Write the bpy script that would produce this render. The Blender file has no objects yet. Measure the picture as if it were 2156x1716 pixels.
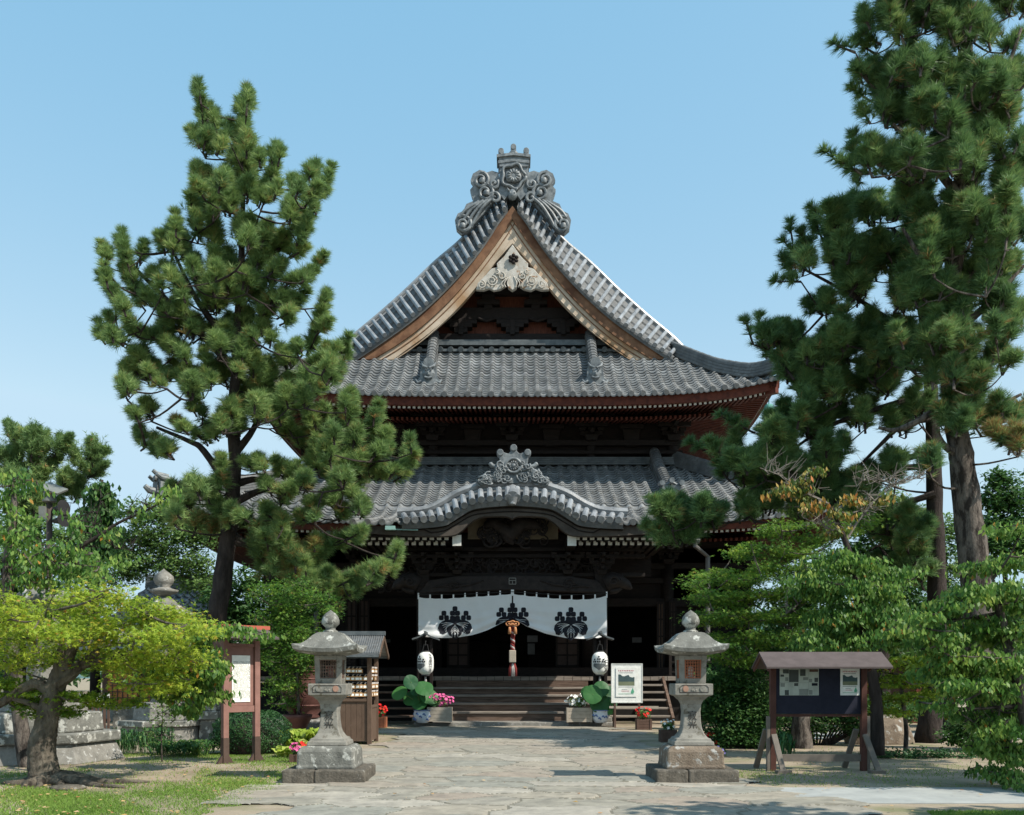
import bpy, math, random
import numpy as np
from mathutils import Vector, Matrix
SC = bpy.context.scene
COL = SC.collection
R = math.radians
# ---------------------------------------------------------------- camera, sky, sun, exposure
F, HY, CX, EYE = 2016.0, 1425.0, 1078.0, 1.6      # focal length / horizon / axis on a 2156 wide picture, eye height (m)
cam = bpy.data.cameras.new('camera'); camo = bpy.data.objects.new('camera', cam); COL.objects.link(camo)
camo.location = (0, 0, EYE); camo.rotation_euler = (R(90), 0, 0)
cam.sensor_width = 36; cam.lens = 36 * F / 2156; cam.shift_y = (HY - 858) / 2156
cam.clip_start = 0.1; cam.clip_end = 4000
SC.camera = camo
SUN_EL, SUN_AZ = 47.6, 119.0                        # azimuth clockwise from +Y
w = bpy.data.worlds.new('World'); SC.world = w; w.use_nodes = True
nt = w.node_tree; nt.nodes.clear()
sky = nt.nodes.new('ShaderNodeTexSky'); sky.sky_type = 'NISHITA'; sky.sun_disc = False
sky.sun_elevation = R(SUN_EL); sky.sun_rotation = R(SUN_AZ)
sky.air_density = 1.4; sky.dust_density = 1.0; sky.ozone_density = 1.5; sky.altitude = 300
bg = nt.nodes.new('ShaderNodeBackground'); bg.inputs[1].default_value = 0.15
tn = nt.nodes.new('ShaderNodeMix'); tn.data_type = 'RGBA'; tn.blend_type = 'MULTIPLY'; tn.inputs['Factor'].default_value = 1; tn.inputs['B'].default_value = (1.10, .66, .38, 1)
ad = nt.nodes.new('ShaderNodeMix'); ad.data_type = 'RGBA'; ad.blend_type = 'ADD'; ad.inputs['Factor'].default_value = 1; ad.inputs['B'].default_value = (.12, 1.68, 3.12, 1)   # even pale air of a hazy summer morning
cp = nt.nodes.new('ShaderNodeMix'); cp.data_type = 'RGBA'; cp.blend_type = 'DARKEN'; cp.inputs['Factor'].default_value = 1; cp.inputs['B'].default_value = (3.1, 4.3, 5.2, 1)   # no brighter than this near the horizon
wo = nt.nodes.new('ShaderNodeOutputWorld')
nt.links.new(sky.outputs[0], tn.inputs['A']); nt.links.new(tn.outputs['Result'], ad.inputs['A']); nt.links.new(ad.outputs['Result'], cp.inputs['A']); nt.links.new(cp.outputs['Result'], bg.inputs[0]); nt.links.new(bg.outputs[0], wo.inputs[0])
sl = bpy.data.lights.new('sun', 'SUN'); sl.energy = 5.0; sl.angle = R(0.53); sl.color = (1.0, 0.93, 0.82)
so = bpy.data.objects.new('sun', sl); COL.objects.link(so)
so.location = (60, -40, 80)
_el, _az = R(SUN_EL), R(SUN_AZ)
so.rotation_euler = Vector((math.sin(_az) * math.cos(_el), math.cos(_az) * math.cos(_el), math.sin(_el))).to_track_quat('Z', 'Y').to_euler()
SC.view_settings.view_transform = 'Standard'; SC.view_settings.look = 'None'
SC.view_settings.exposure = 0.28; SC.view_settings.gamma = 1.0
SC.cycles.max_bounces = 6; SC.cycles.diffuse_bounces = 3; SC.cycles.transparent_max_bounces = 6
SC.cycles.transmission_bounces = 3; SC.cycles.glossy_bounces = 2
# ---------------------------------------------------------------- helpers
def at(px, py, D):
    return Vector(((px - CX) / F * D, D, EYE + (HY - py) / F * D))
def ax(px, D): return (px - CX) / F * D
def az(py, D): return EYE + (HY - py) / F * D
def gd(py): return F * EYE / (py - HY)

def tag(o, label=None, cat=None, group=None, kind=None):
    if label: o['label'] = label
    if cat: o['category'] = cat
    if group: o['group'] = group
    if kind: o['kind'] = kind
    return o
def thing(name, label, cat, loc=(0, 0, 0), group=None):
    o = bpy.data.objects.new(name, None); COL.objects.link(o); o.location = loc
    o.empty_display_size = .2
    return tag(o, label, cat, group)
def worldloc(o):
    v = Vector((0, 0, 0))
    while o is not None:
        v += Vector(o.location); o = o.parent
    return v
class MB:
    def __init__(s): s.v = []; s.f = []
    def add(s, vs, fs):
        n = len(s.v); s.v.extend([tuple(p) for p in vs]); s.f.extend([tuple(i + n for i in f) for f in fs]); return s
    def box(s, c, d, rz=0, M=None, taper=1.0, tx=None):
        x, y, z = d[0] / 2, d[1] / 2, d[2] / 2
        t = taper; u = taper if tx is None else tx
        P = [(-x, -y, -z), (x, -y, -z), (x, y, -z), (-x, y, -z), (-x * u, -y * t, z), (x * u, -y * t, z), (x * u, y * t, z), (-x * u, y * t, z)]
        m = M if M is not None else Matrix.Rotation(rz, 3, 'Z')
        c = Vector(c)
        return s.add([c + m @ Vector(p) for p in P], [(3, 2, 1, 0), (4, 5, 6, 7), (0, 1, 5, 4), (1, 2, 6, 5), (2, 3, 7, 6), (3, 0, 4, 7)])
    def bb(s, x0, x1, y0, y1, z0, z1):
        return s.box(((x0 + x1) / 2, (y0 + y1) / 2, (z0 + z1) / 2), (abs(x1 - x0), abs(y1 - y0), abs(z1 - z0)))
    def bar(s, a, b, wx, wy, up=(0, 0, 1)):
        a = Vector(a); b = Vector(b); d = (b - a); L = d.length
        if L < 1e-6: return s
        d /= L; u = Vector(up)
        if abs(d.dot(u)) > .98: u = Vector((0, 1, 0))
        r = d.cross(u).normalized(); u = r.cross(d)
        m = Matrix((r, d, u)).transposed()
        return s.box((a + b) / 2, (wx, L, wy), M=m)
    def tube(s, pts, rad, n=8, caps=True):
        pts = [Vector(p) for p in pts]; k = len(pts)
        if not hasattr(rad, '__len__'): rad = [rad] * k
        prev = None; V = []; Fc = []
        for i, p in enumerate(pts):
            t = (pts[min(i + 1, k - 1)] - pts[max(i - 1, 0)])
            if t.length < 1e-9: t = Vector((0, 0, 1))
            t.normalize()
            if prev is None:
                r = t.cross(Vector((0, 0, 1)))
                if r.length < .05: r = t.cross(Vector((0, 1, 0)))
            else:
                r = prev - t * prev.dot(t)
                if r.length < .02: r = t.cross(Vector((0, 1, .1)))
            r.normalize(); prev = r; b = t.cross(r)
            for j in range(n):
                a = 2 * math.pi * j / n
                V.append(p + (r * math.cos(a) + b * math.sin(a)) * rad[i])
        for i in range(k - 1):
            for j in range(n):
                Fc.append((i * n + j, i * n + (j + 1) % n, (i + 1) * n + (j + 1) % n, (i + 1) * n + j))
        if caps:
            Fc.append(tuple(range(n - 1, -1, -1))); Fc.append(tuple((k - 1) * n + j for j in range(n)))
        return s.add(V, Fc)
    def lathe(s, c, prof, n=20, sx=1, sy=1, rot=0):
        V = []; Fc = []; c = Vector(c); k = len(prof)
        for r, z in prof:
            for j in range(n):
                a = 2 * math.pi * j / n + rot
                V.append((c.x + r * math.cos(a) * sx, c.y + r * math.sin(a) * sy, c.z + z))
        for i in range(k - 1):
            for j in range(n):
                Fc.append((i * n + j, i * n + (j + 1) % n, (i + 1) * n + (j + 1) % n, (i + 1) * n + j))
        Fc.append(tuple(range(n - 1, -1, -1))); Fc.append(tuple((k - 1) * n + j for j in range(n)))
        return s.add(V, Fc)
    def prism(s, poly, y0, y1):
        """polygon in x,z extruded along y (concave allowed)"""
        n = len(poly); V = [(x, y0, z) for x, z in poly] + [(x, y1, z) for x, z in poly]
        Fc = [tuple(range(n)), tuple(range(2 * n - 1, n - 1, -1))]
        for i in range(n):
            j = (i + 1) % n; Fc.append((j, i, n + i, n + j))
        return s.add(V, Fc)
    def strip(s, A, B, closed=False):
        """quads between two equal-length point lists"""
        n = len(A); V = list(A) + list(B)
        Fc = [(i, i + 1, n + i + 1, n + i) for i in range(n - 1)]
        return s.add(V, Fc)
    def grid(s, rows):
        m = len(rows[0]); V = [p for r in rows for p in r]
        Fc = [(i * m + j, i * m + j + 1, (i + 1) * m + j + 1, (i + 1) * m + j) for i in range(len(rows) - 1) for j in range(m - 1)]
        return s.add(V, Fc)
    def sweep(s, path, prof, side=None, up=Vector((0, 0, 1)), caps=True):
        """closed profile [(side, up)] swept along path"""
        path = [Vector(p) for p in path]; k = len(path); n = len(prof); V = []; Fc = []
        for i, p in enumerate(path):
            t = (path[min(i + 1, k - 1)] - path[max(i - 1, 0)]).normalized()
            r = t.cross(up).normalized(); u = r.cross(t)
            for a, b in prof: V.append(p + r * a + u * b)
        for i in range(k - 1):
            for j in range(n):
                Fc.append((i * n + j, i * n + (j + 1) % n, (i + 1) * n + (j + 1) % n, (i + 1) * n + j))
        if caps: Fc.append(tuple(range(n - 1, -1, -1))); Fc.append(tuple((k - 1) * n + j for j in range(n)))
        return s.add(V, Fc)
def obj(name, mb, m, parent=None, smooth=False, bevel=0, fix=True, auto=False):
    """link a mesh given in WORLD coordinates as one object under parent"""
    me = bpy.data.meshes.new(name)
    off = worldloc(parent) if parent is not None else Vector((0, 0, 0))
    V = [(v[0] - off.x, v[1] - off.y, v[2] - off.z) for v in mb.v]
    me.from_pydata(V, [], mb.f)
    if fix:
        import bmesh
        b = bmesh.new(); b.from_mesh(me); bmesh.ops.recalc_face_normals(b, faces=b.faces); b.to_mesh(me); b.free()
    me.materials.append(m)
    if smooth or auto:
        me.polygons.foreach_set('use_smooth', [True] * len(me.polygons))
    o = bpy.data.objects.new(name, me); COL.objects.link(o)
    if auto: me.set_sharp_from_angle(angle=R(35))
    if parent is not None: o.parent = parent
    if bevel:
        bm_ = o.modifiers.new('bevel', 'BEVEL'); bm_.width = bevel; bm_.segments = 2; bm_.limit_method = 'ANGLE'; bm_.angle_limit = R(40)
    return o
def top(name, mb, m, label, cat, group=None, kind=None, **k):
    """a top-level single-mesh thing with its origin at its base"""
    V = np.array(mb.v); c = Vector(((V[:, 0].min() + V[:, 0].max()) / 2, (V[:, 1].min() + V[:, 1].max()) / 2, V[:, 2].min()))
    mb.v = [(v[0] - c.x, v[1] - c.y, v[2] - c.z) for v in mb.v]
    o = obj(name, mb, m, None, **k); o.location = c
    return tag(o, label, cat, group, kind)
def npobj(name, V, Fi, m, parent=None, tint=None, smooth=False, k=3):
    """big mesh from numpy arrays; Fi (M,k); tint = per-face float"""
    off = worldloc(parent) if parent is not None else Vector((0, 0, 0))
    V = np.asarray(V, dtype=np.float32) - np.array(off, dtype=np.float32)
    Fi = np.asarray(Fi, dtype=np.int32)
    me = bpy.data.meshes.new(name)
    me.vertices.add(len(V)); me.vertices.foreach_set('co', V.ravel())
    me.loops.add(Fi.size); me.loops.foreach_set('vertex_index', Fi.ravel())
    me.polygons.add(len(Fi)); me.polygons.foreach_set('loop_start', np.arange(0, Fi.size, k, dtype=np.int32))
    me.polygons.foreach_set('loop_total', np.full(len(Fi), k, dtype=np.int32))
    if tint is not None:
        a = me.attributes.new('tint', 'FLOAT', 'FACE'); a.data.foreach_set('value', np.asarray(tint, dtype=np.float32))
    me.materials.append(m); me.update(calc_edges=True)
    if smooth: me.polygons.foreach_set('use_smooth', np.ones(len(Fi), dtype=bool))
    o = bpy.data.objects.new(name, me); COL.objects.link(o)
    if parent is not None: o.parent = parent
    return o
def dup(root, loc, label=None, group=None):
    r = root.copy(); COL.objects.link(r); r.location = loc
    if label: r['label'] = label
    if group: r['group'] = group
    for ch in list(root.children):
        c = ch.copy(); COL.objects.link(c); c.parent = r
        for g in list(ch.children):
            d = g.copy(); COL.objects.link(d); d.parent = c
    return r
def textmesh(s, size=1.0, extrude=0.0):
    c = bpy.data.curves.new('t', 'FONT'); c.body = s; c.size = size; c.align_x = 'CENTER'; c.align_y = 'CENTER'; c.extrude = extrude
    c.resolution_u = 2
    o = bpy.data.objects.new('t', c); COL.objects.link(o); bpy.context.view_layer.update()
    dg = bpy.context.evaluated_depsgraph_get()
    m = bpy.data.meshes.new_from_object(o.evaluated_get(dg))
    V = [tuple(v.co) for v in m.vertices]; Fc = [tuple(p.vertices) for p in m.polygons]
    bpy.data.objects.remove(o); bpy.data.curves.remove(c); bpy.data.meshes.remove(m)
    return V, Fc
def smoothpts(pts, sub=4):
    """catmull-rom through points (any dimension)"""
    P = [np.array(p, float) for p in pts]; out = []
    for i in range(len(P) - 1):
        a = P[i - 1] if i else 2 * P[0] - P[1]; b, c = P[i], P[i + 1]; d = P[i + 2] if i + 2 < len(P) else 2 * P[-1] - P[-2]
        for k in range(sub):
            t = k / sub
            out.append(.5 * ((2 * b) + (-a + c) * t + (2 * a - 5 * b + 4 * c - d) * t * t + (-a + 3 * b - 3 * c + d) * t ** 3))
    out.append(P[-1]); return [tuple(p) for p in out]
# ---------------------------------------------------------------- materials
def mat(name, c1, c2=None, rough=.8, scale=3.0, bump=0.0, bscale=None, metal=0.0, spec=.3, stretch=None, detail=6, mid=(.35, .65),
        c3=None, s3=20.0, t3=(.55, .65), transl=0.0, tint=None, dist=0.02, coords='Object', backc=None):
    m = bpy.data.materials.new(name); m.use_nodes = True; n = m.node_tree.nodes; l = m.node_tree.links
    b = n['Principled BSDF']; b.inputs['Roughness'].default_value = rough; b.inputs['Metallic'].default_value = metal
    b.inputs['Specular IOR Level'].default_value = spec
    tc = n.new('ShaderNodeTexCoord'); src = tc.outputs[coords]
    if coords == 'Object':
        # object coordinates start at the thing's base; add nothing else
        pass
    if stretch:
        mp = n.new('ShaderNodeMapping'); mp.inputs['Scale'].default_value = stretch; l.new(src, mp.inputs[0]); src = mp.outputs[0]
    col = None
    if c2 is not None:
        no = n.new('ShaderNodeTexNoise'); no.inputs['Scale'].default_value = scale; no.inputs['Detail'].default_value = detail; no.inputs['Roughness'].default_value = .65
        l.new(src, no.inputs['Vector'])
        cr = n.new('ShaderNodeValToRGB'); cr.color_ramp.elements[0].position = mid[0]; cr.color_ramp.elements[1].position = mid[1]
        cr.color_ramp.elements[0].color = (*c1, 1); cr.color_ramp.elements[1].color = (*c2, 1)
        l.new(no.outputs['Fac'], cr.inputs[0]); col = cr.outputs[0]
        if c3 is not None:
            n3 = n.new('ShaderNodeTexNoise'); n3.inputs['Scale'].default_value = s3; n3.inputs['Detail'].default_value = 5; n3.inputs['Roughness'].default_value = .6
            l.new(src, n3.inputs['Vector'])
            r3 = n.new('ShaderNodeValToRGB'); r3.color_ramp.elements[0].position = t3[0]; r3.color_ramp.elements[1].position = t3[1]
            l.new(n3.outputs['Fac'], r3.inputs[0])
            mx = n.new('ShaderNodeMix'); mx.data_type = 'RGBA'; l.new(r3.outputs[0], mx.inputs['Factor']); l.new(col, mx.inputs['A'])
            mx.inputs['B'].default_value = (*c3, 1); col = mx.outputs['Result']
    if tint is not None:     # per-face attribute picks leaf / needle age
        at_ = n.new('ShaderNodeAttribute'); at_.attribute_name = 'tint'
        cr = n.new('ShaderNodeValToRGB'); els = cr.color_ramp.elements
        for i, (p, c) in enumerate(tint):
            e = els[i] if i < 2 else els.new(p)
            e.position = p; e.color = (*c, 1)
        l.new(at_.outputs['Fac'], cr.inputs[0]); col = cr.outputs[0]
    if col is None: b.inputs['Base Color'].default_value = (*c1, 1)
    else: l.new(col, b.inputs['Base Color'])
    if bump:
        nb = n.new('ShaderNodeTexNoise'); nb.inputs['Scale'].default_value = bscale or scale * 3; nb.inputs['Detail'].default_value = 8; nb.inputs['Roughness'].default_value = .7
        l.new(src, nb.inputs['Vector']); bu = n.new('ShaderNodeBump'); bu.inputs['Strength'].default_value = bump; bu.inputs['Distance'].default_value = dist
        l.new(nb.outputs['Fac'], bu.inputs['Height']); l.new(bu.outputs[0], b.inputs['Normal'])
    if transl:
        tr = n.new('ShaderNodeBsdfTranslucent'); mxs = n.new('ShaderNodeMixShader'); mxs.inputs[0].default_value = transl
        if col is None: tr.inputs[0].default_value = (*c1, 1)
        else: l.new(col, tr.inputs[0])
        l.new(b.outputs[0], mxs.inputs[1]); l.new(tr.outputs[0], mxs.inputs[2]); l.new(mxs.outputs[0], n['Material Output'].inputs[0])
    return m
M = {}
M['tile'] = mat('grey_tile', (.112, .122, .13), (.25, .262, .268), rough=.6, scale=1.3, spec=.3, bump=.25, bscale=30, c3=(.15, .152, .148), s3=9, t3=(.5, .6))
def per_tile(m, lo=.72, hi=1.28):
    n = m.node_tree.nodes; l = m.node_tree.links; b = n['Principled BSDF']; src = b.inputs['Base Color'].links[0].from_socket
    a = n.new('ShaderNodeAttribute'); a.attribute_name = 'tint'; mr = n.new('ShaderNodeMapRange'); mr.inputs['To Min'].default_value = lo; mr.inputs['To Max'].default_value = hi
    mx = n.new('ShaderNodeMix'); mx.data_type = 'RGBA'; mx.blend_type = 'MULTIPLY'; mx.inputs['Factor'].default_value = 1
    l.new(a.outputs['Fac'], mr.inputs['Value']); l.new(src, mx.inputs['A']); l.new(mr.outputs[0], mx.inputs['B']); l.new(mx.outputs['Result'], b.inputs['Base Color'])
per_tile(M['tile'])
M['tile_light'] = mat('silver_tile', (.17, .18, .19), (.34, .355, .37), rough=.3, scale=2.5, spec=.6, bump=.2, bscale=25, c3=(.08, .09, .1), s3=11, t3=(.62, .7))
M['tile_dark'] = mat('dark_tile', (.06, .072, .078), (.13, .145, .15), rough=.55, scale=3, spec=.4, bump=.4, bscale=20)
M['oni'] = mat('ridge_end_tile', (.08, .095, .105), (.24, .26, .27), rough=.5, scale=5, spec=.5, bump=.3, bscale=20)
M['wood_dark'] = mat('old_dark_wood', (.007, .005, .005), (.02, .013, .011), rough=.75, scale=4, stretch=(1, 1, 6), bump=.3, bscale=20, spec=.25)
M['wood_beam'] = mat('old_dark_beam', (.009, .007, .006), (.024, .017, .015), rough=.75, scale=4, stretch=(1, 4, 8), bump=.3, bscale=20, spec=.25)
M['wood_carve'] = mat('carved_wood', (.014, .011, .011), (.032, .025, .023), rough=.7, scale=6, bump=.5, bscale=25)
M['wood_red'] = mat('red_brown_wood', (.07, .017, .011), (.14, .036, .02), rough=.7, scale=5, stretch=(1, 1, 1), bump=.2, bscale=30)
M['wood_boards'] = mat('red_gable_boards', (.06, .018, .011), (.16, .05, .028), rough=.75, scale=5, stretch=(6, 1, .6), bump=.3, bscale=12)
M['wood_pale'] = mat('pale_weathered_board', (.40, .31, .22), (.56, .46, .36), rough=.75, scale=1.6, stretch=(1, 1, 1), bump=.15, bscale=25, c3=(.36, .22, .12), s3=.55, t3=(.5, .66))
M['wood_orange'] = mat('orange_brown_board', (.13, .062, .032), (.25, .13, .07), rough=.7, scale=2.2, bump=.2, bscale=25, c3=(.10, .04, .018), s3=.7, t3=(.5, .62))
M['wood_gegyo'] = mat('bleached_carving', (.40, .37, .32), (.58, .55, .50), rough=.8, scale=4, bump=.4, bscale=18, c3=(.30, .17, .09), s3=5, t3=(.58, .68))
M['wood_step'] = mat('worn_step_wood', (.10, .065, .048), (.19, .13, .10), rough=.8, scale=3, stretch=(.5, 3, 6), bump=.3, bscale=14, c3=(.05, .03, .02), s3=2.5, t3=(.55, .7))
M['wood_tread'] = mat('grey_worn_tread', (.19, .16, .135), (.32, .275, .235), rough=.8, scale=3, stretch=(.5, 3, 6), bump=.3, bscale=14)
M['white_paint'] = mat('white_paint', (.62, .62, .58), (.78, .78, .74), rough=.7, scale=8)
M['cream'] = mat('cream_plaster', (.16, .13, .09), (.24, .20, .14), rough=.9, scale=3)
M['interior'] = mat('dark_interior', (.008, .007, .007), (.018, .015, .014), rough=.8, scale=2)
M['cloth'] = mat('white_cloth', (.83, .85, .86), (.88, .90, .91), rough=.95, scale=2, spec=.1, transl=.12)
M['black'] = mat('black_dye', (.012, .013, .02), rough=.8)
M['stone'] = mat('lantern_stone', (.17, .162, .142), (.28, .268, .235), rough=.9, scale=5, bump=.6, bscale=45, dist=.01, c3=(.12, .11, .085), s3=9, t3=(.56, .66))
M['stone_lichen'] = mat('lichened_stone', (.115, .115, .102), (.22, .218, .195), rough=.95, scale=4, bump=.9, bscale=26, dist=.02, c3=(.46, .46, .42), s3=6.5, t3=(.545, .61))
M['stone_brown'] = mat('brown_base_stone', (.15, .11, .08), (.26, .21, .16), rough=.95, scale=3.5, bump=1.0, bscale=28, dist=.03, c3=(.42, .41, .38), s3=5, t3=(.57, .63))
M['stone_rough'] = mat('rough_chiselled_stone', (.095, .085, .07), (.21, .185, .15), rough=.95, scale=7, bump=1.0, bscale=34, dist=.05, c3=(.36, .35, .31), s3=8, t3=(.62, .7))
M['stone_grey'] = mat('grey_stone', (.15, .145, .13), (.27, .26, .235), rough=.95, scale=3, bump=.7, bscale=25, dist=.02, c3=(.4, .4, .38), s3=10, t3=(.58, .66))
M['bark'] = mat('bark', (.035, .028, .024), (.17, .145, .125), mid=(.42, .58), rough=.95, scale=3.5, stretch=(2, 2, .7), bump=1.0, bscale=9, dist=.06)
M['bark_dark'] = mat('dark_bark', (.022, .017, .015), (.06, .047, .042), rough=.95, scale=3.5, stretch=(2, 2, .6), bump=1.0, bscale=8, dist=.06)
M['bark_maple'] = mat('maple_bark', (.07, .058, .045), (.19, .165, .13), rough=.95, scale=3, stretch=(2, 2, .8), bump=1.0, bscale=9, dist=.05, c3=(.04, .032, .026), s3=4, t3=(.55, .68))
M['twig'] = mat('pale_twig', (.16, .14, .12), (.28, .25, .22), rough=.9, scale=5)
def leafmat(name, stops, tr=.3, rough=.55, spec=.35): return mat(name, (.1, .1, .1), rough=rough, spec=spec, transl=tr, tint=stops)
M['pine'] = leafmat('pine_needles', [(0, (.085, .165, .06)), (.5, (.21, .33, .11)), (.85, (.40, .50, .17)), (1.0, (.40, .22, .09))], tr=.4, rough=.5)
M['pine_dark'] = leafmat('dark_pine_needles', [(0, (.06, .135, .055)), (.55, (.155, .275, .095)), (.85, (.30, .41, .14)), (1.0, (.34, .19, .08))], tr=.4, rough=.5)
M['maple_y'] = leafmat('yellow_green_maple_leaves', [(0, (.10, .21, .02)), (.4, (.27, .40, .035)), (.85, (.48, .56, .06)), (1.0, (.50, .28, .05))], tr=.5)
M['maple_g'] = leafmat('green_maple_leaves', [(0, (.03, .10, .022)), (.5, (.105, .24, .038)), (.9, (.27, .43, .06)), (1.0, (.32, .28, .05))], tr=.5)
M['cherry'] = leafmat('cherry_leaves', [(0, (.03, .10, .025)), (.5, (.105, .23, .045)), (.92, (.29, .43, .09)), (1.0, (.5, .26, .05))], tr=.48, rough=.5, spec=.35)
M['cherry_o'] = leafmat('turning_cherry_leaves', [(0, (.05, .11, .02)), (.45, (.14, .20, .04)), (.6, (.36, .28, .06)), (1.0, (.55, .2, .06))], tr=.35)
M['shrub'] = leafmat('shrub_leaves', [(0, (.025, .08, .022)), (.6, (.07, .165, .038)), (1.0, (.16, .27, .06))], tr=.38)
M['lightgreen'] = leafmat('pale_green_leaves', [(0, (.07, .16, .045)), (.6, (.16, .27, .075)), (1.0, (.28, .38, .11))], tr=.45)
M['hosta'] = leafmat('hosta_leaves', [(0, (.18, .3, .03)), (.6, (.36, .46, .06)), (1.0, (.55, .58, .2))], tr=.35)
M['boxwood'] = leafmat('clipped_bush_leaves', [(0, (.015, .06, .018)), (.7, (.04, .12, .03)), (1.0, (.09, .18, .05))], tr=.2)
M['lotus'] = leafmat('lotus_leaves', [(0, (.03, .12, .05)), (1.0, (.09, .26, .06))], tr=.3, rough=.5)
M['grass'] = leafmat('grass_blades', [(0, (.11, .21, .03)), (.6, (.22, .34, .06)), (1.0, (.42, .40, .15))], tr=.3, rough=.7)
M['fallen'] = leafmat('fallen_leaf', [(0, (.45, .28, .08)), (.5, (.6, .42, .22)), (1.0, (.35, .14, .05))], tr=.2)
def plain(name, c, rough=.6, **k): 
    M[name] = mat(name, c, tuple(min(1, x * 1.25 + .004) for x in c), rough=rough, scale=6, **k); return M[name]
plain('red_petal', (.62, .015, .012)); plain('pink_petal', (.60, .10, .28)); plain('white_petal', (.78, .78, .74)); plain('violet_petal', (.42, .32, .62))
plain('planter_wood', (.28, .10, .05), .8); plain('planter_pale', (.36, .31, .25), .85); plain('planter_dark', (.10, .06, .045), .85)
plain('paper', (.76, .76, .72), .8); plain('newsprint', (.40, .44, .39), .8); plain('sign_red', (.22, .115, .095), .7); plain('sign_brown', (.07, .045, .035), .8)
plain('board_navy', (.010, .012, .026), .7); plain('board_post', (.075, .03, .022), .7); plain('board_roof', (.085, .066, .064), .7); plain('grey_wood', (.15, .13, .11), .85, bump=.3)
plain('print_dark', (.06, .07, .065), .8); plain('print_grey', (.2, .22, .2), .8); plain('print_green', (.10, .36, .22), .8); plain('print_red', (.45, .04, .08), .8); plain('print_blue', (.05, .085, .09), .8); plain('print_field', (.17, .19, .12), .8)
plain('ema_wood', (.34, .19, .08), .7); plain('stand_wood', (.10, .064, .044), .8, bump=.3); plain('bronze', (.11, .05, .042), .5, metal=.4)
plain('plant_red', (.12, .025, .03), .6); plain('verdigris', (.10, .28, .24), .6); plain('rope_red', (.16, .022, .02), .9); plain('rope_white', (.42, .39, .37), .9); plain('rope_orange', (.45, .2, .09), .8)
plain('blue_glaze', (.10, .16, .34), .25); plain('white_glaze', (.55, .6, .66), .25); plain('lamp_grey', (.14, .15, .14), .6); plain('speaker', (.02, .02, .022), .5); plain('pole', (.05, .038, .032), .7)
plain('lattice', (.45, .17, .05), .7); plain('plaster', (.5, .48, .43), .9); plain('iron', (.03, .03, .03), .6); plain('stem', (.12, .2, .06), .7); plain('lantern_pink', (.45, .2, .17), .8)  # matte pink for the left stone lantern's candle glass, no emission
plain('pipe', (.13, .125, .12), .6); plain('soil', (.05, .035, .025), .95); plain('tray_green', (.25, .42, .40), .4); plain('engrave', (.045, .04, .035), .9); plain('shoji', (.35, .33, .3), .8)
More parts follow.
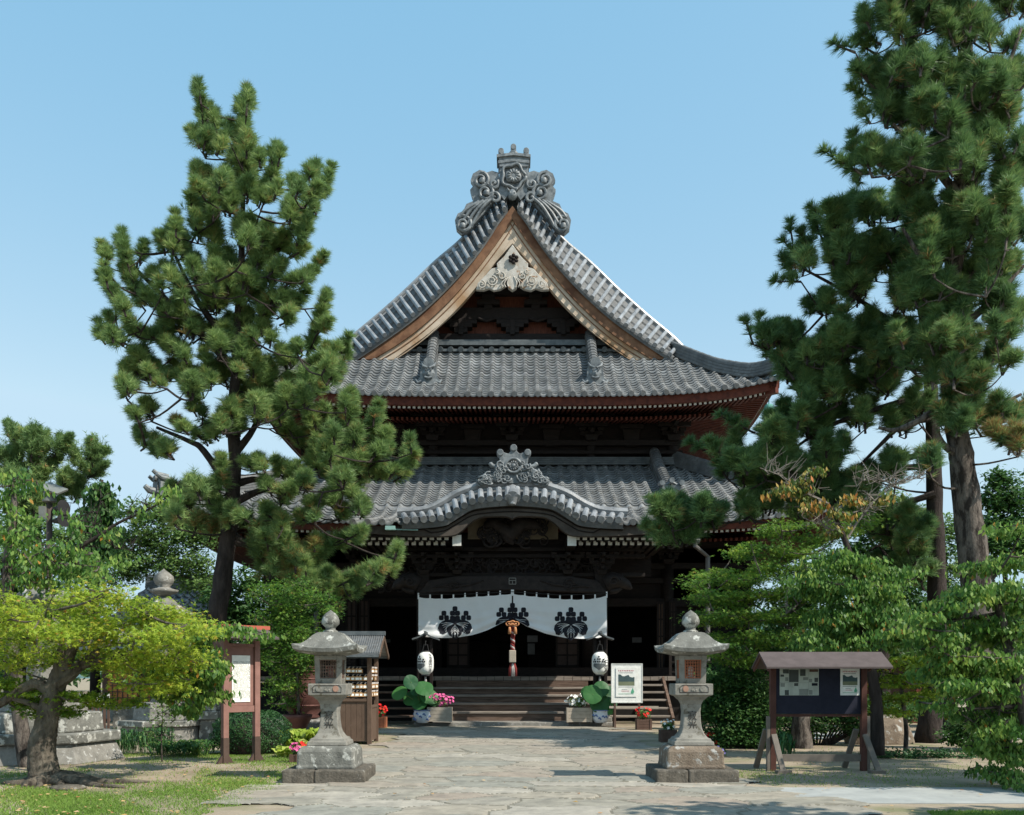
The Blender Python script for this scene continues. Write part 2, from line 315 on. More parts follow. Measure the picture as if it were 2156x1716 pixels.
# ---------------------------------------------------------------- ground, paving, lawn
rng = np.random.default_rng(7); random.seed(7)
def ground_mat():
    m = mat('bare_earth', (.24, .19, .135), (.37, .305, .225), rough=.95, scale=.9, bump=.6, bscale=30, dist=.015, c3=(.16, .17, .08), s3=.55, t3=(.5, .68))
    return m
g = MB(); g.add([(-1500, -300, 0), (1500, -300, 0), (1500, 3000, 0), (-1500, 3000, 0)], [(0, 1, 2, 3)])
tag(obj('ground', g, ground_mat()), kind='structure')
def paving():
    x0, x1, y0, y1, st = -3.9, 4.6, 8.6, 30.9, .032
    xs = np.arange(x0, x1, st); ys = np.arange(y0, y1, st)
    X, Y = np.meshgrid(xs, ys)
    # stones: jittered sites, wider than deep
    cs = []; yy = y0 - .5; r = 0
    while yy < y1 + .6:
        h = rng.uniform(.5, 1.1)
        xx = x0 - .8 + rng.uniform(0, .8)
        while xx < x1 + .8:
            wd = rng.uniform(.6, 1.9); cs.append((xx + wd / 2, yy + h / 2 + rng.uniform(-.12, .12))); xx += wd
        yy += h
    C = np.array(cs)
    wx = X + .10 * np.sin(Y * 3.1 + 1.3 * np.sin(X * 2.3)) + .05 * np.sin(X * 9 + Y * 7)
    wy = Y + .09 * np.sin(X * 2.7 + 1.1 * np.sin(Y * 2.9)) + .04 * np.sin(X * 8 - Y * 6)
    d1 = np.full(X.shape, 1e9); d2 = np.full(X.shape, 1e9); idx = np.zeros(X.shape, int)
    for k, (a, b) in enumerate(C):
        jy = int((b - y0) / st); jx = int((a - x0) / st); q = int(1.6 / st)
        sy = slice(max(0, jy - q), max(0, jy + q)); sx = slice(max(0, jx - q), max(0, jx + q))
        if X[sy, sx].size == 0: continue
        d = np.hypot((wx[sy, sx] - a) * .72, (wy[sy, sx] - b) * 1.15)
        D1 = d1[sy, sx]; D2 = d2[sy, sx]; I = idx[sy, sx]
        lt = d < D1
        D2[...] = np.where(lt, D1, np.minimum(D2, d)); D1[...] = np.where(lt, d, D1); I[...] = np.where(lt, k, I)
    edge = np.clip((d2 - d1) / .042, 0, 1)
    kh = rng.uniform(0, .016, len(C)); kt = rng.uniform(0, 1, len(C)); tx = rng.normal(0, .007, len(C)); ty = rng.normal(0, .007, len(C))
    cx = C[idx, 0]; cy = C[idx, 1]
    Z = .012 + kh[idx] + (X - cx) * tx[idx] + (Y - cy) * ty[idx] + .004 * np.sin(X * 5 + Y * 3) * np.sin(Y * 7 - X * 4)
    Z = Z - (1 - edge) ** 1.5 * .02
    Z = np.maximum(Z, .002) + rng.normal(0, .0012, X.shape)
    # irregular border: keep stones whose centre lies on the path
    lft = -3.55 + .16 * np.sin(cy * 1.3); rgt = np.where(cy < 12.6, 4.1 + (12.6 - cy) * .1, 3.35) + .2 * np.sin(cy * 1.7)
    keep = (cx > lft) & (cx < rgt)
    H, W = X.shape; ids = np.arange(H * W).reshape(H, W)
    a = ids[:-1, :-1]; b = ids[:-1, 1:]; c = ids[1:, 1:]; d = ids[1:, :-1]
    kk = keep[:-1, :-1] & keep[1:, 1:] & keep[:-1, 1:] & keep[1:, :-1]
    Fq = np.stack([a[kk], b[kk], c[kk], d[kk]], 1)
    tint = kt[idx][:-1, :-1][kk]; joint = (edge[:-1, :-1][kk] < .5)
    tint = np.where(joint, -1, tint)
    V = np.stack([X.ravel(), Y.ravel(), Z.ravel()], 1)
    used = np.unique(Fq); remap = -np.ones(len(V), int); remap[used] = np.arange(len(used))
    m = mat('paving_stone', (.1, .1, .1), rough=.85, spec=.35)
    n = m.node_tree.nodes; l = m.node_tree.links; bs = n['Principled BSDF']
    at_ = n.new('ShaderNodeAttribute'); at_.attribute_name = 'tint'
    cr = n.new('ShaderNodeValToRGB'); cr.color_ramp.interpolation = 'CONSTANT'
    st_ = [(0, (.262, .245, .205)), (.18, (.295, .26, .215)), (.36, (.25, .245, .212)), (.5, (.305, .275, .225)), (.64, (.275, .255, .215)), (.78, (.295, .25, .205)), (.93, (.335, .31, .265))]
    for i, (p, c_) in enumerate(st_):
        e = cr.color_ramp.elements[i] if i < 2 else cr.color_ramp.elements.new(p)
        e.position = p; e.color = (*c_, 1)
    l.new(at_.outputs['Fac'], cr.inputs[0])
    tc = n.new('ShaderNodeTexCoord'); no = n.new('ShaderNodeTexNoise'); no.inputs['Scale'].default_value = 3.5; no.inputs['Detail'].default_value = 9; no.inputs['Roughness'].default_value = .7
    l.new(tc.outputs['Object'], no.inputs['Vector'])
    r2 = n.new('ShaderNodeValToRGB'); r2.color_ramp.elements[0].position = .3; r2.color_ramp.elements[0].color = (.66, .66, .66, 1); r2.color_ramp.elements[1].position = .7; r2.color_ramp.elements[1].color = (1.3, 1.28, 1.24, 1)
    l.new(no.outputs['Fac'], r2.inputs[0])
    mx = n.new('ShaderNodeMix'); mx.data_type = 'RGBA'; mx.blend_type = 'MULTIPLY'; mx.inputs['Factor'].default_value = 1
    l.new(cr.outputs[0], mx.inputs['A']); l.new(r2.outputs[0], mx.inputs['B'])
    lt = n.new('ShaderNodeMath'); lt.operation = 'LESS_THAN'; lt.inputs[1].default_value = -.5; l.new(at_.outputs['Fac'], lt.inputs[0])
    m2 = n.new('ShaderNodeMix'); m2.data_type = 'RGBA'; l.new(lt.outputs[0], m2.inputs['Factor']); l.new(mx.outputs['Result'], m2.inputs['A']); m2.inputs['B'].default_value = (.17, .155, .12, 1)
    l.new(m2.outputs['Result'], bs.inputs['Base Color'])
    nb = n.new('ShaderNodeTexNoise'); nb.inputs['Scale'].default_value = 45; nb.inputs['Detail'].default_value = 6; l.new(tc.outputs['Object'], nb.inputs['Vector'])
    bu = n.new('ShaderNodeBump'); bu.inputs['Strength'].default_value = .5; bu.inputs['Distance'].default_value = .012; l.new(nb.outputs['Fac'], bu.inputs['Height']); l.new(bu.outputs[0], bs.inputs['Normal'])
    o = npobj('flagstone_path', V[used], remap[Fq], m, tint=tint, k=4)
    tag(o, kind='structure')
paving()
g = MB(); g.bb(3.75, 30, 12.05, 13.75, -.05, .012)
M['concrete'] = mat('pale_concrete', (.29, .30, .29), (.38, .39, .37), rough=.9, scale=2, bump=.3, bscale=40, dist=.006)
tag(obj('concrete_path', g, M['concrete']), kind='structure')
g = MB(); g.bb(6.5, 40, 24.5, 27.5, -.05, .010)
tag(obj('far_path', g, M['concrete']), kind='structure')

def blades(name, regions, n, h, seed, label, dens=None, mt='grass'):
    r = np.random.default_rng(seed); P = []
    for (xa, xb, ya, yb, f) in regions:
        k = int(n * f); P.append(np.stack([r.uniform(xa, xb, k), r.uniform(ya, yb, k)], 1))
    P = np.concatenate(P)
    if dens is not None: P = P[r.uniform(0, 1, len(P)) < dens(P[:, 0], P[:, 1])]
    k = len(P); a = r.uniform(0, 2 * np.pi, k); hh = h * r.uniform(.5, 1.3, k); wd = .0045 + .003 * r.random(k)
    ln = r.normal(0, .5, (k, 2)) * hh[:, None]
    dx = np.cos(a) * wd; dy = np.sin(a) * wd
    z0 = np.full(k, .002)
    V = np.empty((k, 3, 3)); V[:, 0] = np.stack([P[:, 0] - dx, P[:, 1] - dy, z0], 1); V[:, 1] = np.stack([P[:, 0] + dx, P[:, 1] + dy, z0], 1)
    V[:, 2] = np.stack([P[:, 0] + ln[:, 0], P[:, 1] + ln[:, 1], hh], 1)
    patch = .5 + .5 * np.sin(P[:, 0] * 1.3 + np.sin(P[:, 1] * .9) * 2)
    o = npobj(name, V.reshape(-1, 3), np.arange(3 * k).reshape(-1, 3), M[mt], tint=np.clip(.25 + .5 * patch * r.random(k) + r.normal(0, .12, k), 0, 1))
    tag(o, label, 'grass', kind='stuff')
def pn(x, y, s=1.0):
    return (np.sin(x * 1.1 * s + 2 * np.sin(y * .7 * s)) + np.sin(y * 1.7 * s + 1.5 * np.sin(x * 1.3 * s + 1)) + .6 * np.sin(x * 3.7 * s + y * 2.9 * s)) / 2.6
def d_left(x, y):
    v = .42 + .6 * pn(x, y) + .35 * pn(x * 2.3 + 4, y * 2.1)
    v = np.where((y > 14.6) & (y < 17.5) & (x < -4.9 - (y - 14.6) * .25), v - .62, v)
    v = np.where(y > 19.5, v * .8, v)
    edge = (x < -3.5 - .12 * np.sin(y * 4) - .1 * np.sin(y * 11))
    return np.clip(v, .05, 1) * edge
blades('grass', [(-9, -3.3, 9.5, 14.5, .52), (-10.5, -3.3, 14.5, 20, .36), (-16, -3.3, 20, 30, .12)], 250000, .033, 3, 'short patchy lawn grass left of the flagstone path', d_left)
blades('grass', [(4.4, 9, 9.0, 11.35, 1)], 60000, .035, 4, 'small strip of grass at the bottom right beside the dirt', lambda x, y: np.clip(.7 + .5 * pn(x, y), 0, 1) * (x > 4.9 + (11.3 - y) * -.2))
blades('dry_grass', [(3.6, 7.5, 13.8, 16.5, .6), (5, 12, 16.5, 22, .4)], 12000, .035, 5, 'thin dry grass around the foot of the notice board', lambda x, y: np.clip(.3 + .5 * pn(x, y), 0.03, 1))
def fallen():
    r = np.random.default_rng(21); k = 520
    x = r.uniform(-9, -3.6, k); y = 9.8 + 7.5 * r.random(k) ** 1.3
    x2 = r.uniform(4, 11, 130); y2 = r.uniform(10, 19, 130); x3 = r.uniform(-3.4, 3.4, 60); y3 = r.uniform(10, 20, 60)
    x = np.concatenate([x, x2, x3]); y = np.concatenate([y, y2, y3]); k = len(x)
    a = r.uniform(0, 6.28, k); s = r.uniform(.018, .042, k); V = np.empty((k, 4, 3)); zb = .035 + r.uniform(0, .01, k)
    for i, (u, v, z) in enumerate([(-1, 0, 0), (0, -.55, .3), (1, 0, .1), (0, .55, .35)]):
        V[:, i, 0] = x + (u * np.cos(a) - v * np.sin(a)) * s; V[:, i, 1] = y + (u * np.sin(a) + v * np.cos(a)) * s; V[:, i, 2] = zb + z * s * r.uniform(-.5, 1.2, k)
    o = npobj('fallen_leaves', V.reshape(-1, 3), np.arange(4 * k).reshape(-1, 4), M['fallen'], tint=r.random(k), k=4)
    tag(o, 'scattered yellow and orange fallen leaves on the lawn', 'leaves', kind='stuff')
fallen()
def hills():
    mb = MB(); r = random.Random(4); top_ = []; bot = []
    for i in range(61):
        x = -1100 + i * 36.7
        h = 62 + 26 * math.sin(i * .31 + 1) + 14 * math.sin(i * .83) + r.uniform(-4, 4)
        top_.append((x, 1250, h)); bot.append((x, 900, -1))
    mb.strip(bot, top_)
    tag(obj('hills', mb, mat('far_wooded_hill', (.07, .13, .12), (.10, .17, .16), scale=.02)), kind='structure')
hills()
# ---------------------------------------------------------------- the temple hall
HALL = thing('temple_hall', 'large two-storey wooden temple hall with grey tiled roofs and a pale triangular gable', 'temple', (0, 37, 0))
def interp(prof, d):
    xs = np.array([p[0] for p in prof]); zs = np.array([p[1] for p in prof])
    return np.interp(d, xs, zs)
def arc_rows(prof, rowh):
    """d positions of the tile rows, equal arc length"""
    dd = np.linspace(prof[0][0], prof[-1][0], 400); zz = interp(prof, dd)
    s = np.concatenate([[0], np.cumsum(np.hypot(np.diff(dd), np.diff(zz)))])
    n = max(2, int(round(s[-1] / rowh))); return np.interp(np.linspace(0, s[-1], n + 1), s, dd)
def tile_slope(name, place, hw, prof, lim, parent, m, lift=None, colw=.44, rowh=.27, cols_from=None, xr=None, hh=.075, caps=True, thick=True, ns=9):
    xa, xb = xr if xr else (-hw, hw)
    nc = int(round((xb - xa) / colw)); colw = (xb - xa) / nc
    t = np.linspace(0, 1, ns, endpoint=False)
    ph = np.where(t < .42, hh * np.sqrt(np.clip(1 - ((t - .21) / .21) ** 2, 0, 1)), -.04 * np.sin(np.pi * (t - .42) / .58))
    U = np.concatenate([xa + (i + t) * colw for i in range(nc)] + [[xb]]); PH = np.concatenate([np.tile(ph, nc), [0]])
    ds = arc_rows(prof, rowh); rows = []
    for i in range(len(ds) - 1):
        rows += [(ds[i], -.04, 0), (ds[i], .065, -.035), (ds[i + 1], .0, 0)]
    Vs = []; Lm = []
    for d, h, fo in rows:
        L = lim(d); u = np.clip(U, -L, L) if not isinstance(L, tuple) else np.clip(U, L[0], L[1])
        z = interp(prof, np.full_like(u, d)) + h + PH * (1.0)
        if lift is not None: z = z + lift(u, d)
        Vs.append(place(u, np.full_like(u, d + fo), z)); Lm.append(u)
    Vg = np.stack(Vs); Lg = np.stack(Lm); H, W = Lg.shape
    ids = np.arange(H * W).reshape(H, W); a = ids[:-1, :-1]; b = ids[:-1, 1:]; c = ids[1:, 1:]; e = ids[1:, :-1]
    ok = ((Lg[:-1, 1:] - Lg[:-1, :-1]) > 1e-6) | ((Lg[1:, 1:] - Lg[1:, :-1]) > 1e-6)
    Fq = np.stack([a[ok], b[ok], c[ok], e[ok]], 1)
    rt = np.random.default_rng(len(name) + int(hw * 10)); nr = (H - 1) // 3 + 2; tones = np.clip(rt.normal(.5, .2, (nr, nc + 2)), 0, 1)
    ri, ci = np.meshgrid(np.arange(H - 1) // 3, np.minimum(np.arange(W - 1) // ns, nc), indexing='ij')
    return npobj(name, Vg.reshape(-1, 3), Fq, m, parent, tones[ri, ci][ok], k=4)
def disc_row(mb, pts, dirs, r=.1, ln=.07):
    for p, d in zip(pts, dirs):
        p = Vector(p); d = Vector(d).normalized()
        mb.tube([p + d * -.1, p + d * ln], r, 10)
# ---- profiles
UE, UW, UZ = 36.0, 10.1, 12.2          # upper eave: distance, half width, height
prof_uf = [(0, 12.2), (.9, 12.72), (2.0, 13.52), (3.0, 14.4), (4.45, 15.62)]
prof_us = [(0, 12.2), (.9, 12.75), (2.1, 13.75), (3.5, 15.0), (4.6, 16.0), (5.7, 17.0), (6.9, 18.2), (8.0, 19.3), (9.0, 20.35), (10.1, 21.3)]
UB = 58.0; UMID = (UE + UB) / 2; UHD = (UB - UE) / 2
lift_u = lambda u, d, H=UW: .66 * (np.abs(u) / H) ** 4.2 * np.clip(1 - d / 4.2, 0, 1)
pf = lambda x, d, z: np.stack([x, UE + d, z], 1)
T_ = M['tile']
uroof = tile_slope('upper_roof', pf, UW, prof_uf, lambda d: max(UW - d, 5.6), HALL, T_, lift_u)
for s in (-1, 1):
    pl = (lambda s: (lambda y, d, z: np.stack([s * (UW - d), UMID + y, z], 1)))(s)
    tile_slope('side_slope', pl, UHD, prof_us, lambda d: UHD - d if d < 3.9 else UHD - 3.9, uroof, T_, lambda u, d: lift_u(u, d, UHD), ns=6)
pb = lambda x, d, z: np.stack([x, UB - d, z], 1)
tile_slope('rear_slope', pb, UW, prof_uf, lambda d: max(UW - d, 5.6), uroof, M['tile_dark'], lift_u, ns=4, rowh=.6)
# lower roof
LE, LW = 33.5, 12.46
prof_lf = [(0, 7.0), (.6, 7.28), (1.2, 7.60), (1.24, 7.80), (2.5, 8.38), (4, 9.18), (5.9, 10.28)]
lift_l = lambda u, d, H=LW: .72 * (np.abs(u) / H) ** 4.0 * np.clip(1 - d / 5.5, 0, 1)
pf2 = lambda x, d, z: np.stack([x, LE + d, z], 1)
lroof = tile_slope('lower_roof', pf2, LW, prof_lf, lambda d: LW - d, HALL, T_, lift_l, colw=.46, rowh=.27)
LB = 60.5; LMID = (LE + LB) / 2; LHD = (LB - LE) / 2
for s in (-1, 1):
    pl = (lambda s: (lambda y, d, z: np.stack([s * (LW - d), LMID + y, z], 1)))(s)
    tile_slope('side_slope', pl, LHD, prof_lf, lambda d: LHD - d, lroof, T_, lambda u, d: lift_l(u, d, LHD), ns=6)
tile_slope('rear_slope', lambda x, d, z: np.stack([x, LB - d, z], 1), LW, prof_lf, lambda d: LW - d, lroof, M['tile_dark'], lift_l, ns=4, rowh=.6)
# canopy (kohai) slope in front
KE, KW = 29.8, 5.05
prof_k = [(0, 6.39), (1.5, 6.66), (3.2, 7.02), (4.1, 7.3), (5.0, 7.72)]
kroof = tile_slope('canopy_roof', lambda x, d, z: np.stack([x, KE + d, z], 1), KW, prof_k, lambda d: (1.95, KW), HALL, T_, None, colw=.46, rowh=.27, xr=(1.95, KW))
tile_slope('canopy_slope', lambda x, d, z: np.stack([x, KE + d, z], 1), KW, prof_k, lambda d: (-KW, -1.95), kroof, T_, None, colw=.46, rowh=.27, xr=(-KW, -1.95))
# ---- eave discs
def eave_discs(parent, xs, y, zf, m=M['tile'], r=.105, fx=None):
    mb = MB()
    for x in xs: 
        mb.tube([(x, y + .12, zf(x) + .05), (x, y - .05, zf(x) + .02)], r, 10)
    return obj('eave_tile_ends', mb, m, parent, auto=True)
def cols(hw, colw): 
    n = int(round(2 * hw / colw)); c = 2 * hw / n; return [-hw + (i + .21) * c for i in range(n)]
eave_discs(uroof, cols(UW, .44), UE, lambda x: UZ + float(lift_u(np.array(x), 0)))
eave_discs(lroof, [x for x in cols(LW, .46) if abs(x) > KW + .1], LE, lambda x: 7.0 + float(lift_l(np.array(x), 0)))
eave_discs(kroof, [x for x in cols(KW, .46) if abs(x) > 3.75], KE, lambda x: 6.39)
# ---- layered flat courses under ridges (noshi), ridges and hips
def ridge(name, path, parent, wd=.42, ht=.45, layers=4, m=None, capr=.13, seg=.36, noshi=True):
    """a stack of flat tiles with a round capping row whose joints show"""
    m = m or M['tile_dark']; mb = MB(); path = [Vector(p) for p in path]
    lh = ht / layers
    for i in range(layers):
        ww = wd / 2 * (1.0 - .10 * i); z0 = i * lh; g_ = lh * .18
        mb.sweep(path, [(-ww, z0 + g_), (ww, z0 + g_), (ww, z0 + lh), (-ww, z0 + lh)])
        if i < layers - 0: mb.sweep(path, [(-ww * .88, z0 - .01), (ww * .88, z0 - .01), (ww * .88, z0 + g_ + .01), (-ww * .88, z0 + g_ + .01)])
    # capping cylinders
    L = [0]
    for a, b in zip(path, path[1:]): L.append(L[-1] + (b - a).length)
    def pt(s):
        s = max(0, min(L[-1], s))
        for i in range(len(L) - 1):
            if s <= L[i + 1] + 1e-9:
                t = (s - L[i]) / max(1e-9, L[i + 1] - L[i]); return path[i].lerp(path[i + 1], t)
        return path[-1]
    n = max(1, int(L[-1] / seg)); up = Vector((0, 0, ht + capr * .3))
    for i in range(n):
        a = pt(L[-1] * i / n) + up; b = pt(L[-1] * (i + 1.12) / n) + up
        mb.tube([a, b], [capr * .92, capr * 1.06], 10)
    return obj(name, mb, m, parent, auto=True)
def hip(s, E, Wd, z0, profs, dmax, liftf, parent, name='hip_ridge', **k):
    P = []
    for i in range(15):
        d = -.05 + (dmax + .05) * i / 14; dd = max(0, d)
        z = float(interp(profs, np.array([dd]))[0]) + float(liftf(np.array(Wd - dd), dd)) + .02 + .25 * max(0, 1 - d / 1.2) ** 2
        P.append((s * (Wd - d), E + d, z))
    return ridge(name, P, parent, **k), P
for s in (-1, 1):
    hr, P = hip(s, UE, UW, UZ, prof_uf, 3.5, lift_u, uroof, wd=.42, ht=.45, layers=4, capr=.11, seg=.33, m=T_)
    hr2, P2 = hip(s, LE, LW, 7.0, prof_lf, 5.9, lift_l, lroof, wd=.45, ht=.5, layers=5, capr=.11, seg=.33, m=T_)
    for (PP, par, sc_) in ((P, hr, 1.0), (P2, hr2, 1.0)):    # upturned end pieces
        a = Vector(PP[0]); dv = Vector((s * .7071, -.7071, 0))
        mb = MB(); mb.sweep([a - dv * .25, a - dv * .1], [(-.28, -.1), (.28, -.1), (.32, .35), (.2, .62), (0, .72), (-.2, .62), (-.32, .35)]); a = a - dv * .22
        for q in (-.3, 0, .3): 
            side = Vector((-dv.y, dv.x, 0)) * q
            mb.tube([a - dv * .3 + side + Vector((0, 0, .66 if q == 0 else .5)), a + dv * .12 + side + Vector((0, 0, .70 if q == 0 else .54)), a + dv * .26 + side + Vector((0, 0, .80 if q == 0 else .64))], [.09, .09, .07], 8)
        obj('hip_end_ornament', mb, M['oni'], par, auto=True)
        # second small tip lower down
        mb = MB(); b = a + dv * .4; mb.tube([a + Vector((0, 0, .05)), b + Vector((0, 0, .1)), b + dv * .15 + Vector((0, 0, .22))], [.14, .13, .09], 8)
        obj('hip_tip_tile', mb, M['oni'], par, auto=True)
for s in (-1, 1):
    d = 1.95; q = Vector((s * (LW - d), LE + d, float(interp(prof_lf, np.array([d]))[0]) + .6)); mb = MB()
    mb.sweep([q, q + Vector((s * .1, -.1, 0))], [(-.24, 0), (.24, 0), (.2, .45), (.1, .8), (-.1, .8), (-.2, .45)]); mb.tube([q + Vector((-s * .1, .1, .84)), q + Vector((s * .2, -.2, .9))], .09, 8)
    mb.lathe(tuple(q + Vector((s * .1, -.1, .4))), [(0, -.2), (.16, -.1), (.18, .05), (0, .2)], 8)
    obj('mid_hip_ornament', mb, M['oni'], lroof, auto=True)
# ridge along gable foot (flat courses) with small tile ends
def course_band(x0, x1, y, z, parent, nrow=3):
    mb = MB()
    for i in range(nrow): mb.bb(x0 + .0, x1, y - .16 + .03 * i, y + .3, z + .34 + i * .085, z + .34 + i * .085 + .07)
    n = int((x1 - x0) / .42)
    for i in range(n):
        x = x0 + (i + .5) * (x1 - x0) / n
        mb.tube([(x, y + .1, z + .25), (x, y - .38, z + .08)], .115, 8)
        mb.bb(x + .10, x + .36, y - .33, y + .1, z + .02, z + .12)
    return obj('foot_ridge', mb, M['tile_dark'], parent, auto=True)
course_band(-5.3, 5.3, 39.85, 15.02, uroof)
course_band(-6.75, 6.75, 39.2, 9.92, lroof, 4)
# descending ridges with end masks
def oni_mask(c, sc_, parent, m=M['oni'], flare=True):
    x, y, z = c; k = sc_; mb = MB()
    mb.prism([(x - .42 * k, z), (x + .42 * k, z), (x + .5 * k, z + .12 * k), (x + .33 * k, z + .3 * k), (x + .3 * k, z + .68 * k), (x + .22 * k, z + .86 * k), (x - .22 * k, z + .86 * k), (x - .3 * k, z + .68 * k), (x - .33 * k, z + .3 * k), (x - .5 * k, z + .12 * k)], y - .1 * k, y + .14 * k)
    mb.lathe((x, y - .12 * k, z + .42 * k), [(.0, -.2 * k), (.16 * k, -.16 * k), (.25 * k, 0), (.2 * k, .16 * k), (0, .22 * k)], 12, 1, .7)
    mb.lathe((x, y - .26 * k, z + .40 * k), [(0, -.1 * k), (.06 * k, -.06 * k), (.07 * k, .02 * k), (0, .1 * k)], 8)
    for s in (-1, 1):
        mb.tube([(x + s * .28 * k, y - .14 * k, z + .12 * k), (x + s * .42 * k, y - .16 * k, z + .06 * k), (x + s * .52 * k, y - .12 * k, z + .2 * k)], [.07 * k, .06 * k, .03 * k], 8)
        mb.lathe((x + s * .11 * k, y - .3 * k, z + .52 * k), [(0, -.05 * k), (.05 * k, 0), (0, .05 * k)], 8)
        mb.tube([(x + s * .04 * k, y - .3 * k, z + .6 * k), (x + s * .2 * k, y - .25 * k, z + .68 * k), (x + s * .27 * k, y - .12 * k, z + .84 * k)], [.04 * k, .05 * k, .03 * k], 8)
    mb.tube([(x - .14 * k, y - .26 * k, z + .26 * k), (x, y - .3 * k, z + .21 * k), (x + .14 * k, y - .26 * k, z + .26 * k)], .035 * k, 6)
    mb.tube([(x, y + .3 * k, z + .9 * k), (x, y - .2 * k, z + .84 * k)], .2 * k, 12)
    return obj('ridge_end_mask', mb, m, parent, auto=True)
for s in (-1, 1):
    xr_ = ax(1242 if s > 0 else 914, 40) ; xb_ = ax(1253 if s > 0 else 903, 37.4)
    P = [(xr_, 40.5, 15.75), (xr_, 39.6, 15.15), ((xr_ + xb_) / 2, 38.5, 14.1), (xb_, 37.6, 13.35)]
    rr = ridge('descending_ridge', smoothpts(P, 4), uroof, wd=.42, ht=.28, layers=2, capr=.21, seg=.24, m=M['tile'])
    oni_mask((xb_, 37.4, 12.98), 1.0, rr)
    xa_, xb_ = s * ax(1378, 39), s * ax(1413, 35.0)
    P = [(xa_, 39.1, 10.3), ((xa_ * .62 + xb_ * .38), 37.5, 9.25), (xb_ * .8 + xa_ * .2, 36.0, 8.4), (xb_, 35.1, 7.95)]
    rr = ridge('descending_ridge', smoothpts(P, 4), lroof, wd=.42, ht=.42, layers=3, capr=.21, seg=.24, m=M['tile'])
    # blocky ridge end of the lower roof
    mb = MB(); x, y, z = xb_, 34.95, 7.72
    mb.prism([(x - .38, z), (x + .38, z), (x + .33, z + .85), (x - .33, z + .85)], y - .1, y + .15)
    for a in (-.36, 0, .36): mb.tube([(x + a, y - .2, z + (1.03 if a == 0 else .93)), (x + a, y + .3, z + (1.08 if a == 0 else .98))], .1, 8)
    for a in (-1, 1):
        mb.tube([(x, y, z + 1.0), (x + a * .2, y, z + .88), (x + a * .36, y, z + .92)], .06, 6)
        for q, rr_ in ((.46, .13), (.62, .12), (.5, .1)):
            mb.lathe((x + a * q, y - .05, z + .1 + (q * 7 % 1) * .4), [(0, -rr_), (rr_ * .8, -rr_ * .5), (rr_, 0), (rr_ * .8, rr_ * .5), (0, rr_)], 8)
    obj('ridge_end_tile', mb, M['oni'], rr, auto=True)
# main ridge along the top
mr = ridge('main_ridge', [(0, 39.9, 21.1), (0, 45, 21.0), (0, UB - 4.2, 21.1)], uroof, wd=.9, ht=1.3, layers=8, capr=.2, seg=.4)
# ---- gable verge: curved tile strips with round tiles laid across
TL = [(1063, 409), (1011, 464), (971, 511), (915, 559), (856, 616), (800, 666), (745, 712), (722, 735)]
LL = [(1069, 437), (1050, 462), (1030, 494), (993, 544), (937, 605), (878, 659), (826, 698), (775, 733), (741, 755)]
def resample(pts, n):
    P = smoothpts(pts, 6); L = [0]
    for a, b in zip(P, P[1:]): L.append(L[-1] + math.dist(a, b))
    out = []
    for i in range(n):
        s = L[-1] * i / (n - 1); j = max(0, min(len(L) - 2, int(np.searchsorted(L, s, 'right')) - 1)); t = (s - L[j]) / max(1e-9, L[j + 1] - L[j])
        out.append(tuple(a + (b - a) * t for a, b in zip(P[j], P[j + 1])))
    return out
def verge(s, Tp, Lp, Dt, Dl, n, parent, r=.09, name='verge_tiles', rows=3, m=M['tile_light'], bandr=.1, s0=.1):
    mir = lambda p: p if s < 0 else (2 * CX - p[0] + 2, p[1])
    N = n * 4 + 1
    A = [at(*mir(p), Dt) for p in resample(Tp, N)]; B = [at(*mir(p), Dl) for p in resample(Lp, N)]
    mb = MB(); R_ = []
    for k in range(rows * 2 + 1):
        t = k / (rows * 2)
        tt = ((k + 1) // 2) / rows; hgt = (.10 if k % 2 else 0.0)
        R_.append([a.lerp(b, tt) + Vector((0, -.0, hgt - .05)) for a, b in zip(A, B)])
    mb.grid(R_)
    # underside so the strip has thickness
    mb.grid([[p + Vector((0, .02, -.12)) for p in R_[0]], [p + Vector((0, .05, -.12)) for p in R_[-1]]]); mb.strip([p for p in R_[-1]], [p + Vector((0, .05, -.12)) for p in R_[-1]])
    o = obj(name, mb, M['tile'], parent, auto=True); mb = MB()
    for i in range(n):
        j = i * 4 + 2; a, b = A[j].lerp(B[j], s0), B[j]; d = (b - a).normalized(); nrm = d.cross((A[j + 1] - A[j - 1]).normalized())
        if nrm.y > 0: nrm = -nrm
        off = nrm * .07 + Vector((0, 0, .05))
        mb.tube([a + off, b + d * .06 + off], [r * .95, r], 10)
        mb.tube([b + d * .06 + off, b + d * .09 + off], [r * 1.12, r * 1.12], 10)
    obj('round_tile_row', mb, m, o, auto=True)
    mb = MB(); mb.tube([a + Vector((0, 0, bandr * .9)) for a in A[::2]], bandr, 8)
    mb.sweep([a + Vector((0, .12, -.02)) for a in A[::2]], [(-.16, -.06), (.16, -.06), (.16, .1), (-.16, .1)])
    obj('verge_cap', mb, m, o, auto=True)
    return A, B
for s in (-1, 1): 
    A, B = verge(s, TL, LL, 39.9, 38.95, 25, uroof)
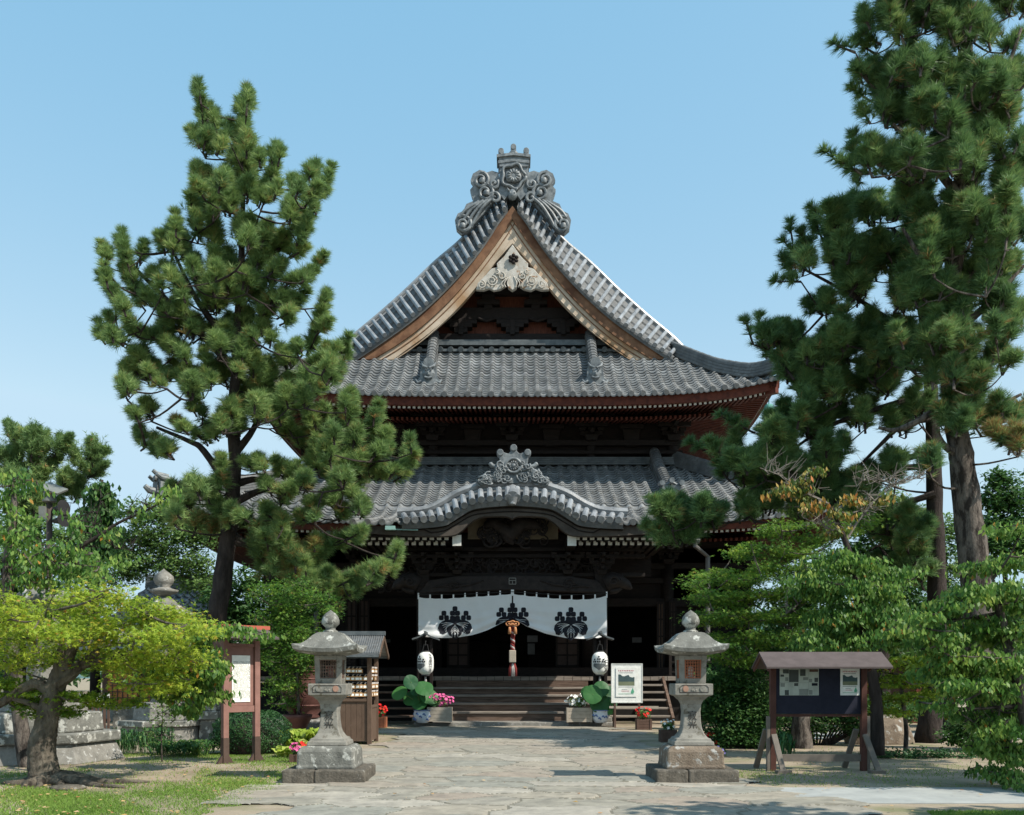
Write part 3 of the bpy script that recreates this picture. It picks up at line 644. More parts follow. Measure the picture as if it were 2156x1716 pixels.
# ---- bargeboards, in the gable's plane
OB = [(1079, 434), (1052, 470), (1030, 503), (993, 552), (937, 613), (878, 667), (826, 706), (780, 738), (750, 757)]
MBD = [(1079, 462), (1063, 487), (1037, 524), (994, 580), (944, 636), (889, 687), (842, 722), (800, 748), (784, 757)]
IB = [(1079, 512), (1060, 533), (1040, 556), (1002, 605), (960, 652), (904, 701), (860, 733), (828, 757)]
def board(name, outer, inner, y0, y1, D, parent, m):
    for s in (-1, 1):
        mir = (lambda p: p) if s < 0 else (lambda p: (2 * CX - p[0] + 2, p[1]))
        O = [(ax(mir(p)[0], D), az(p[1], D)) for p in smoothpts(outer, 4)]; I = [(ax(mir(p)[0], D), az(p[1], D)) for p in smoothpts(inner, 4)]
        mb = MB(); mb.prism(O + I[::-1], y0, y1); o = obj(name, mb, m, parent)
board('bargeboard_edge', OB, MBD, 39.08, 39.5, 39.1, HALL, M['wood_orange'])
board('bargeboard', MBD, IB, 39.17, 39.45, 39.17, HALL, M['wood_pale'])
# thin mouldings on the boards
for off, yy in ((9, 39.10), (22, 39.12)):
    for s in (-1, 1):
        mb = MB(); Q = [(x + off * .45, y + off) for x, y in MBD[:-1]]
        if s > 0: Q = [(2 * CX - x + 2, y) for x, y in Q]
        mb.tube([at(x, y, yy + .06) for x, y in smoothpts(Q, 3)], .022, 6); obj('bargeboard_moulding', mb, M['wood_pale'] if off > 10 else M['wood_orange'], HALL)
# ---- gable wall behind
mb = MB(); Dg = 40.6
pts = [(ax(x, Dg), az(y, Dg)) for x, y in smoothpts(OB, 3)]; pts2 = [(-x + .02, z) for x, z in pts[::-1]]
mb.prism(pts + [(pts[-1][0] + .2, 15.4), (-pts[-1][0] - .2, 15.4)] + pts2[:-1], Dg, Dg + .2)
gw = obj('gable_wall', mb, M['wood_boards'], HALL)
mb = MB()   # beams, struts and cushion blocks
def gbeam(px0, px1, py0, py1, y0=40.25, y1=40.62): mb.bb(ax(px0, y0), ax(px1, y0), y0, y1, az(py1, y0), az(py0, y0))
gbeam(955, 1200, 647, 672); gbeam(905, 1250, 702, 716, 40.2); gbeam(860, 1300, 718, 724, 40.1); gbeam(1000, 1155, 604, 618)
for px in (1028, 1128): gbeam(px - 14, px + 14, 618, 632, 40.2); gbeam(px - 24, px + 24, 630, 640, 40.15); gbeam(px - 9, px + 9, 638, 650, 40.2)
for px in (970, 1079, 1186):
    gbeam(px - 34, px + 34, 672, 681, 40.15); gbeam(px - 24, px + 24, 679, 688, 40.12); gbeam(px - 14, px + 14, 686, 700, 40.15); gbeam(px - 5, px + 5, 672, 704, 40.1)
for s in (-1, 1):
    for q in (0, 1): 
        c = at(CX + s * (54 + q * 62), 670, 40.2); mb.tube([c + Vector((-.35 * s, 0, .0)), c + Vector((0, 0, -.12)), c + Vector((.35 * s, 0, 0))], .07, 6)
obj('gable_beams', mb, M['wood_beam'], gw, bevel=.015)
# ---- pendant (gegyo)
GY = 39.0
def gp(poly, y0, y1, m, name, par, both=False):
    mb = MB()
    for s in ((-1, 1) if both else (1,)):
        Q = [(ax(x if s > 0 else 2 * CX - x + 2, GY), az(y, GY)) for x, y in poly]; mb.prism(Q, y0, y1)
    return obj(name, mb, m, par, bevel=.02)
peg = gp([(1079, 516), (1062, 540), (1046, 556), (1048, 578), (1056, 590), (1066, 586), (1070, 606), (1079, 612), (1088, 606), (1092, 586), (1102, 590), (1110, 578), (1112, 556), (1096, 540)], 38.93, 39.2, M['wood_gegyo'], 'gable_pendant', HALL)
gp([(1048, 562), (1034, 566), (1022, 580), (1006, 596), (1002, 610), (1018, 611), (1030, 607), (1040, 612), (1054, 609), (1064, 603), (1058, 590), (1050, 580)], 38.98, 39.18, M['wood_gegyo'], 'carved_fin', peg, True)
def spiral(mb, cx_, cz, y, r0, turns, rad, flip=1, start=0, n=26, fy=1.0):
    P = []; Rr = []
    for i in range(n):
        t = i / (n - 1); a = start + flip * turns * 2 * math.pi * t; r = r0 * (1 - t) ** .8 + .004
        P.append((cx_ + r * math.cos(a), y - .05 * t * fy, cz + r * math.sin(a))); Rr.append(rad * (1 - .5 * t))
    mb.tube(P, Rr, 7)
mb = MB()
for s in (-1, 1):
    for px, py, r0, tn in ((1056, 583, .15, 1.4), (1036, 593, .22, 1.9), (1014, 601, .17, 1.6), (1046, 575, .10, 1.2)):
        x = CX + (CX - px) * s if s > 0 else px
        spiral(mb, ax(CX - s * (CX - px), GY) , az(py, GY), 38.93, r0, tn, .032, flip=-s, start=math.pi / 2)
    for k in range(3):
        P = [at(CX + s * (4 + k * 4), 582 + k * 2, 38.93), at(CX + s * (10 + k * 6), 596, 38.9), at(CX + s * (6 + k * 7), 606 - k, 38.92)]
        mb.tube(smoothpts(P, 4), .026, 6)
obj('carved_scrolls', mb, M['wood_gegyo'], peg, smooth=True)
mb = MB(); c = at(1081, 545, 38.85)
for k in range(6):
    a = k * math.pi / 3 + .5; mb.lathe((c.x + .14 * math.cos(a), c.y, c.z + .14 * math.sin(a)), [(0, -.08), (.07, -.05), (.085, 0), (.07, .05), (0, .08)], 8, 1, .6)
mb.lathe(tuple(c), [(0, -.07), (.06, -.04), (.07, 0), (.06, .04), (0, .07)], 8, 1, 1.1)
obj('rosette', mb, M['wood_dark'], peg, smooth=True)
# ---- the great ridge-end ornament above the gable
OY = 39.35
orn_pts = []
mb = MB()
def op(poly, y0, y1): mb.prism([(ax(x, OY), az(y, OY)) for x, y in poly], y0, y1)
op([(1052, 352), (1112, 352), (1110, 410), (1096, 425), (1079, 400), (1062, 425), (1050, 410)], 39.2, 39.9)
op([(1050, 334), (1113, 334), (1112, 356), (1052, 356)], 39.15, 39.95)
for dz_, (ya, yb) in enumerate(((39.08, 39.98), (39.12, 39.96))):
    op([(1046 + dz_ * 3, 332 + dz_ * 12), (1081, 328 + dz_ * 12), (1117 - dz_ * 3, 332 + dz_ * 12), (1117 - dz_ * 3, 338 + dz_ * 12), (1081, 334 + dz_ * 12), (1046 + dz_ * 3, 338 + dz_ * 12)], ya, yb)
for x, y in ((1055, 317), (1081, 308), (1108, 316)):     # three upright round tiles
    c = at(x, y, 39.2); mb.tube([c, c + Vector((0, .7, .02))], .115, 12)
    mb.prism([(ax(x - 5, OY), az(y + 20, OY)), (ax(x + 5, OY), az(y + 20, OY)), (ax(x + 5, OY), az(y, OY)), (ax(x - 5, OY), az(y, OY))], 39.22, 39.85)
for s in (-1, 1):
    P = [at(CX + 3 + s * 27, 324, 39.3), at(CX + 3 + s * 16, 334, 39.3), at(CX + 3 + s * 3, 322, 39.3)]
    mb.tube(smoothpts(P, 4), .1, 8)
RO = obj('ridge_ornament', mb, M['oni'], mr, bevel=.02)
mb = MB(); c = at(1081, 372, 39.15)
mb.lathe(tuple(c), [(0, -.25), (.3, -.2), (.36, 0), (.3, .2), (0, .25)], 12, 1, .35)
for k in range(12):
    a = k * math.pi / 6; mb.tube([(c.x + .08 * math.cos(a), c.y - .1, c.z + .08 * math.sin(a)), (c.x + .26 * math.cos(a), c.y - .09, c.z + .26 * math.sin(a))], [.03, .055], 6)
ring = [(c.x + .46 * math.cos(a) * (1 + .12 * math.cos(5 * a + .3)), c.y - .04, c.z + .48 * math.sin(a) * (1 + .12 * math.cos(5 * a + .3))) for a in np.linspace(0, 2 * math.pi, 40)]
mb.tube(ring, .06, 8)
obj('crest_medallion', mb, M['oni'], RO, smooth=True)
mb = MB(); c = at(1079, 412, 38.9)       # small mask at the apex
mb.lathe(tuple(c), [(0, -.2), (.14, -.14), (.2, 0), (.15, .14), (.08, .24), (0, .26)], 10, 1, .9)
for s in (-1, 1): mb.lathe((c.x + s * .09, c.y - .15, c.z + .05), [(0, -.05), (.05, 0), (0, .05)], 7); mb.tube([(c.x + s * .1, c.y, c.z + .15), (c.x + s * .22, c.y - .05, c.z + .3)], [.05, .02], 6)
obj('apex_mask', mb, M['oni'], RO, smooth=True)
mb = MB()
for s in (-1, 1):
    X_ = lambda px: CX + 2 + s * (px - CX)
    sil = [(1108, 366), (1122, 362), (1134, 366), (1148, 360), (1162, 368), (1167, 382), (1160, 392), (1168, 402), (1164, 416), (1158, 424), (1176, 432), (1182, 446), (1194, 452), (1200, 466), (1197, 484), (1186, 494), (1172, 488), (1160, 475), (1140, 452), (1118, 425), (1104, 408)]
    mb.prism([(ax(X_(x), OY), az(y, OY)) for x, y in sil], 39.25, 39.55)
    for px, py, r0, tn, st0 in ((1145, 380, .33, 1.25, 1.5), (1136, 406, .36, 1.25, 1.2), (1182, 473, .36, 1.2, 1.0), (1118, 388, .2, .8, 2.4), (1116, 418, .25, .7, .4)):
        c = at(X_(px), py, 39.2); spiral(mb, c.x, c.z, 39.2, r0, tn + .5, .085, flip=s, start=st0 if s > 0 else math.pi - st0, fy=2)
    for px, py in ((1143, 380), (1134, 406), (1184, 475)):
        c = at(X_(px), py, 39.12); mb.lathe(tuple(c), [(0, -.13), (.1, -.09), (.13, 0), (.1, .09), (0, .13)], 10, 1, .9)
    for k in range(4):       # flowing bands down to the last curl
        P = [at(X_(1122 + k * 9), 418 + k * 2, 39.15), at(X_(1138 + k * 8), 432 + k * 3 - 3 * k, 39.12), at(X_(1152 + k * 9), 452 - k * 3, 39.14), at(X_(1166 + k * 8), 478 - k * 7, 39.18)]
        mb.tube(smoothpts(P, 4), .065, 7)
obj('wave_scroll_wings', mb, M['oni'], RO, auto=True)
# ---- eave timbers
def eave_frame(E, Wd, z0, liftf, mid, hd, wallx, wally0, wally1, par_roof, fascia_h, slope, m, tag_, dback, sides=True, front_x=None, eo=.12):
    """fascia ribbons, soffit, two rows of rafters and their white ends on all four sides"""
    def edge(side, u):   # point on eave at param u (-1..1)
        if side == 'f': return Vector((u * Wd, E + eo, z0 + float(liftf(np.array(u * Wd), 0))))
        if side == 'b': return Vector((u * Wd, dback - eo, z0 + float(liftf(np.array(u * Wd), 0))))
        sg = -1 if side == 'l' else 1
        return Vector((sg * (Wd - eo), mid + u * hd, z0 + float(liftf(np.array(u * hd), 0, hd))))
    inn = {'f': Vector((0, 1, 0)), 'b': Vector((0, -1, 0)), 'l': Vector((1, 0, 0)), 'r': Vector((-1, 0, 0))}
    mb = MB(); sof = MB(); raf = MB(); ends = MB()
    for side in 'flrb':
        half = Wd if side in 'fb' else hd; i_ = inn[side]; N = 40
        E_ = [edge(side, -1 + 2 * k / N) for k in range(N + 1)]
        mb.grid([[p + Vector((0, 0, -.03)) for p in E_], [p + i_ * .04 + Vector((0, 0, -fascia_h)) for p in E_], [p + i_ * .22 + Vector((0, 0, -fascia_h)) for p in E_], [p + i_ * .3 + Vector((0, 0, -.03)) for p in E_]])
        dep = wallx if side in 'lr' else wally0
        # soffit: from the fascia up to the wall, mitred at the corners
        rows = []
        for t in (0, .33, .66, 1.0):
            d = .2 + (dep - .2) * t; row = []
            for k in range(N + 1):
                u = -1 + 2 * k / N; uu = u * (half - d) / half
                base = edge(side, uu if t > 0 else u); lz = edge(side, u).z - z0
                row.append(base + i_ * d + Vector((0, 0, -(base.z - z0) + lz * (1 - t) - fascia_h + .12 + slope * d)))
            rows.append(row)
        sof.grid(rows)
        n = int(2 * half / .19)
        for k in range(n):
            u = -1 + 2 * (k + .5) / n; x = u * half
            if front_x and side == 'f' and abs(x) < front_x: continue
            p = edge(side, u); lz = p.z - z0; dmax = min(dep, half - abs(x)); 
            if dmax < .45: continue
            a = p + i_ * .24 + Vector((0, 0, -fascia_h - .02)); b = p + i_ * dmax + Vector((0, 0, -fascia_h - .02 + slope * (dmax - .2) - lz * (dmax / dep)))
            raf.bar(a, b, .085, .115)
            t_ = inn[side]
            ends.bar(a - t_ * .012, a - t_ * .002, .1, .115)
            if dmax > 1.6:
                a2 = p + i_ * 1.25 + Vector((0, 0, -fascia_h - .19 - lz * .2)); b2 = p + i_ * dmax + Vector((0, 0, -fascia_h - .16 + slope * (dmax - 1.2) - lz * (dmax / dep)))
                raf.bar(a2, b2, .085, .11); 
                pass
    fa = obj('eave_fascia', mb, m, par_roof); obj('soffit', sof, m, par_roof)
    r_ = obj('rafter_row', raf, m, par_roof); r_['kind'] = 'stuff'
    e_ = obj('rafter_end_row', ends, M['white_paint'], par_roof); e_['kind'] = 'stuff'
    # hip rafters
    for sx in (-1, 1):
        mb = MB(); c = edge('f', sx)
        mb.bar(c + Vector((-sx * .1, .0, -fascia_h - .05)), Vector((sx * (Wd - wallx), E + wallx, z0 - fascia_h + slope * wallx)), .24, .34)
        obj('hip_rafter', mb, m, par_roof)
eave_frame(UE, UW, UZ, lift_u, UMID, UHD, 3.5, 3.5, 3.5, uroof, .34, .18, M['wood_red'], 'u', UB)
eave_frame(LE, LW, 7.0, lift_l, LMID, LHD, 3.46, 3.46, 3.46, lroof, .30, .16, M['wood_red'], 'l', LB, front_x=5.2)
# ---- upper storey
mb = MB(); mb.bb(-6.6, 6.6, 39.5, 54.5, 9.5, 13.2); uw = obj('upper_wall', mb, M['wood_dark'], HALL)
bx_ = [-6.6, -3.25, 0, 3.25, 6.6]
for x in bx_:
    mb = MB(); mb.tube([(x, 39.42, 9.9), (x, 39.42, 12.0)], .2, 12); obj('upper_pillar', mb, M['wood_beam'], HALL)
def bracket(x, y, z, k=1.0, n=3, name='bracket_cluster', m=None, out=.3):
    b = MB()
    b.box((x, y, z), (.42 * k, .42 * k, .22 * k), taper=1.35, tx=1.35)
    for i in range(n):
        zz = z + (.22 + .3 * i) * k; L = (.9 + .42 * i) * k; yy = y - out * i * k
        b.box((x, yy, zz), (L, .16 * k, .18 * k)); b.box((x, y - out * i * .5 * k - .2 * k, zz + .004), (.16 * k, (.7 + .6 * i) * k, .17 * k))
        for q in (-1, 0, 1): b.box((x + q * L * .42, yy, zz + .15 * k), (.24 * k, .24 * k, .13 * k), taper=1.25, tx=1.25)
    return obj(name, b, m or M['wood_beam'], HALL, bevel=.012)
for x in bx_: bracket(x, 39.2, 11.35, 1.0, 3)
for x in (-4.9, -1.62, 1.62, 4.9):
    mb = MB(); mb.box((x, 39.35, 11.4), (.5, .2, .7), taper=1.4, tx=1.5); mb.box((x, 39.25, 11.85), (1.0, .2, .18)); obj('strut', mb, M['wood_beam'], HALL, bevel=.02)
for i, (za, zb, yy) in enumerate(((10.15, 10.4, 39.2), (10.72, 10.86, 39.14), (11.08, 11.3, 39.18), (12.3, 12.5, 38.5), (12.05, 12.2, 38.9))):
    mb = MB(); mb.bb(-6.95, 6.95, yy, 39.55, za, zb)
    for sx in (-1, 1): mb.bb(sx * 6.58, sx * (6.62 + (39.5 - yy)), yy + .002, 54, za + .003, zb - .003)
    obj('wall_beam', mb, M['wood_beam'], HALL, bevel=.01)
mb = MB()
for x in (-4.9, -1.62, 1.62, 4.9):
    for q in range(13): mb.bb(x - 1.1 + q * .18, x - 1.06 + q * .18, 39.44, 39.5, 10.4, 10.72)
obj('lattice_window', mb, M['wood_beam'], HALL)
# ---- lower storey
VZ = 1.6
mb = MB()
for x0, x1 in ((-9, -6.0), (6.0, 9)): mb.bb(x0, x1, 37.0, 37.2, 1.6, 6.9)
mb.bb(-9, 9, 37.0, 37.2, 4.35, 7.0)
for sx in (-1, 1): mb.bb(sx * 8.9, sx * 9.05, 37.2, 57, 0, 7.0)
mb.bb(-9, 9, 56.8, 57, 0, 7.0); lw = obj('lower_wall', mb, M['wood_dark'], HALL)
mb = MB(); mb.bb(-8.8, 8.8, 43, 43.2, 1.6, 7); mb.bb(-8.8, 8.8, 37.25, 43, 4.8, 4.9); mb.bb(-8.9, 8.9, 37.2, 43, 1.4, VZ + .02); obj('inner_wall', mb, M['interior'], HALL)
mb = MB()
mb.box((-1.5, 42.2, 2.4), (1.8, .5, 1.5)); mb.box((1.4, 42.2, 2.2), (1.4, .5, 1.2)); mb.box((0, 42.5, 3.3), (2.8, .3, .3)); obj('altar', mb, M['wood_dark'], HALL, bevel=.03)
for x in (-9, -6, -2.95, 2.95, 6, 9):
    mb = MB(); mb.tube([(x, 36.95, 1.6), (x, 36.95, 6.9)], .24, 14); obj('pillar', mb, M['wood_beam'], HALL, smooth=True)
    bracket(x, 36.7, 6.0, .8, 2)
for za, zb, yy in ((4.3, 4.62, 36.78), (5.2, 5.4, 36.8), (5.75, 5.98, 36.76), (6.55, 6.72, 36.3)):
    mb = MB(); mb.bb(-9.3, 9.3, yy, 37.04, za, zb); obj('wall_beam', mb, M['wood_beam'], HALL, bevel=.01)
# door leaves and papers
def panel(px0, px1, py0, py1, D, name, m, par=HALL, th=.06, ribs=0):
    mb = MB(); x0, x1, z0, z1 = ax(px0, D), ax(px1, D), az(py1, D), az(py0, D)
    mb.bb(x0, x1, D, D + th, z0, z1); o = obj(name, mb, m, par, bevel=.006)
    if ribs:
        mb = MB(); w_ = .07
        mb.bb(x0, x1, D - .03, D - .002, z0, z0 + w_); mb.bb(x0, x1, D - .03, D - .002, z1 - w_, z1)
        mb.bb(x0, x0 + w_, D - .03, D - .002, z0 + w_, z1 - w_); mb.bb(x1 - w_, x1, D - .03, D - .002, z0 + w_, z1 - w_)
        mb.bb((x0 + x1) / 2 - .03, (x0 + x1) / 2 + .03, D - .028, D - .002, z0 + w_, z1 - w_)
        for k in range(1, ribs): zz = z0 + (z1 - z0) * k / ribs; mb.bb(x0 + w_, x1 - w_, D - .026, D - .002, zz - .03, zz + .03)
        obj('door_frame', mb, M['wood_beam'], o)
    return o
DM = plain('door_brown', (.05, .032, .026), .7)
panel(941, 988, 1330, 1404, 37.0, 'door_leaf', DM, ribs=3); panel(1170, 1219, 1330, 1404, 37.0, 'door_leaf', DM, ribs=3)
panel(728, 752, 1262, 1404, 36.7, 'door_leaf', DM, ribs=4); panel(756, 778, 1262, 1404, 36.72, 'door_leaf', DM, ribs=4)
panel(1383, 1399, 1268, 1412, 36.6, 'door_leaf', M['stand_wood'], ribs=4)
panel(1409, 1424, 1266, 1400, 36.6, 'lattice_panel', DM, ribs=6)
PG = plain('grey_paper', (.16, .16, .16), .8)
for a in ((1110, 1132, 1338, 1352), (1111, 1126, 1355, 1378), (1331, 1351, 1342, 1353), (796, 822, 1346, 1353)): panel(*a, 38.2, 'notice_paper', PG, th=.01)
# veranda, steps
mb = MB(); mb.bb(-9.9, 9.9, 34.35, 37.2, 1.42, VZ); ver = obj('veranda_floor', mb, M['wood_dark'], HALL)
mb = MB(); n = 64
for i in range(n):
    x0 = -9.9 + i * 19.8 / n; mb.bb(x0 + .008, x0 + 19.8 / n - .008, 34.27, 35.6, 1.47, 1.615 + .006 * math.sin(i * 5.3))
obj('floor_planks', mb, M['wood_tread'], ver)
mb = MB(); mb.bb(-9.9, 9.9, 36.0, 36.2, 1.6, 1.95); mb.bb(-2.3, 2.3, 35.3, 36, 1.62, 1.66); obj('threshold', mb, M['wood_beam'], HALL)
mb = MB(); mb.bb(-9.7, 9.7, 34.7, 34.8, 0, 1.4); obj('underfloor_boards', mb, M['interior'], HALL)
st = [(32.05 + .45 * i, .30 * (i + 1)) for i in range(5)]
stp = MB(); stp.bb(-2.72, 2.72, 34.25, 34.4, 0, 1.45); sto = obj('front_steps', stp, M['wood_step'], HALL)
for i, (y, z) in enumerate(((31.95, .44), (32.4, .72), (32.85, .99), (33.35, 1.24))):
    z = z + .0
    mb = MB(); mb.bb(-2.72, 2.72, y, y + .56, z - .075, z); obj('tread', mb, M['wood_tread'], sto, bevel=.012)
    mb = MB(); mb.bb(-2.7, 2.7, y + .05, y + .1, (z - .29) if i else .13, z - .078); obj('riser', mb, M['wood_step'], sto)
mb = MB(); mb.bb(-2.7, 2.7, 34.2, 34.26, 1.18, 1.46); mb.bb(-2.7, 2.7, 33.85, 33.9, 1.2, 1.24); obj('riser', mb, M['wood_step'], sto)
for s in (-1, 1):
    mb = MB(); mb.bb(s * 3.25, s * 3.35, 34.2, 34.3, 0, 1.4); ss = obj('side_steps', mb, M['wood_step'], HALL)
    for i, (y, z) in enumerate(((32.2, .30), (32.62, .56), (33.05, .83), (33.45, 1.09), (33.85, 1.34))):
        mb = MB(); mb.bb(s * 3.2, s * 5.45, y, y + .3, z - .07, z); obj('tread', mb, M['wood_tread'] if s > 0 else M['wood_step'], ss, bevel=.01)
    for xx in (3.22, 5.4):
        mb = MB(); mb.bar((s * xx, 32.1, .12), (s * xx, 34.3, 1.5), .09, .26); obj('stringer', mb, M['wood_step'], ss)
mb = MB(); mb.bb(-3.16, 3.3, 30.75, 32.1, 0, .13); obj('stone_slab', mb, M['stone_grey'], HALL, bevel=.02)
for x in (-9.6, -7.2, 7.2, 9.6):
    mb = MB(); mb.bb(x - .1, x + .1, 34.5, 34.7, 0, 1.42); obj('floor_post', mb, M['wood_beam'], HALL)
# railings on the veranda wings
for s in (-1, 1):
    mb = MB()
    for zz, t in ((2.45, .09), (2.1, .06), (1.75, .06)): mb.bb(s * 5.7, s * 9.8, 34.45, 34.45 + t, zz, zz + t)
    for q in range(5): mb.bb(s * (5.7 + q) - .05, s * (5.7 + q) + .05, 34.43, 34.53, 1.6, 2.5)
    obj('veranda_railing', mb, M['wood_beam'], HALL)
# ---- canopy timbers
for s in (-1, 1):
    mb = MB(); mb.box((s * 2.92, 31.6, 2.75), (.42, .42, 5.3)); o = obj('canopy_pillar', mb, M['wood_beam'], HALL, bevel=.04)
    mb = MB(); mb.box((s * 2.92, 31.6, .2), (.7, .7, .16)); obj('pillar_base_stone', mb, M['stone_grey'], o, bevel=.03)
Kb = 31.35
mb = MB()       # rainbow beam
P = [(ax(880, Kb), az(1250, Kb)), (ax(900, Kb), az(1222, Kb)), (ax(960, Kb), az(1213, Kb)), (ax(1079, Kb), az(1211, Kb)), (ax(1200, Kb), az(1213, Kb)), (ax(1260, Kb), az(1222, Kb)), (ax(1280, Kb), az(1250, Kb)), (ax(1240, Kb), az(1247, Kb)), (ax(1079, Kb), az(1242, Kb)), (ax(920, Kb), az(1247, Kb))]
mb.prism(P, Kb, Kb + .35); rb = obj('rainbow_beam', mb, M['wood_carve'], HALL, bevel=.03)
for s in (-1, 1):
    mb = MB()
    for k in range(3):
        P = [at(CX + s * (60 + k * 18), 1222 + 4 * k, Kb - .02), at(CX + s * (95 + k * 14), 1232 + 2 * k, Kb - .03), at(CX + s * (125 + k * 10), 1226 + 4 * k, Kb - .02), at(CX + s * (150 + k * 8), 1236, Kb - .02)]
        mb.tube(smoothpts(P, 4), .028, 6)
    spiral(mb, ax(CX + s * 120, Kb), az(1232, Kb), Kb - .02, .2, 1.5, .03, flip=s)
    obj('beam_carving', mb, M['wood_carve'], rb, smooth=True)
mb = MB(); c = at(1079, 1223.5, Kb - .03)
for a_ in ((-.11, -.10, -.11, .10), (.11, -.10, .11, .10), (-.11, .10, .11, .10), (-.11, -.10, .11, -.10), (-.11, .02, .11, .02), (0, .02, 0, -.10)):
    mb.bar((c.x + a_[0], c.y, c.z + a_[1]), (c.x + a_[2], c.y, c.z + a_[3]), .02, .02)
obj('beam_emblem', mb, plain('emblem_grey', (.2, .2, .19)), rb)
for s in (-1, 1):      # carved animal-head noses on beam ends
    mb = MB(); q = lambda px, py, dy=0: at(CX + s * px, py, 31.5 + dy)
    mb.tube([q(195, 1230), q(212, 1222), q(228, 1224), q(243, 1232), q(252, 1240)], [.28, .3, .22, .15, .04], 10)
    mb.tube([q(200, 1214), q(215, 1212), q(230, 1219)], [.1, .12, .05], 8); mb.tube([q(205, 1244), q(220, 1243), q(232, 1238)], [.12, .1, .04], 8)
    spiral(mb, q(212, 1226).x, q(212, 1226).z, 31.15, .16, 1.4, .04, flip=s)
    mb.lathe(tuple(q(228, 1220, -.25)), [(0, -.06), (.06, 0), (0, .06)], 8)
    obj('carved_nose', mb, M['wood_carve'], HALL, smooth=True)
# deeper carved friezes above the beam: dense relief of scrolls
def relief(px0, px1, py0, py1, D, n, parent, seed, rr=(.1, .28), m=M['wood_carve'], name='carved_frieze', back=True):
    r = random.Random(seed); mb = MB()
    if back: mb.bb(ax(px0, D), ax(px1, D), D + .1, D + .2, az(py1, D), az(py0, D))
    for i in range(n):
        x = r.uniform(px0, px1); y = r.uniform(py0, py1); c = at(x, y, D)
        spiral(mb, c.x, c.z, D + r.uniform(-.08, .06), r.uniform(*rr), r.uniform(.7, 1.6), r.uniform(.025, .05), flip=r.choice((-1, 1)), start=r.uniform(0, 6), n=16)
    return obj(name, mb, m, parent, smooth=True)
relief(890, 1270, 1170, 1206, 31.9, 90, HALL, 1); relief(760, 880, 1190, 1240, 33.5, 26, HALL, 2)
for za, yy in ((1152, 31.5), (1206, 31.5), (1166, 31.7)):
    mb = MB(); mb.bb(ax(800, yy), ax(1358, yy), yy, yy + .3, az(za + 8, yy), az(za, yy)); obj('canopy_beam', mb, M['wood_beam'], HALL, bevel=.01)
for px in (894, 963, 1195, 1267):
    c = at(px, 1205, 31.45); bracket(c.x, 31.45, c.z, .62, 3, out=.12)
# cream panel and carved dragon inside the arch
mb = MB(); mb.bb(ax(985, 31.6), ax(1175, 31.6), 31.6, 31.7, az(1135, 31.6), az(1085, 31.6)); obj('arch_panel', mb, M['cream'], HALL)
rel = relief(1008, 1150, 1092, 1140, 31.2, 60, HALL, 5, (.12, .3), name='arch_carving', back=False)
mb = MB(); D = 31.1
mb.tube([at(1020, 1105, D), at(1040, 1100, D), at(1058, 1112, D), at(1075, 1125, D), at(1084, 1112, D), at(1100, 1100, D), at(1125, 1104, D), at(1142, 1112, D)], [.08, .18, .22, .3, .28, .25, .16, .05], 9)
mb.tube([at(1060, 1120, D), at(1072, 1135, D), at(1082, 1146, D)], [.2, .16, .06], 8)
obj('arch_dragon', mb, M['wood_carve'], rel, smooth=True)
mb = MB(); mb.bb(ax(960, 31.8), ax(1200, 31.8), 31.8, 31.95, az(1172, 31.8), az(1128, 31.8)); obj('arch_back_wall', mb, M['wood_dark'], HALL)
# ---- karahafu gable
KT = [(1079, 1024), (1053, 1026), (1026, 1028), (999, 1033), (962, 1047), (932, 1065), (902, 1079), (870, 1084), (837, 1086)]
KL = [(1079, 1052), (1053, 1054), (1017, 1057), (993, 1062), (975, 1072), (953, 1086), (935, 1095), (893, 1100), (846, 1102)]
for s in (-1, 1): verge(s, KT, KL, 30.65, 29.72, 13, kroof, r=.1, name='karahafu_verge_tiles', rows=2, bandr=.13, s0=.42)
mb = MB(); mb.tube([at(1079, 1032, 30.5), at(1079, 1047, 29.65)], [.19, .2], 12); mb.tube([at(1079, 1049, 29.7), at(1079, 1063, 29.68)], [.2, .1], 10)
mb.lathe(tuple(at(1079, 1057, 29.65)), [(0, -.11), (.09, -.06), (.1, .02), (.07, .09), (0, .11)], 9)
obj('centre_verge_tile', mb, M['tile_light'], kroof, auto=True)
# curved karahafu roof shell running back into the canopy slope
Ak = [at(*p, 30.65) for p in resample(KT, 25)]; Ak = [Vector((-p.x + .02, p.y, p.z)) for p in Ak[::-1]] + Ak[1:]
mb = MB(); mb.grid([[p + Vector((0, 0, -.04)) for p in Ak], [Vector((p.x, 35.2, p.z + .02)) for p in Ak]])
obj('karahafu_roof', mb, M['tile'], kroof)
# bargeboard of the karahafu
KI = [(1079, 1093), (1066, 1087), (1026, 1087), (1005, 1091), (987, 1103), (970, 1119), (953, 1127), (918, 1129), (860, 1128), (790, 1124), (763, 1122)]
KO = [(1079, 1060), (1053, 1061), (1017, 1064), (993, 1069), (975, 1079), (953, 1092), (935, 1101), (893, 1106), (846, 1108), (790, 1108), (763, 1108)]
mb = MB(); D = 29.92
O = [(ax(x, D), az(y, D)) for x, y in smoothpts(KO, 3)]; I = [(ax(x, D), az(y, D)) for x, y in smoothpts(KI, 3)]
mirz = lambda L: [(-x + .015, z) for x, z in L]
mb.prism(O + I[::-1], D, D + .3); mb.prism([p for p in mirz(O)] + mirz(I)[::-1], D, D + .3)
kb = obj('karahafu_bargeboard', mb, mat('grey_brown_board', (.05, .042, .036), (.095, .08, .068), scale=2, bump=.2), HALL)
mb = MB()
for dyy in (9, 17):
    for s in (-1, 1): mb.tube([at(CX + s * (CX + 1 - x), y + dyy * (1 if x > 900 else .5), D - .01) for x, y in smoothpts(KO[:9], 3)], .02, 6)
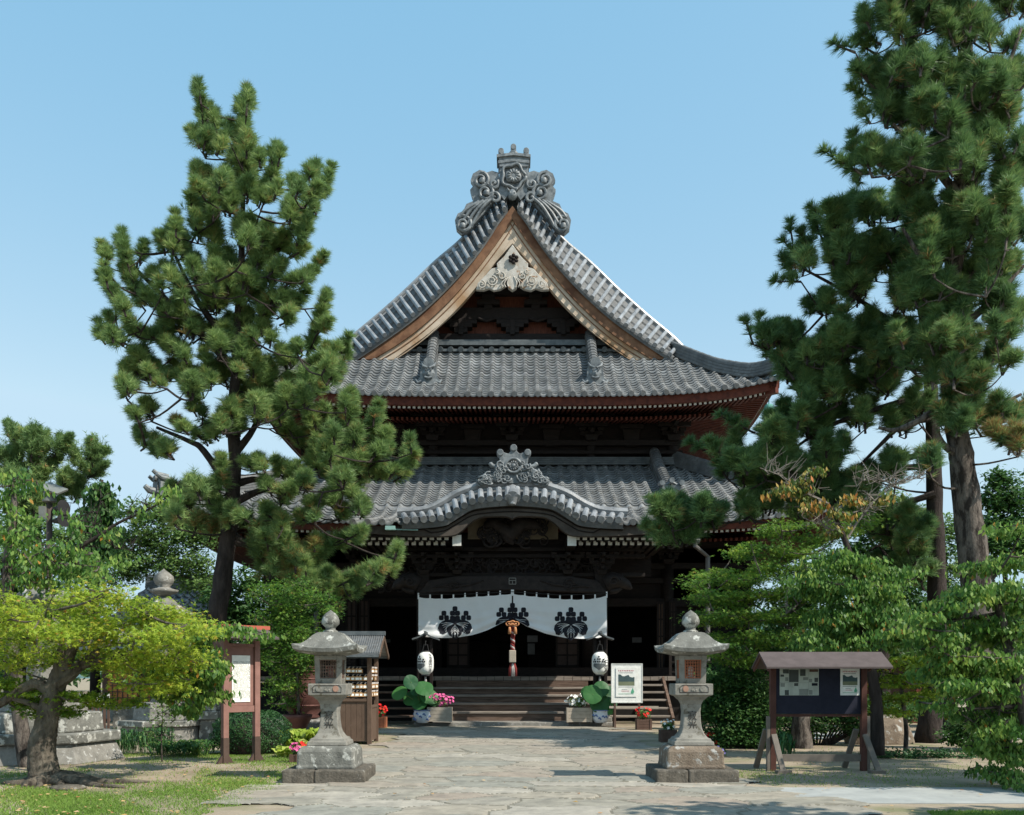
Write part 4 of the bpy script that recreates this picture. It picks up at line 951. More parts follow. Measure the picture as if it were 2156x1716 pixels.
obj('board_moulding', mb, M['wood_beam'], kb)
# canopy soffit, rafters, white ends, tie beam ends
mb = MB(); mb.bb(-5.0, -3.0, 30.0, 34.5, 6.0, 6.04); mb.bb(3.0, 5.0, 30.0, 34.5, 6.0, 6.04); mb.bb(-5.0, 5.0, 34.4, 34.5, 5.2, 7.2)
for s in (-1, 1): mb.bb(s * 4.96, s * 5.08, 29.9, 34.5, 5.95, 6.42)
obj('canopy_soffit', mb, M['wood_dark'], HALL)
mb = MB(); en = MB()
for s in (-1, 1):
    for k in range(12):
        for row, (py, D2) in enumerate(((1132, 30.3), (1143, 30.8))):
            px = CX + s * (138 + k * 15.4 + row * 7); c = at(px, py, D2)
            mb.bb(c.x - .07, c.x + .07, D2, 34.4, c.z - .08, c.z + .07); en.bb(c.x - .068, c.x + .068, D2 - .012, D2 - .002, c.z - .075, c.z + .065)
obj('canopy_rafter_row', mb, M['wood_dark'], HALL)['kind'] = 'stuff'; obj('canopy_rafter_end_row', en, M['white_paint'], HALL)['kind'] = 'stuff'
for px in (962, 1204):
    c = at(px, 1138, 30.2); mb = MB(); mb.box((c.x, 32.25, c.z), (.28, 4.1, .34)); o = obj('tie_beam', mb, M['wood_beam'], HALL)
    mb = MB(); mb.box((c.x, 30.185, c.z), (.28, .02, .34)); obj('beam_end', mb, M['white_paint'], o)
# ornament on the karahafu ridge
mb = MB(); D = 30.5
pk = lambda L: [(ax(x, D), az(y, D)) for x, y in L]
mb.prism(pk([(1050, 958), (1060, 952), (1070, 955), (1082, 944), (1094, 955), (1104, 952), (1113, 958), (1112, 968), (1108, 985), (1112, 1000), (1146, 1018), (1018, 1018), (1052, 1000), (1056, 985), (1052, 968)]), D, D + .25)
for x, y in ((1053, 952), (1081.5, 942), (1111, 952)): c = at(x, y, D - .05); mb.tube([c, c + Vector((0, .4, 0))], .11, 10)
ko = obj('karahafu_ridge_ornament', mb, M['oni'], kroof, bevel=.015)
mb = MB()
c = at(1081, 980, D - .06); mb.lathe(tuple(c), [(0, -.07), (.07, -.05), (.08, 0), (.07, .05), (0, .07)], 10, 1, .6)
for k in range(12):
    a = k * math.pi / 6; mb.tube([(c.x + .06 * math.cos(a), c.y, c.z + .06 * math.sin(a)), (c.x + .15 * math.cos(a), c.y, c.z + .15 * math.sin(a))], [.016, .034], 6)
mb.tube([(c.x + .25 * math.cos(a) * (1 + .08 * math.cos(4 * a)), c.y - .0, c.z + .22 * math.sin(a)) for a in np.linspace(0, 6.283, 30)], .045, 7)
r = random.Random(8)
for s in (-1, 1):
    for i in range(46):
        t = r.random() ** .8; x = CX + 3 + s * (10 + t * 60); y = 1014 - r.random() * (1 - t) * 50
        cc = at(x, y, D - .03); spiral(mb, cc.x, cc.z, D - .05 + r.uniform(-.04, .03), r.uniform(.07, .16), r.uniform(.8, 1.5), r.uniform(.024, .042), flip=s * r.choice((1, 1, -1)), start=r.uniform(0, 6), n=14)
    mb.tube(smoothpts([at(CX + 3 + s * 26, 1000, D), at(CX + 3 + s * 36, 985, D), at(CX + 3 + s * 45, 980, D), at(CX + 3 + s * 50, 974, D)], 4), [.07] * 12 + [.02], 7)
    mb.tube(smoothpts([at(CX + 3 + s * 40, 1014, D), at(CX + 3 + s * 56, 1008, D), at(CX + 3 + s * 66, 1014, D)], 4), [.06] * 8 + [.02], 7)
obj('openwork_scrolls', mb, M['oni'], ko, smooth=True)
# lamps under the eave edge, gutter, downpipes
mb = MB(); mb.box(tuple(at(822, 1112, 29.8)), (.3, .2, .12)); mb.tube([at(810, 1114, 29.8), at(880, 1116, 29.8)], .02, 6); obj('eave_lamp', mb, M['tray_green'], HALL)
for s in (-1, 1):
    mb = MB(); q = lambda px, py, D=33.8: at(CX + s * (px - CX), py, D)
    mb.tube([q(1464, 1105), q(1464, 1150), q(1490, 1172, 34.3), q(1490, 1392, 34.3)], .085, 8); mb.tube([q(1455, 1138), q(1473, 1138)], .11, 8)
    obj('downpipe', mb, M['pipe'], HALL, auto=True)
# wind bell at the upper eave's right corner
def bell(s):
    c = Vector((s * 9.75, 36.35, 12.02)); mb = MB()
    mb.lathe(tuple(c - Vector((0, 0, .55))), [(.24, 0), (.25, .04), (.2, .1), (.19, .35), (.15, .45), (.04, .5)], 14)
    t = thing('wind_bell', 'green bronze wind bell hanging from the right corner of the upper eave', 'bell', tuple(c - Vector((0, 0, .9))))
    obj('bell_body', mb, M['verdigris'], t, smooth=True)
    mb = MB(); mb.tube([c - Vector((0, 0, .06)), c + Vector((0, 0, .1))], .02, 6); obj('hanger', mb, M['verdigris'], t)
    mb = MB(); mb.tube([c - Vector((0, 0, .5)), c - Vector((0, 0, .72))], .015, 6); mb.box(tuple(c - Vector((0, 0, .82))), (.16, .02, .2)); obj('clapper', mb, M['verdigris'], t)
bell(1)
# ---------------------------------------------------------------- curtain, bell rope, paper lanterns
CD = 31.32
def curtain():
    t = thing('temple_curtain', 'white temple curtain with three black leaf-and-flower crests hung across the entrance', 'curtain', tuple(at(1079, 1340, CD)))
    rr = random.Random(2)
    def fold(x, z): return .55 * (.035 * math.sin(x * 5.1 + z * 2.2) * (4.4 - z) / 1.3 + .02 * math.sin(x * 11 + 1.3 + z * 4) + .015 * math.sin(z * 9 + x * 2))
    def lerp(P, x): return float(np.interp(x, [p[0] for p in P], [p[1] for p in P]))
    TOP = [[(881, 1257), (900, 1259), (935, 1260), (980, 1257), (1030, 1254), (1077.5, 1250)], [(1080.5, 1250), (1110, 1254), (1150, 1258), (1185, 1261), (1220, 1262), (1250, 1260), (1277.5, 1254)]]
    BOT = [[(881, 1336), (896, 1341), (927, 1343), (958, 1343), (995, 1337), (1026, 1327), (1052, 1314), (1077.5, 1302)], [(1080.5, 1302), (1109, 1319), (1148, 1334), (1190, 1343), (1225, 1345), (1260, 1343), (1277.5, 1338)]]
    for k in (0, 1):
        x0, x1 = TOP[k][0][0], TOP[k][-1][0]; rows = []
        for j in range(33):
            row = []
            for i in range(81):
                px = x0 + (x1 - x0) * i / 80; a = lerp(TOP[k], px) + 1.2 * abs(math.sin((px - 881) / 24.6 * math.pi)) ; b = lerp(BOT[k], px); c = at(px, a + (b - a) * j / 32, CD)
                row.append((c.x, CD + fold(c.x, c.z) * (.25 + .75 * j / 32) * 1.3 + .03 * math.sin(j * .75 + i * .06) * (j / 32) ** 2, c.z))
            rows.append(row)
        mb = MB(); mb.grid(rows); o = obj('cloth_panel', mb, M['cloth'], t, smooth=True)
        mb = MB()
        n = 8
        for i in range(n + 1):
            px = x0 + (x1 - x0) * i / n; a = lerp(TOP[k], px); c = at(px, a - 2, CD); mb.box((c.x, CD, c.z), (.05, .015, .2))
        obj('hanging_loop_row', mb, M['cloth'], o)
    mb = MB(); mb.tube([at(881, 1251, CD - .01), at(980, 1251, CD - .01), at(1079, 1246, CD - .01), at(1180, 1253, CD - .01), at(1278, 1250, CD - .01)], .012, 5); obj('hanging_cord', mb, M['iron'], t)
    # crests (leaves below, three flower stalks above)
    def crest(cx_, cy_, name, cut=None):
        F_ = lambda poly: [(cx_ + x * 1.06, cy_ - 6 + (y + 6) * 1.06) for x, y in poly]
        black = []; white = []
        def blob(x, y, w_, h_): black.append([(x + w_ * math.copysign(abs(math.cos(a)) ** .6, math.cos(a)), y + h_ * math.copysign(abs(math.sin(a)) ** .6, math.sin(a))) for a in np.linspace(0, 2 * math.pi, 14)[:-1]])
        for sx, rows_ in ((0, ((-47, 0), (-38, 1), (-28, 1))), (-22, ((-38, 0), (-29, 1))), (22, ((-38, 0), (-29, 1)))):
            for yy, two in rows_:
                if two: blob(sx - 5.2, yy + 2, 4.9, 4.9); blob(sx + 5.2, yy + 2, 4.9, 4.9)
                else:
                    blob(sx, yy + 2, 5.0, 5.0)
            black.append([(sx - .7, -44 if sx == 0 else -34), (sx + .7, -44 if sx == 0 else -34), (sx * .6 + .7, -14), (sx * .6 - .7, -14)])
        def leaf(ang, L, W_):
            P = []
            for t_ in np.linspace(-1, 1, 41):
                a = t_ * 2.5; r_ = L * (.5 + .5 * math.cos(a * .42)) * (1 + .05 * math.cos(a * 7)); P.append((r_ * math.sin(a) * W_, r_ * math.cos(a)))
            ca, sa = math.cos(ang), math.sin(ang)
            return [(x * ca - (y + 3) * sa, -15 + (x * sa + (y + 3) * ca)) for x, y in P]
        L1 = leaf(0, 27, .62); black += [L1]
        for sg in (-1, 1):
            P = [(0, -16), (sg * 6, -22), (sg * 16, -24), (sg * 26, -20), (sg * 32, -14), (sg * 34, -6), (sg * 31, 0), (sg * 30, 4), (sg * 24, 6), (sg * 18, 3), (sg * 12, -1), (sg * 4, -8)]
            black.append(P)
            for k in range(5):
                a0 = .15 + k * .28; q = [(sg * 3, -15), (sg * (9 + 3 * k * .5) * 1.0 + sg * 3 * math.cos(a0), -17 + k * 2.2), (sg * (28 - k * 2.5), -16 + k * 4.4)]
                white.append((q, .3))
        white.append(([(0, -13), (0, 12)], .45))
        for sg in (-1, 1):
            for k in range(3): white.append(([(sg * .5, -11 + k * 4), (sg * 5, -6 + k * 4.5), (sg * 8 - sg * k * 1.2, 1 + k * 5)], .3))
        def P3(x, y, lift):
            k = 0 if x < 1079 else 1
            a = lerp(TOP[k], x) + 1.2 * abs(math.sin((x - 881) / 24.6 * math.pi)); b = lerp(BOT[k], x); j = (y - a) / (b - a) * 32; i = (x - TOP[k][0][0]) / (TOP[k][-1][0] - TOP[k][0][0]) * 80
            c = at(x, y, CD); return (c.x, CD + fold(c.x, c.z) * (.25 + .75 * j / 32) * 1.3 + .03 * math.sin(j * .75 + i * .06) * (j / 32) ** 2 - lift, c.z)
        def clipok(P): 
            if cut is None: return P
            out = []
            for x, y in P:
                k = 0 if x < 1079 else 1; out.append((x, min(y, lerp(BOT[k], x) - .8)))
            return out
        mb = MB()
        for pl in black:
            Q = clipok(F_(pl)); cxx = sum(q[0] for q in Q) / len(Q); cyy = sum(q[1] for q in Q) / len(Q)
            # concentric rings so the dye follows the folds
            rings = [[(cxx + (x - cxx) * f, cyy + (y - cyy) * f) for x, y in Q] for f in (1, .66, .33)]
            V = [P3(x, y, .012) for r_ in rings for x, y in r_] + [P3(cxx, cyy, .012)]; n = len(Q); Fc = []
            for a in range(2):
                for i in range(n): j = (i + 1) % n; Fc.append((a * n + i, a * n + j, (a + 1) * n + j, (a + 1) * n + i))
            for i in range(n): Fc.append((2 * n + i, 2 * n + (i + 1) % n, 3 * n))
            mb.add(V, Fc)
        o = obj('crest', mb, M['black'], t, fix=False)
        mb = MB()
        for q, w_ in white:
            Q = smoothpts(clipok(F_(q)), 5)
            if cut is not None: Q = [q_ for q_ in Q if q_[1] < lerp(BOT[0 if q_[0] < 1079 else 1], q_[0]) - 1.5]
            if len(Q) < 3: continue
            A = []; B = []
            for i, (x, y) in enumerate(Q):
                x2, y2 = Q[min(i + 1, len(Q) - 1)]; x1, y1 = Q[max(i - 1, 0)]; dx, dy = x2 - x1, y2 - y1; l_ = math.hypot(dx, dy) + 1e-6
                A.append(P3(x - dy / l_ * w_, y + dx / l_ * w_, .02)); B.append(P3(x + dy / l_ * w_, y - dx / l_ * w_, .02))
            mb.strip(A, B)
        obj('crest_veins', mb, M['cloth'], o, fix=False)
    crest(958, 1330 - 1, 'c'); crest(1202, 1330 + 1, 'c'); crest(1079, 1322, 'c', cut=True)
curtain()
def bellrope():
    D = 31.0; t = thing('bell_rope', 'thick red and white bell rope with orange knot hanging in the middle of the entrance', 'rope', tuple(at(1080, 1425, D)))
    a, b = at(1080, 1310, D), at(1079, 1372, D)
    for ph, m in ((0, 'rope_red'), (math.pi, 'rope_red'), (math.pi / 2, 'rope_white')):
        mb = MB(); P = []
        for i in range(60):
            t_ = i / 59; q = a.lerp(b, t_); P.append((q.x + .036 * math.cos(ph + t_ * 26), q.y + .036 * math.sin(ph + t_ * 26), q.z))
        mb.tube(P, .042, 7); obj('rope_strand', mb, M[m], t, smooth=True)
    mb = MB(); c = at(1079, 1382, D); mb.box(tuple(c), (.22, .22, .4)); obj('rope_grip', mb, M['planter_pale'], t, bevel=.02)
    for dx, m in ((-5, 'rope_red'), (0, 'rope_white'), (6, 'rope_red'), (3, 'rope_white')):
        mb = MB(); mb.tube([at(1079 + dx * .5, 1396, D), at(1079 + dx, 1408, D), at(1079 + dx * 1.2, 1424, D)], [.04, .055, .04], 8); obj('tassel_end', mb, M[m], t, smooth=True)
    mb = MB(); D2 = D - .12
    for r_, ox in ((.10, 0), (.085, -.11), (.085, .11), (.07, -.05), (.07, .05)):
        c = at(1079, 1312 + abs(ox) * 12, D2); mb.tube([(c.x + ox * 1.1 + r_ * math.cos(a), c.y + .02 * math.sin(3 * a), c.z + r_ * .75 * math.sin(a)) for a in np.linspace(0, 6.283, 22)], .02, 6)
    kn = obj('orange_knot', mb, M['rope_orange'], t, smooth=True)
    for s in (-1, 1):
        mb = MB(); mb.tube([at(1079 + s * 6, 1320, D2), at(1079 + s * 6, 1325, D2), at(1079 + s * 6, 1335, D2)], [.03, .05, .055], 8); obj('knot_tassel', mb, M['rope_orange'], t, smooth=True)
bellrope()
def chochin(px, words, crest_dx, label):
    D = 30.55; c = at(px, 1421, D); R0 = 17 * D / F; H = 49 * D / F
    t = thing('paper_lantern', label, 'paper lantern', tuple(c), 'paper lanterns hung at the entrance posts')
    prof = []
    for i in range(25):
        u = i / 24; r_ = R0 * min(1, (1 - abs(2 * u - 1) ** 3.6) ** .5 * .98 + .02) if 0 < u < 1 else R0 * .45
        prof.append((max(r_, R0 * .45) * (1 + .015 * (i % 2)), u * H))
    mb = MB(); mb.lathe(tuple(c), prof, 28); body = obj('paper_body', mb, M['paper'], t, smooth=True)
    def rad(z): return float(np.interp(z, [p[1] for p in prof], [p[0] for p in prof])) + .012
    for z, r_ in ((-.02, R0 * .5), (H, R0 * .5)):
        mb = MB(); mb.lathe((c.x, c.y, c.z + z - .01), [(r_, 0), (r_, .04)], 20); obj('rim_ring', mb, M['iron'], t)
    mb = MB(); mb.tube([(c.x - .1, c.y, c.z + H), (c.x - .05, c.y, c.z + H + .22), (c.x + .06, c.y, c.z + H + .22), (c.x + .1, c.y, c.z + H)], .012, 5); mb.tube([(c.x, c.y, c.z + H + .2), (c.x, c.y, c.z + H + .34)], .014, 5); mb.bar((c.x, c.y, c.z + H + .33), (c.x, 31.1, c.z + H + .36), .03, .03); obj('hook', mb, M['iron'], t)
    mb = MB(); mb.tube([(c.x, c.y, c.z - .03), (c.x, c.y, c.z - .14), (c.x, c.y, c.z - .34)], [.02, .035, .05], 8); obj('tassel', mb, M['rope_white'], t, smooth=True)
    mb = MB(); n = len(words); hz = H * .80 / n
    for i, ch in enumerate(words):
        V, Fc = textmesh(ch, hz * 1.15); z0 = c.z + H * .90 - (i + .5) * hz; a0 = math.radians(42 if crest_dx < 0 else 50); W_ = []
        for v in V:
            a = a0 + v[0] / R0; z = z0 + v[1]; r_ = rad(z - c.z); W_.append((c.x + r_ * math.sin(a), c.y - r_ * math.cos(a), z))
        mb.add(W_, Fc)
    obj('lettering', mb, M['black'], body, fix=False)
    mb = MB(); mg = MB(); S_ = R0 / 17 * .62; a0 = math.radians(-42 if crest_dx < 0 else -12)
    def wrap(poly, b, ex=0):
        W_ = []
        for x, y in poly:
            a = a0 + x * S_ / R0; z = H * .45 - y * S_; r_ = rad(z) + ex; W_.append((c.x + r_ * math.sin(a), c.y - r_ * math.cos(a), c.z + z))
        b.add(W_, [tuple(range(len(W_)))])
    for sx, ys in ((0, (-26, -18, -9)), (-15, (-16, -9)), (15, (-16, -9))):
        for i, y in enumerate(ys):
            for dx in ((0,) if i == 0 else (-3.4, 3.4)): wrap([(sx + dx + 3 * math.cos(a), y + 3.4 * math.sin(a)) for a in np.linspace(0, 6.283, 9)[:-1]], mb)
    for x0 in range(-20, 20, 4):
        def yb(x): return 20 - abs(x) * .75 if abs(x) < 10 else 12.5 - (abs(x) - 10) * .6
        wrap([(x0, -3), (x0 + 4, -3), (x0 + 4, yb(x0 + 4)), (x0, yb(x0))], mg)
    cr_ = obj('crest', mb, M['black'], body, fix=False); obj('crest_leaf', mg, plain('crest_grey', (.12, .13, .13)), body, fix=False)
chochin(896, '信濃国分寺', -1, 'white paper lantern with five brush characters at the left entrance post')
chochin(1263, '八日堂', 1, 'white paper lantern with three brush characters at the right entrance post')
def lantern_post(px, label):
    D = 30.95; c = at(px, 1520, D); x = c.x
    t = thing('lantern_post', label, 'lantern post', (x, D, .13), 'roofed lantern posts in front of the entrance')
    mb = MB(); mb.bb(x - .21, x - .13, D - .15, D + .15, .13, 2.85); obj('side_board', mb, M['wood_beam'], t); mb = MB(); mb.bb(x + .13, x + .21, D - .15, D + .15, .13, 2.85); obj('side_board', mb, M['wood_beam'], t)
    mb = MB(); mb.bb(x - .13, x + .13, D + .1, D + .14, .13, 2.85); obj('back_board', mb, M['wood_beam'], t)
    mb = MB(); P = [(x - .42, 2.83), (x - .2, 2.9), (x, 3.02), (x + .2, 2.9), (x + .42, 2.83), (x + .42, 2.78), (x + .2, 2.85), (x, 2.96), (x - .2, 2.85), (x - .42, 2.78)]
    mb.prism(P, D - .35, D + .3); mb.tube([(x, D - .38, 3.03), (x, D + .32, 3.03)], .04, 8); obj('little_roof', mb, M['tile_dark'], t)
lantern_post(897, 'dark wooden post with a little roof behind the left paper lantern'); lantern_post(1263, 'dark wooden post with a little roof behind the right paper lantern')
# ---------------------------------------------------------------- stone lanterns flanking the path
def sq(mb, cx_, cy_, prof, n=4, rot=math.pi / 4, sub=1):
    """square lathe: half-width, z"""
    mb.lathe((cx_, cy_, 0), [(r_ * math.sqrt(2), z) for r_, z in prof], 4, rot=rot)
def stone_lantern(px, D, mirror, label):
    x0_, y0_ = ax(px, D), D
    def obj(name, mb, *a, **kw):      # measured proportions of this pair
        for i, v in enumerate(mb.v):
            f = float(np.interp(v[2], [0, .235, .24, .585, .59, 1.38, 1.4, 1.65, 1.66, 2.03, 2.04, 2.4, 2.45], [1, 1, .93, .93, .9, .85, .84, .84, .9, .9, .89, .89, .97]))
            mb.v[i] = (x0_ + (v[0] - x0_) * f, y0_ + (v[1] - y0_) * f, float(np.interp(v[2], [-1, 0, .235, .585, 1.385, 1.46, 1.645, 2.03, 2.44, 2.785], [-1, 0, .205, .545, 1.27, 1.325, 1.495, 1.93, 2.29, 2.64])))
        return globals()['obj'](name, mb, *a, **kw)
    x, y = ax(px, D), D; t = thing('stone_lantern', label, 'stone lantern', (x, y, 0), 'pair of stone lanterns beside the path')
    k = D / F
    mb = MB()
    for (a, b) in ((-.62, -.14), (-.135, .62)): mb.bb(x + a * 1.0, x + b, y - .6, y + .6, -.02, .235)
    o = obj('base_slab', mb, M['stone_rough'], t, bevel=.03)
    mb = MB(); sq(mb, x, y, [(.455, .23), (.47, .3), (.46, .5), (.43, .56), (.36, .585)]); obj('pedestal_block', mb, M['stone_lichen'] if not mirror else M['stone_brown'], t, bevel=.035)
    mb = MB(); sq(mb, x, y, [(.335, .585), (.335, .66), (.30, .665), (.30, .70), (.25, .72), (.20, .79), (.17, .88), (.155, 1.0), (.15, 1.15), (.165, 1.28), (.20, 1.35), (.255, 1.39)]); st_ = obj('shaft', mb, M['stone'], t, bevel=.015)
    mb = MB(); sq(mb, x, y, [(.24, 1.385), (.27, 1.42), (.34, 1.455), (.345, 1.46), (.345, 1.635), (.335, 1.645)]); pl = obj('light_platform', mb, M['stone'], t, bevel=.012)
    # carved panel on the platform front: frame line, two discs and a leaf crest
    mb = MB(); yy = y - .347
    fr = [(-.26, 1.50), (.26, 1.50), (.26, 1.58), (.22, 1.615), (-.22, 1.615), (-.26, 1.58), (-.26, 1.50)]
    mb.tube([(x + a, yy, b) for a, b in fr], .0065, 5); obj('carved_frame', mb, M['engrave'], pl)
    dx = -1 if mirror else 1
    for q, m in ((.155 * dx, 'lantern_pink'), (-.155 * dx, 'stone')):
        mb = MB(); mb.tube([(x + q, yy - .012, 1.558), (x + q, yy + .01, 1.558)], .046, 14); mb.tube([(x + q + .05 * math.cos(a), yy, 1.558 + .05 * math.sin(a)) for a in np.linspace(0, 6.28, 20)], .006, 5); obj('carved_disc', mb, M[m] if m != 'lantern_pink' else plain('pink_stone', (.32, .19, .14), .9), pl)
    mb = MB()
    for q in (-.035, 0, .035):
        mb.lathe((x + q, yy, 1.54 - (.012 if q == 0 else 0)), [(0, -.02), (.02, -.01), (.02, .01), (0, .02)], 8, 1, .5); mb.lathe((x + q, yy, 1.58 + (.01 if q == 0 else 0)), [(0, -.01), (.011, 0), (0, .012)], 7, 1, .5)
    obj('carved_crest', mb, M['stone'], pl)
    for i, ch in enumerate('寂光'):
        V, Fc = textmesh(ch, .17, .003); mb = MB(); mb.add([(x + v[0], y - (.158 if i == 0 else .168) - v[2] + (-.003), (1.08 if i == 0 else .915) + v[1]) for v in V], Fc); obj('engraved_character', mb, M['engrave'], st_, fix=False)
    # fire box
    mb = MB(); z0, z1, w_ = 1.645, 2.03, .235
    for a, b in ((-1, -1), (1, -1), (-1, 1), (1, 1)): mb.box((x + a * (w_ - .045), y + b * (w_ - .045), (z0 + z1) / 2), (.09, .09, z1 - z0))
    for b in (-1, 1):
        for zz, h in ((z0 + .035, .07), (z1 - .03, .06)): mb.box((x, y + b * (w_ - .045), zz), (2 * w_ - .18, .088, h)); mb.box((x + b * (w_ - .045), y, zz), (.088, 2 * w_ - .18, h))
    fb = obj('fire_box', mb, M['stone'], t, bevel=.008)
    for (cx_, cy_, hor) in ((x, y - w_ + .03, 1), (x, y + w_ - .03, 1), (x - w_ + .03, y, 0), (x + w_ - .03, y, 0)):
        mb = MB()
        for i in range(7):
            q = -.13 + .26 * i / 6; f = .012 if i in (0, 6) else .006
            zz = 1.72 + .25 * i / 6
            if hor: mb.box((cx_ + q, cy_, 1.845), (2 * f, .012, .26)); mb.box((cx_, cy_ + .002, zz), (.26, .01, 2 * f))
            else: mb.box((cx_, cy_ + q, 1.845), (.012, 2 * f, .26)); mb.box((cx_ + .002, cy_, zz), (.01, .26, 2 * f))
        obj('lattice', mb, M['planter_wood'] if mirror else M['wood_step'], fb)
    mb = MB(); mb.lathe((x, y, 1.7), [(.05, 0), (.05, .16), (.02, .18)], 10); obj('candle_glass', mb, M['paper'] if mirror else M['lantern_pink'], fb)
    # cap: square roof, upturned corners, concave slopes
    mb = MB(); N = 16; rings = []
    for hw, z, lift in ((.24, 2.03, 0), (.49, 2.075, .03), (.525, 2.085, .06), (.535, 2.15, .075), (.43, 2.21, .02), (.34, 2.29, .006), (.27, 2.375, 0), (.2, 2.425, 0), (.15, 2.44, 0)):
        ring = []
        for side in range(4):
            for i in range(N):
                u = -1 + 2 * i / N; ex = lift * abs(u) ** 3
                p = (u * (hw + ex * .3), -hw - ex * .3); a = side * math.pi / 2
                ring.append((x + p[0] * math.cos(a) - p[1] * math.sin(a), y + p[0] * math.sin(a) + p[1] * math.cos(a), z + ex))
        rings.append(ring)
    n4 = 4 * N; V = [p for r_ in rings for p in r_]; Fc = [tuple(range(n4 - 1, -1, -1)), tuple((len(rings) - 1) * n4 + i for i in range(n4))]
    for i in range(len(rings) - 1):
        for j in range(n4): Fc.append((i * n4 + j, i * n4 + (j + 1) % n4, (i + 1) * n4 + (j + 1) % n4, (i + 1) * n4 + j))
    mb.add(V, Fc); obj('cap_stone', mb, M['stone_lichen'], t, auto=True)
    mb = MB(); mb.lathe((x, y, 0), [(.12, 2.43), (.12, 2.46), (.08, 2.48), (.08, 2.51), (.10, 2.53), (.14, 2.57), (.143, 2.62), (.125, 2.68), (.08, 2.73), (.03, 2.765), (0.002, 2.785)], 20); obj('jewel_finial', mb, M['stone_lichen'], t, smooth=True)
stone_lantern(696, 14.9, False, 'mossy stone lantern with pale lichened cap left of the path beside the lawn')
stone_lantern(1454, 14.9, True, 'stone lantern with wooden window lattice right of the path near the notice board')
# ---------------------------------------------------------------- leaves helper for flowers and small plants
def leafquads(P, Nrm, size, r, shape='oval', tintv=None, aspect=.5):
    """P centres (n,3), Nrm normals; returns V, F(tri), per-face tint"""
    n = len(P); Nrm = Nrm / (np.linalg.norm(Nrm, axis=1, keepdims=True) + 1e-9)
    h = r.normal(size=(n, 3)); U = np.cross(Nrm, h); U /= (np.linalg.norm(U, axis=1, keepdims=True) + 1e-9); W = np.cross(Nrm, U)
    s = size * r.uniform(.65, 1.25, n)[:, None]
    if tintv is None: tintv = r.random(n)
    if shape == 'oval':
        V = np.stack([P - U * s, P - W * s * aspect + Nrm * s * .12, P + U * s, P + W * s * aspect + Nrm * s * .12], 1)
        b = np.arange(n)[:, None] * 4; Fq = np.concatenate([b + [0, 1, 2], b + [0, 2, 3]]); return V.reshape(-1, 3), Fq, np.tile(tintv, 2)
    # palmate: five pointed lobes
    Vs = []; Fs = []; T = []
    angs = (-1.9, -1.0, 0, 1.0, 1.9); lens = (.55, .85, 1.05, .85, .55)
    for k, (a, l) in enumerate(zip(angs, lens)):
        d = U * math.cos(a) + W * math.sin(a); q = -U * math.sin(a) + W * math.cos(a)
        base = P - U * s * .25
        Vs.append(np.stack([base - q * s * .20, base + d * s * l * 1.25 - Nrm * s * .18 * abs(a), base + q * s * .20], 1).reshape(-1, 3)); Fs.append(np.arange(3 * n).reshape(-1, 3) + k * 3 * n); T.append(tintv)
    return np.concatenate(Vs), np.concatenate(Fs), np.concatenate(T)
def cluster(n, c, rx, ry, rz, r, shell=.5):
    d = r.normal(size=(n, 3)); d /= np.linalg.norm(d, axis=1, keepdims=True); q = r.random(n) ** shell
    return np.array(c) + d * q[:, None] * np.array([rx, ry, rz]), d
def flowers(name, label, px, py, D, wpx, hpx, box_m, petal, n_fl, leaf_m='shrub', group='flower planters', box=True, seed=0, boxh=.36, fl_s=.035, up=.3, boxdepth=.36, centre=None):
    r = np.random.default_rng(seed + 100); x = ax(px, D); w_ = wpx * D / F; 
    t = thing(name, label, 'planter' if box else 'flowers', (x, D, 0), group)
    zb = max(0, az(py, D)); zt = zb + (boxh if box else 0)
    if box:
        mb = MB(); q = w_ / 2
        for i in range(4): mb.box((x, D - boxdepth / 2, zb + (i + .5) * boxh / 4), (w_, .03, boxh / 4 - .008)); mb.box((x, D + boxdepth / 2, zb + (i + .5) * boxh / 4), (w_, .03, boxh / 4 - .008))
        for s in (-1, 1): mb.box((x + s * q, D, zb + boxh / 2), (.03, boxdepth, boxh - .01)); mb.box((x + s * (q - .02), D - boxdepth / 2 - .02, zb + boxh / 2), (.06, .02, boxh + .01))
        obj('planter_box', mb, M[box_m], t); mb = MB(); mb.box((x, D, zt - .05), (w_ - .04, boxdepth - .04, .04)); obj('soil', mb, M['soil'], t)
    hh = hpx * D / F
    P, d = cluster(int(260 * max(.6, w_)), (x, D, zt + hh * .45), w_ * .55, boxdepth * .6, hh * .5, r); P[:, 2] = np.maximum(P[:, 2], zb + .02)
    V, Fc, T = leafquads(P, d + [0, 0, .6], .05, r); npobj('foliage', V, Fc, M[leaf_m], t, T)
    Pf, d = cluster(n_fl, (x, D, zt + hh * .62), w_ * .58, boxdepth * .65, hh * .5, r, .25); Pf[:, 2] = np.maximum(Pf[:, 2], zt - .06)
    Pf[:, 1] -= .03
    mb = MB()
    for p, dd in zip(Pf, d):
        dd = Vector(dd) + Vector((0, -.8, .7)); dd.normalize(); u = dd.cross(Vector((0, 0, 1))).normalized(); v = dd.cross(u); p = Vector(p); s_ = fl_s * r.uniform(.7, 1.25)
        ring = []
        for k in range(10):
            a = 2 * math.pi * k / 10; rr = s_ * (1.0 if k % 2 == 0 else .6); ring.append(p + (u * math.cos(a) + v * math.sin(a)) * rr + dd * .012)
        mb.add([p] + ring, [(0, 1 + k, 1 + (k + 1) % 10) for k in range(10)])
    obj('blossoms', mb, M[petal], t, fix=False)
    return t
flowers('flower_planter', 'pale wooden planter of pink flowers at the left foot of the steps', 926, 1519, 30.6, 50, 26, 'planter_pale', 'pink_petal', 90, seed=1, boxh=.46, fl_s=.055)
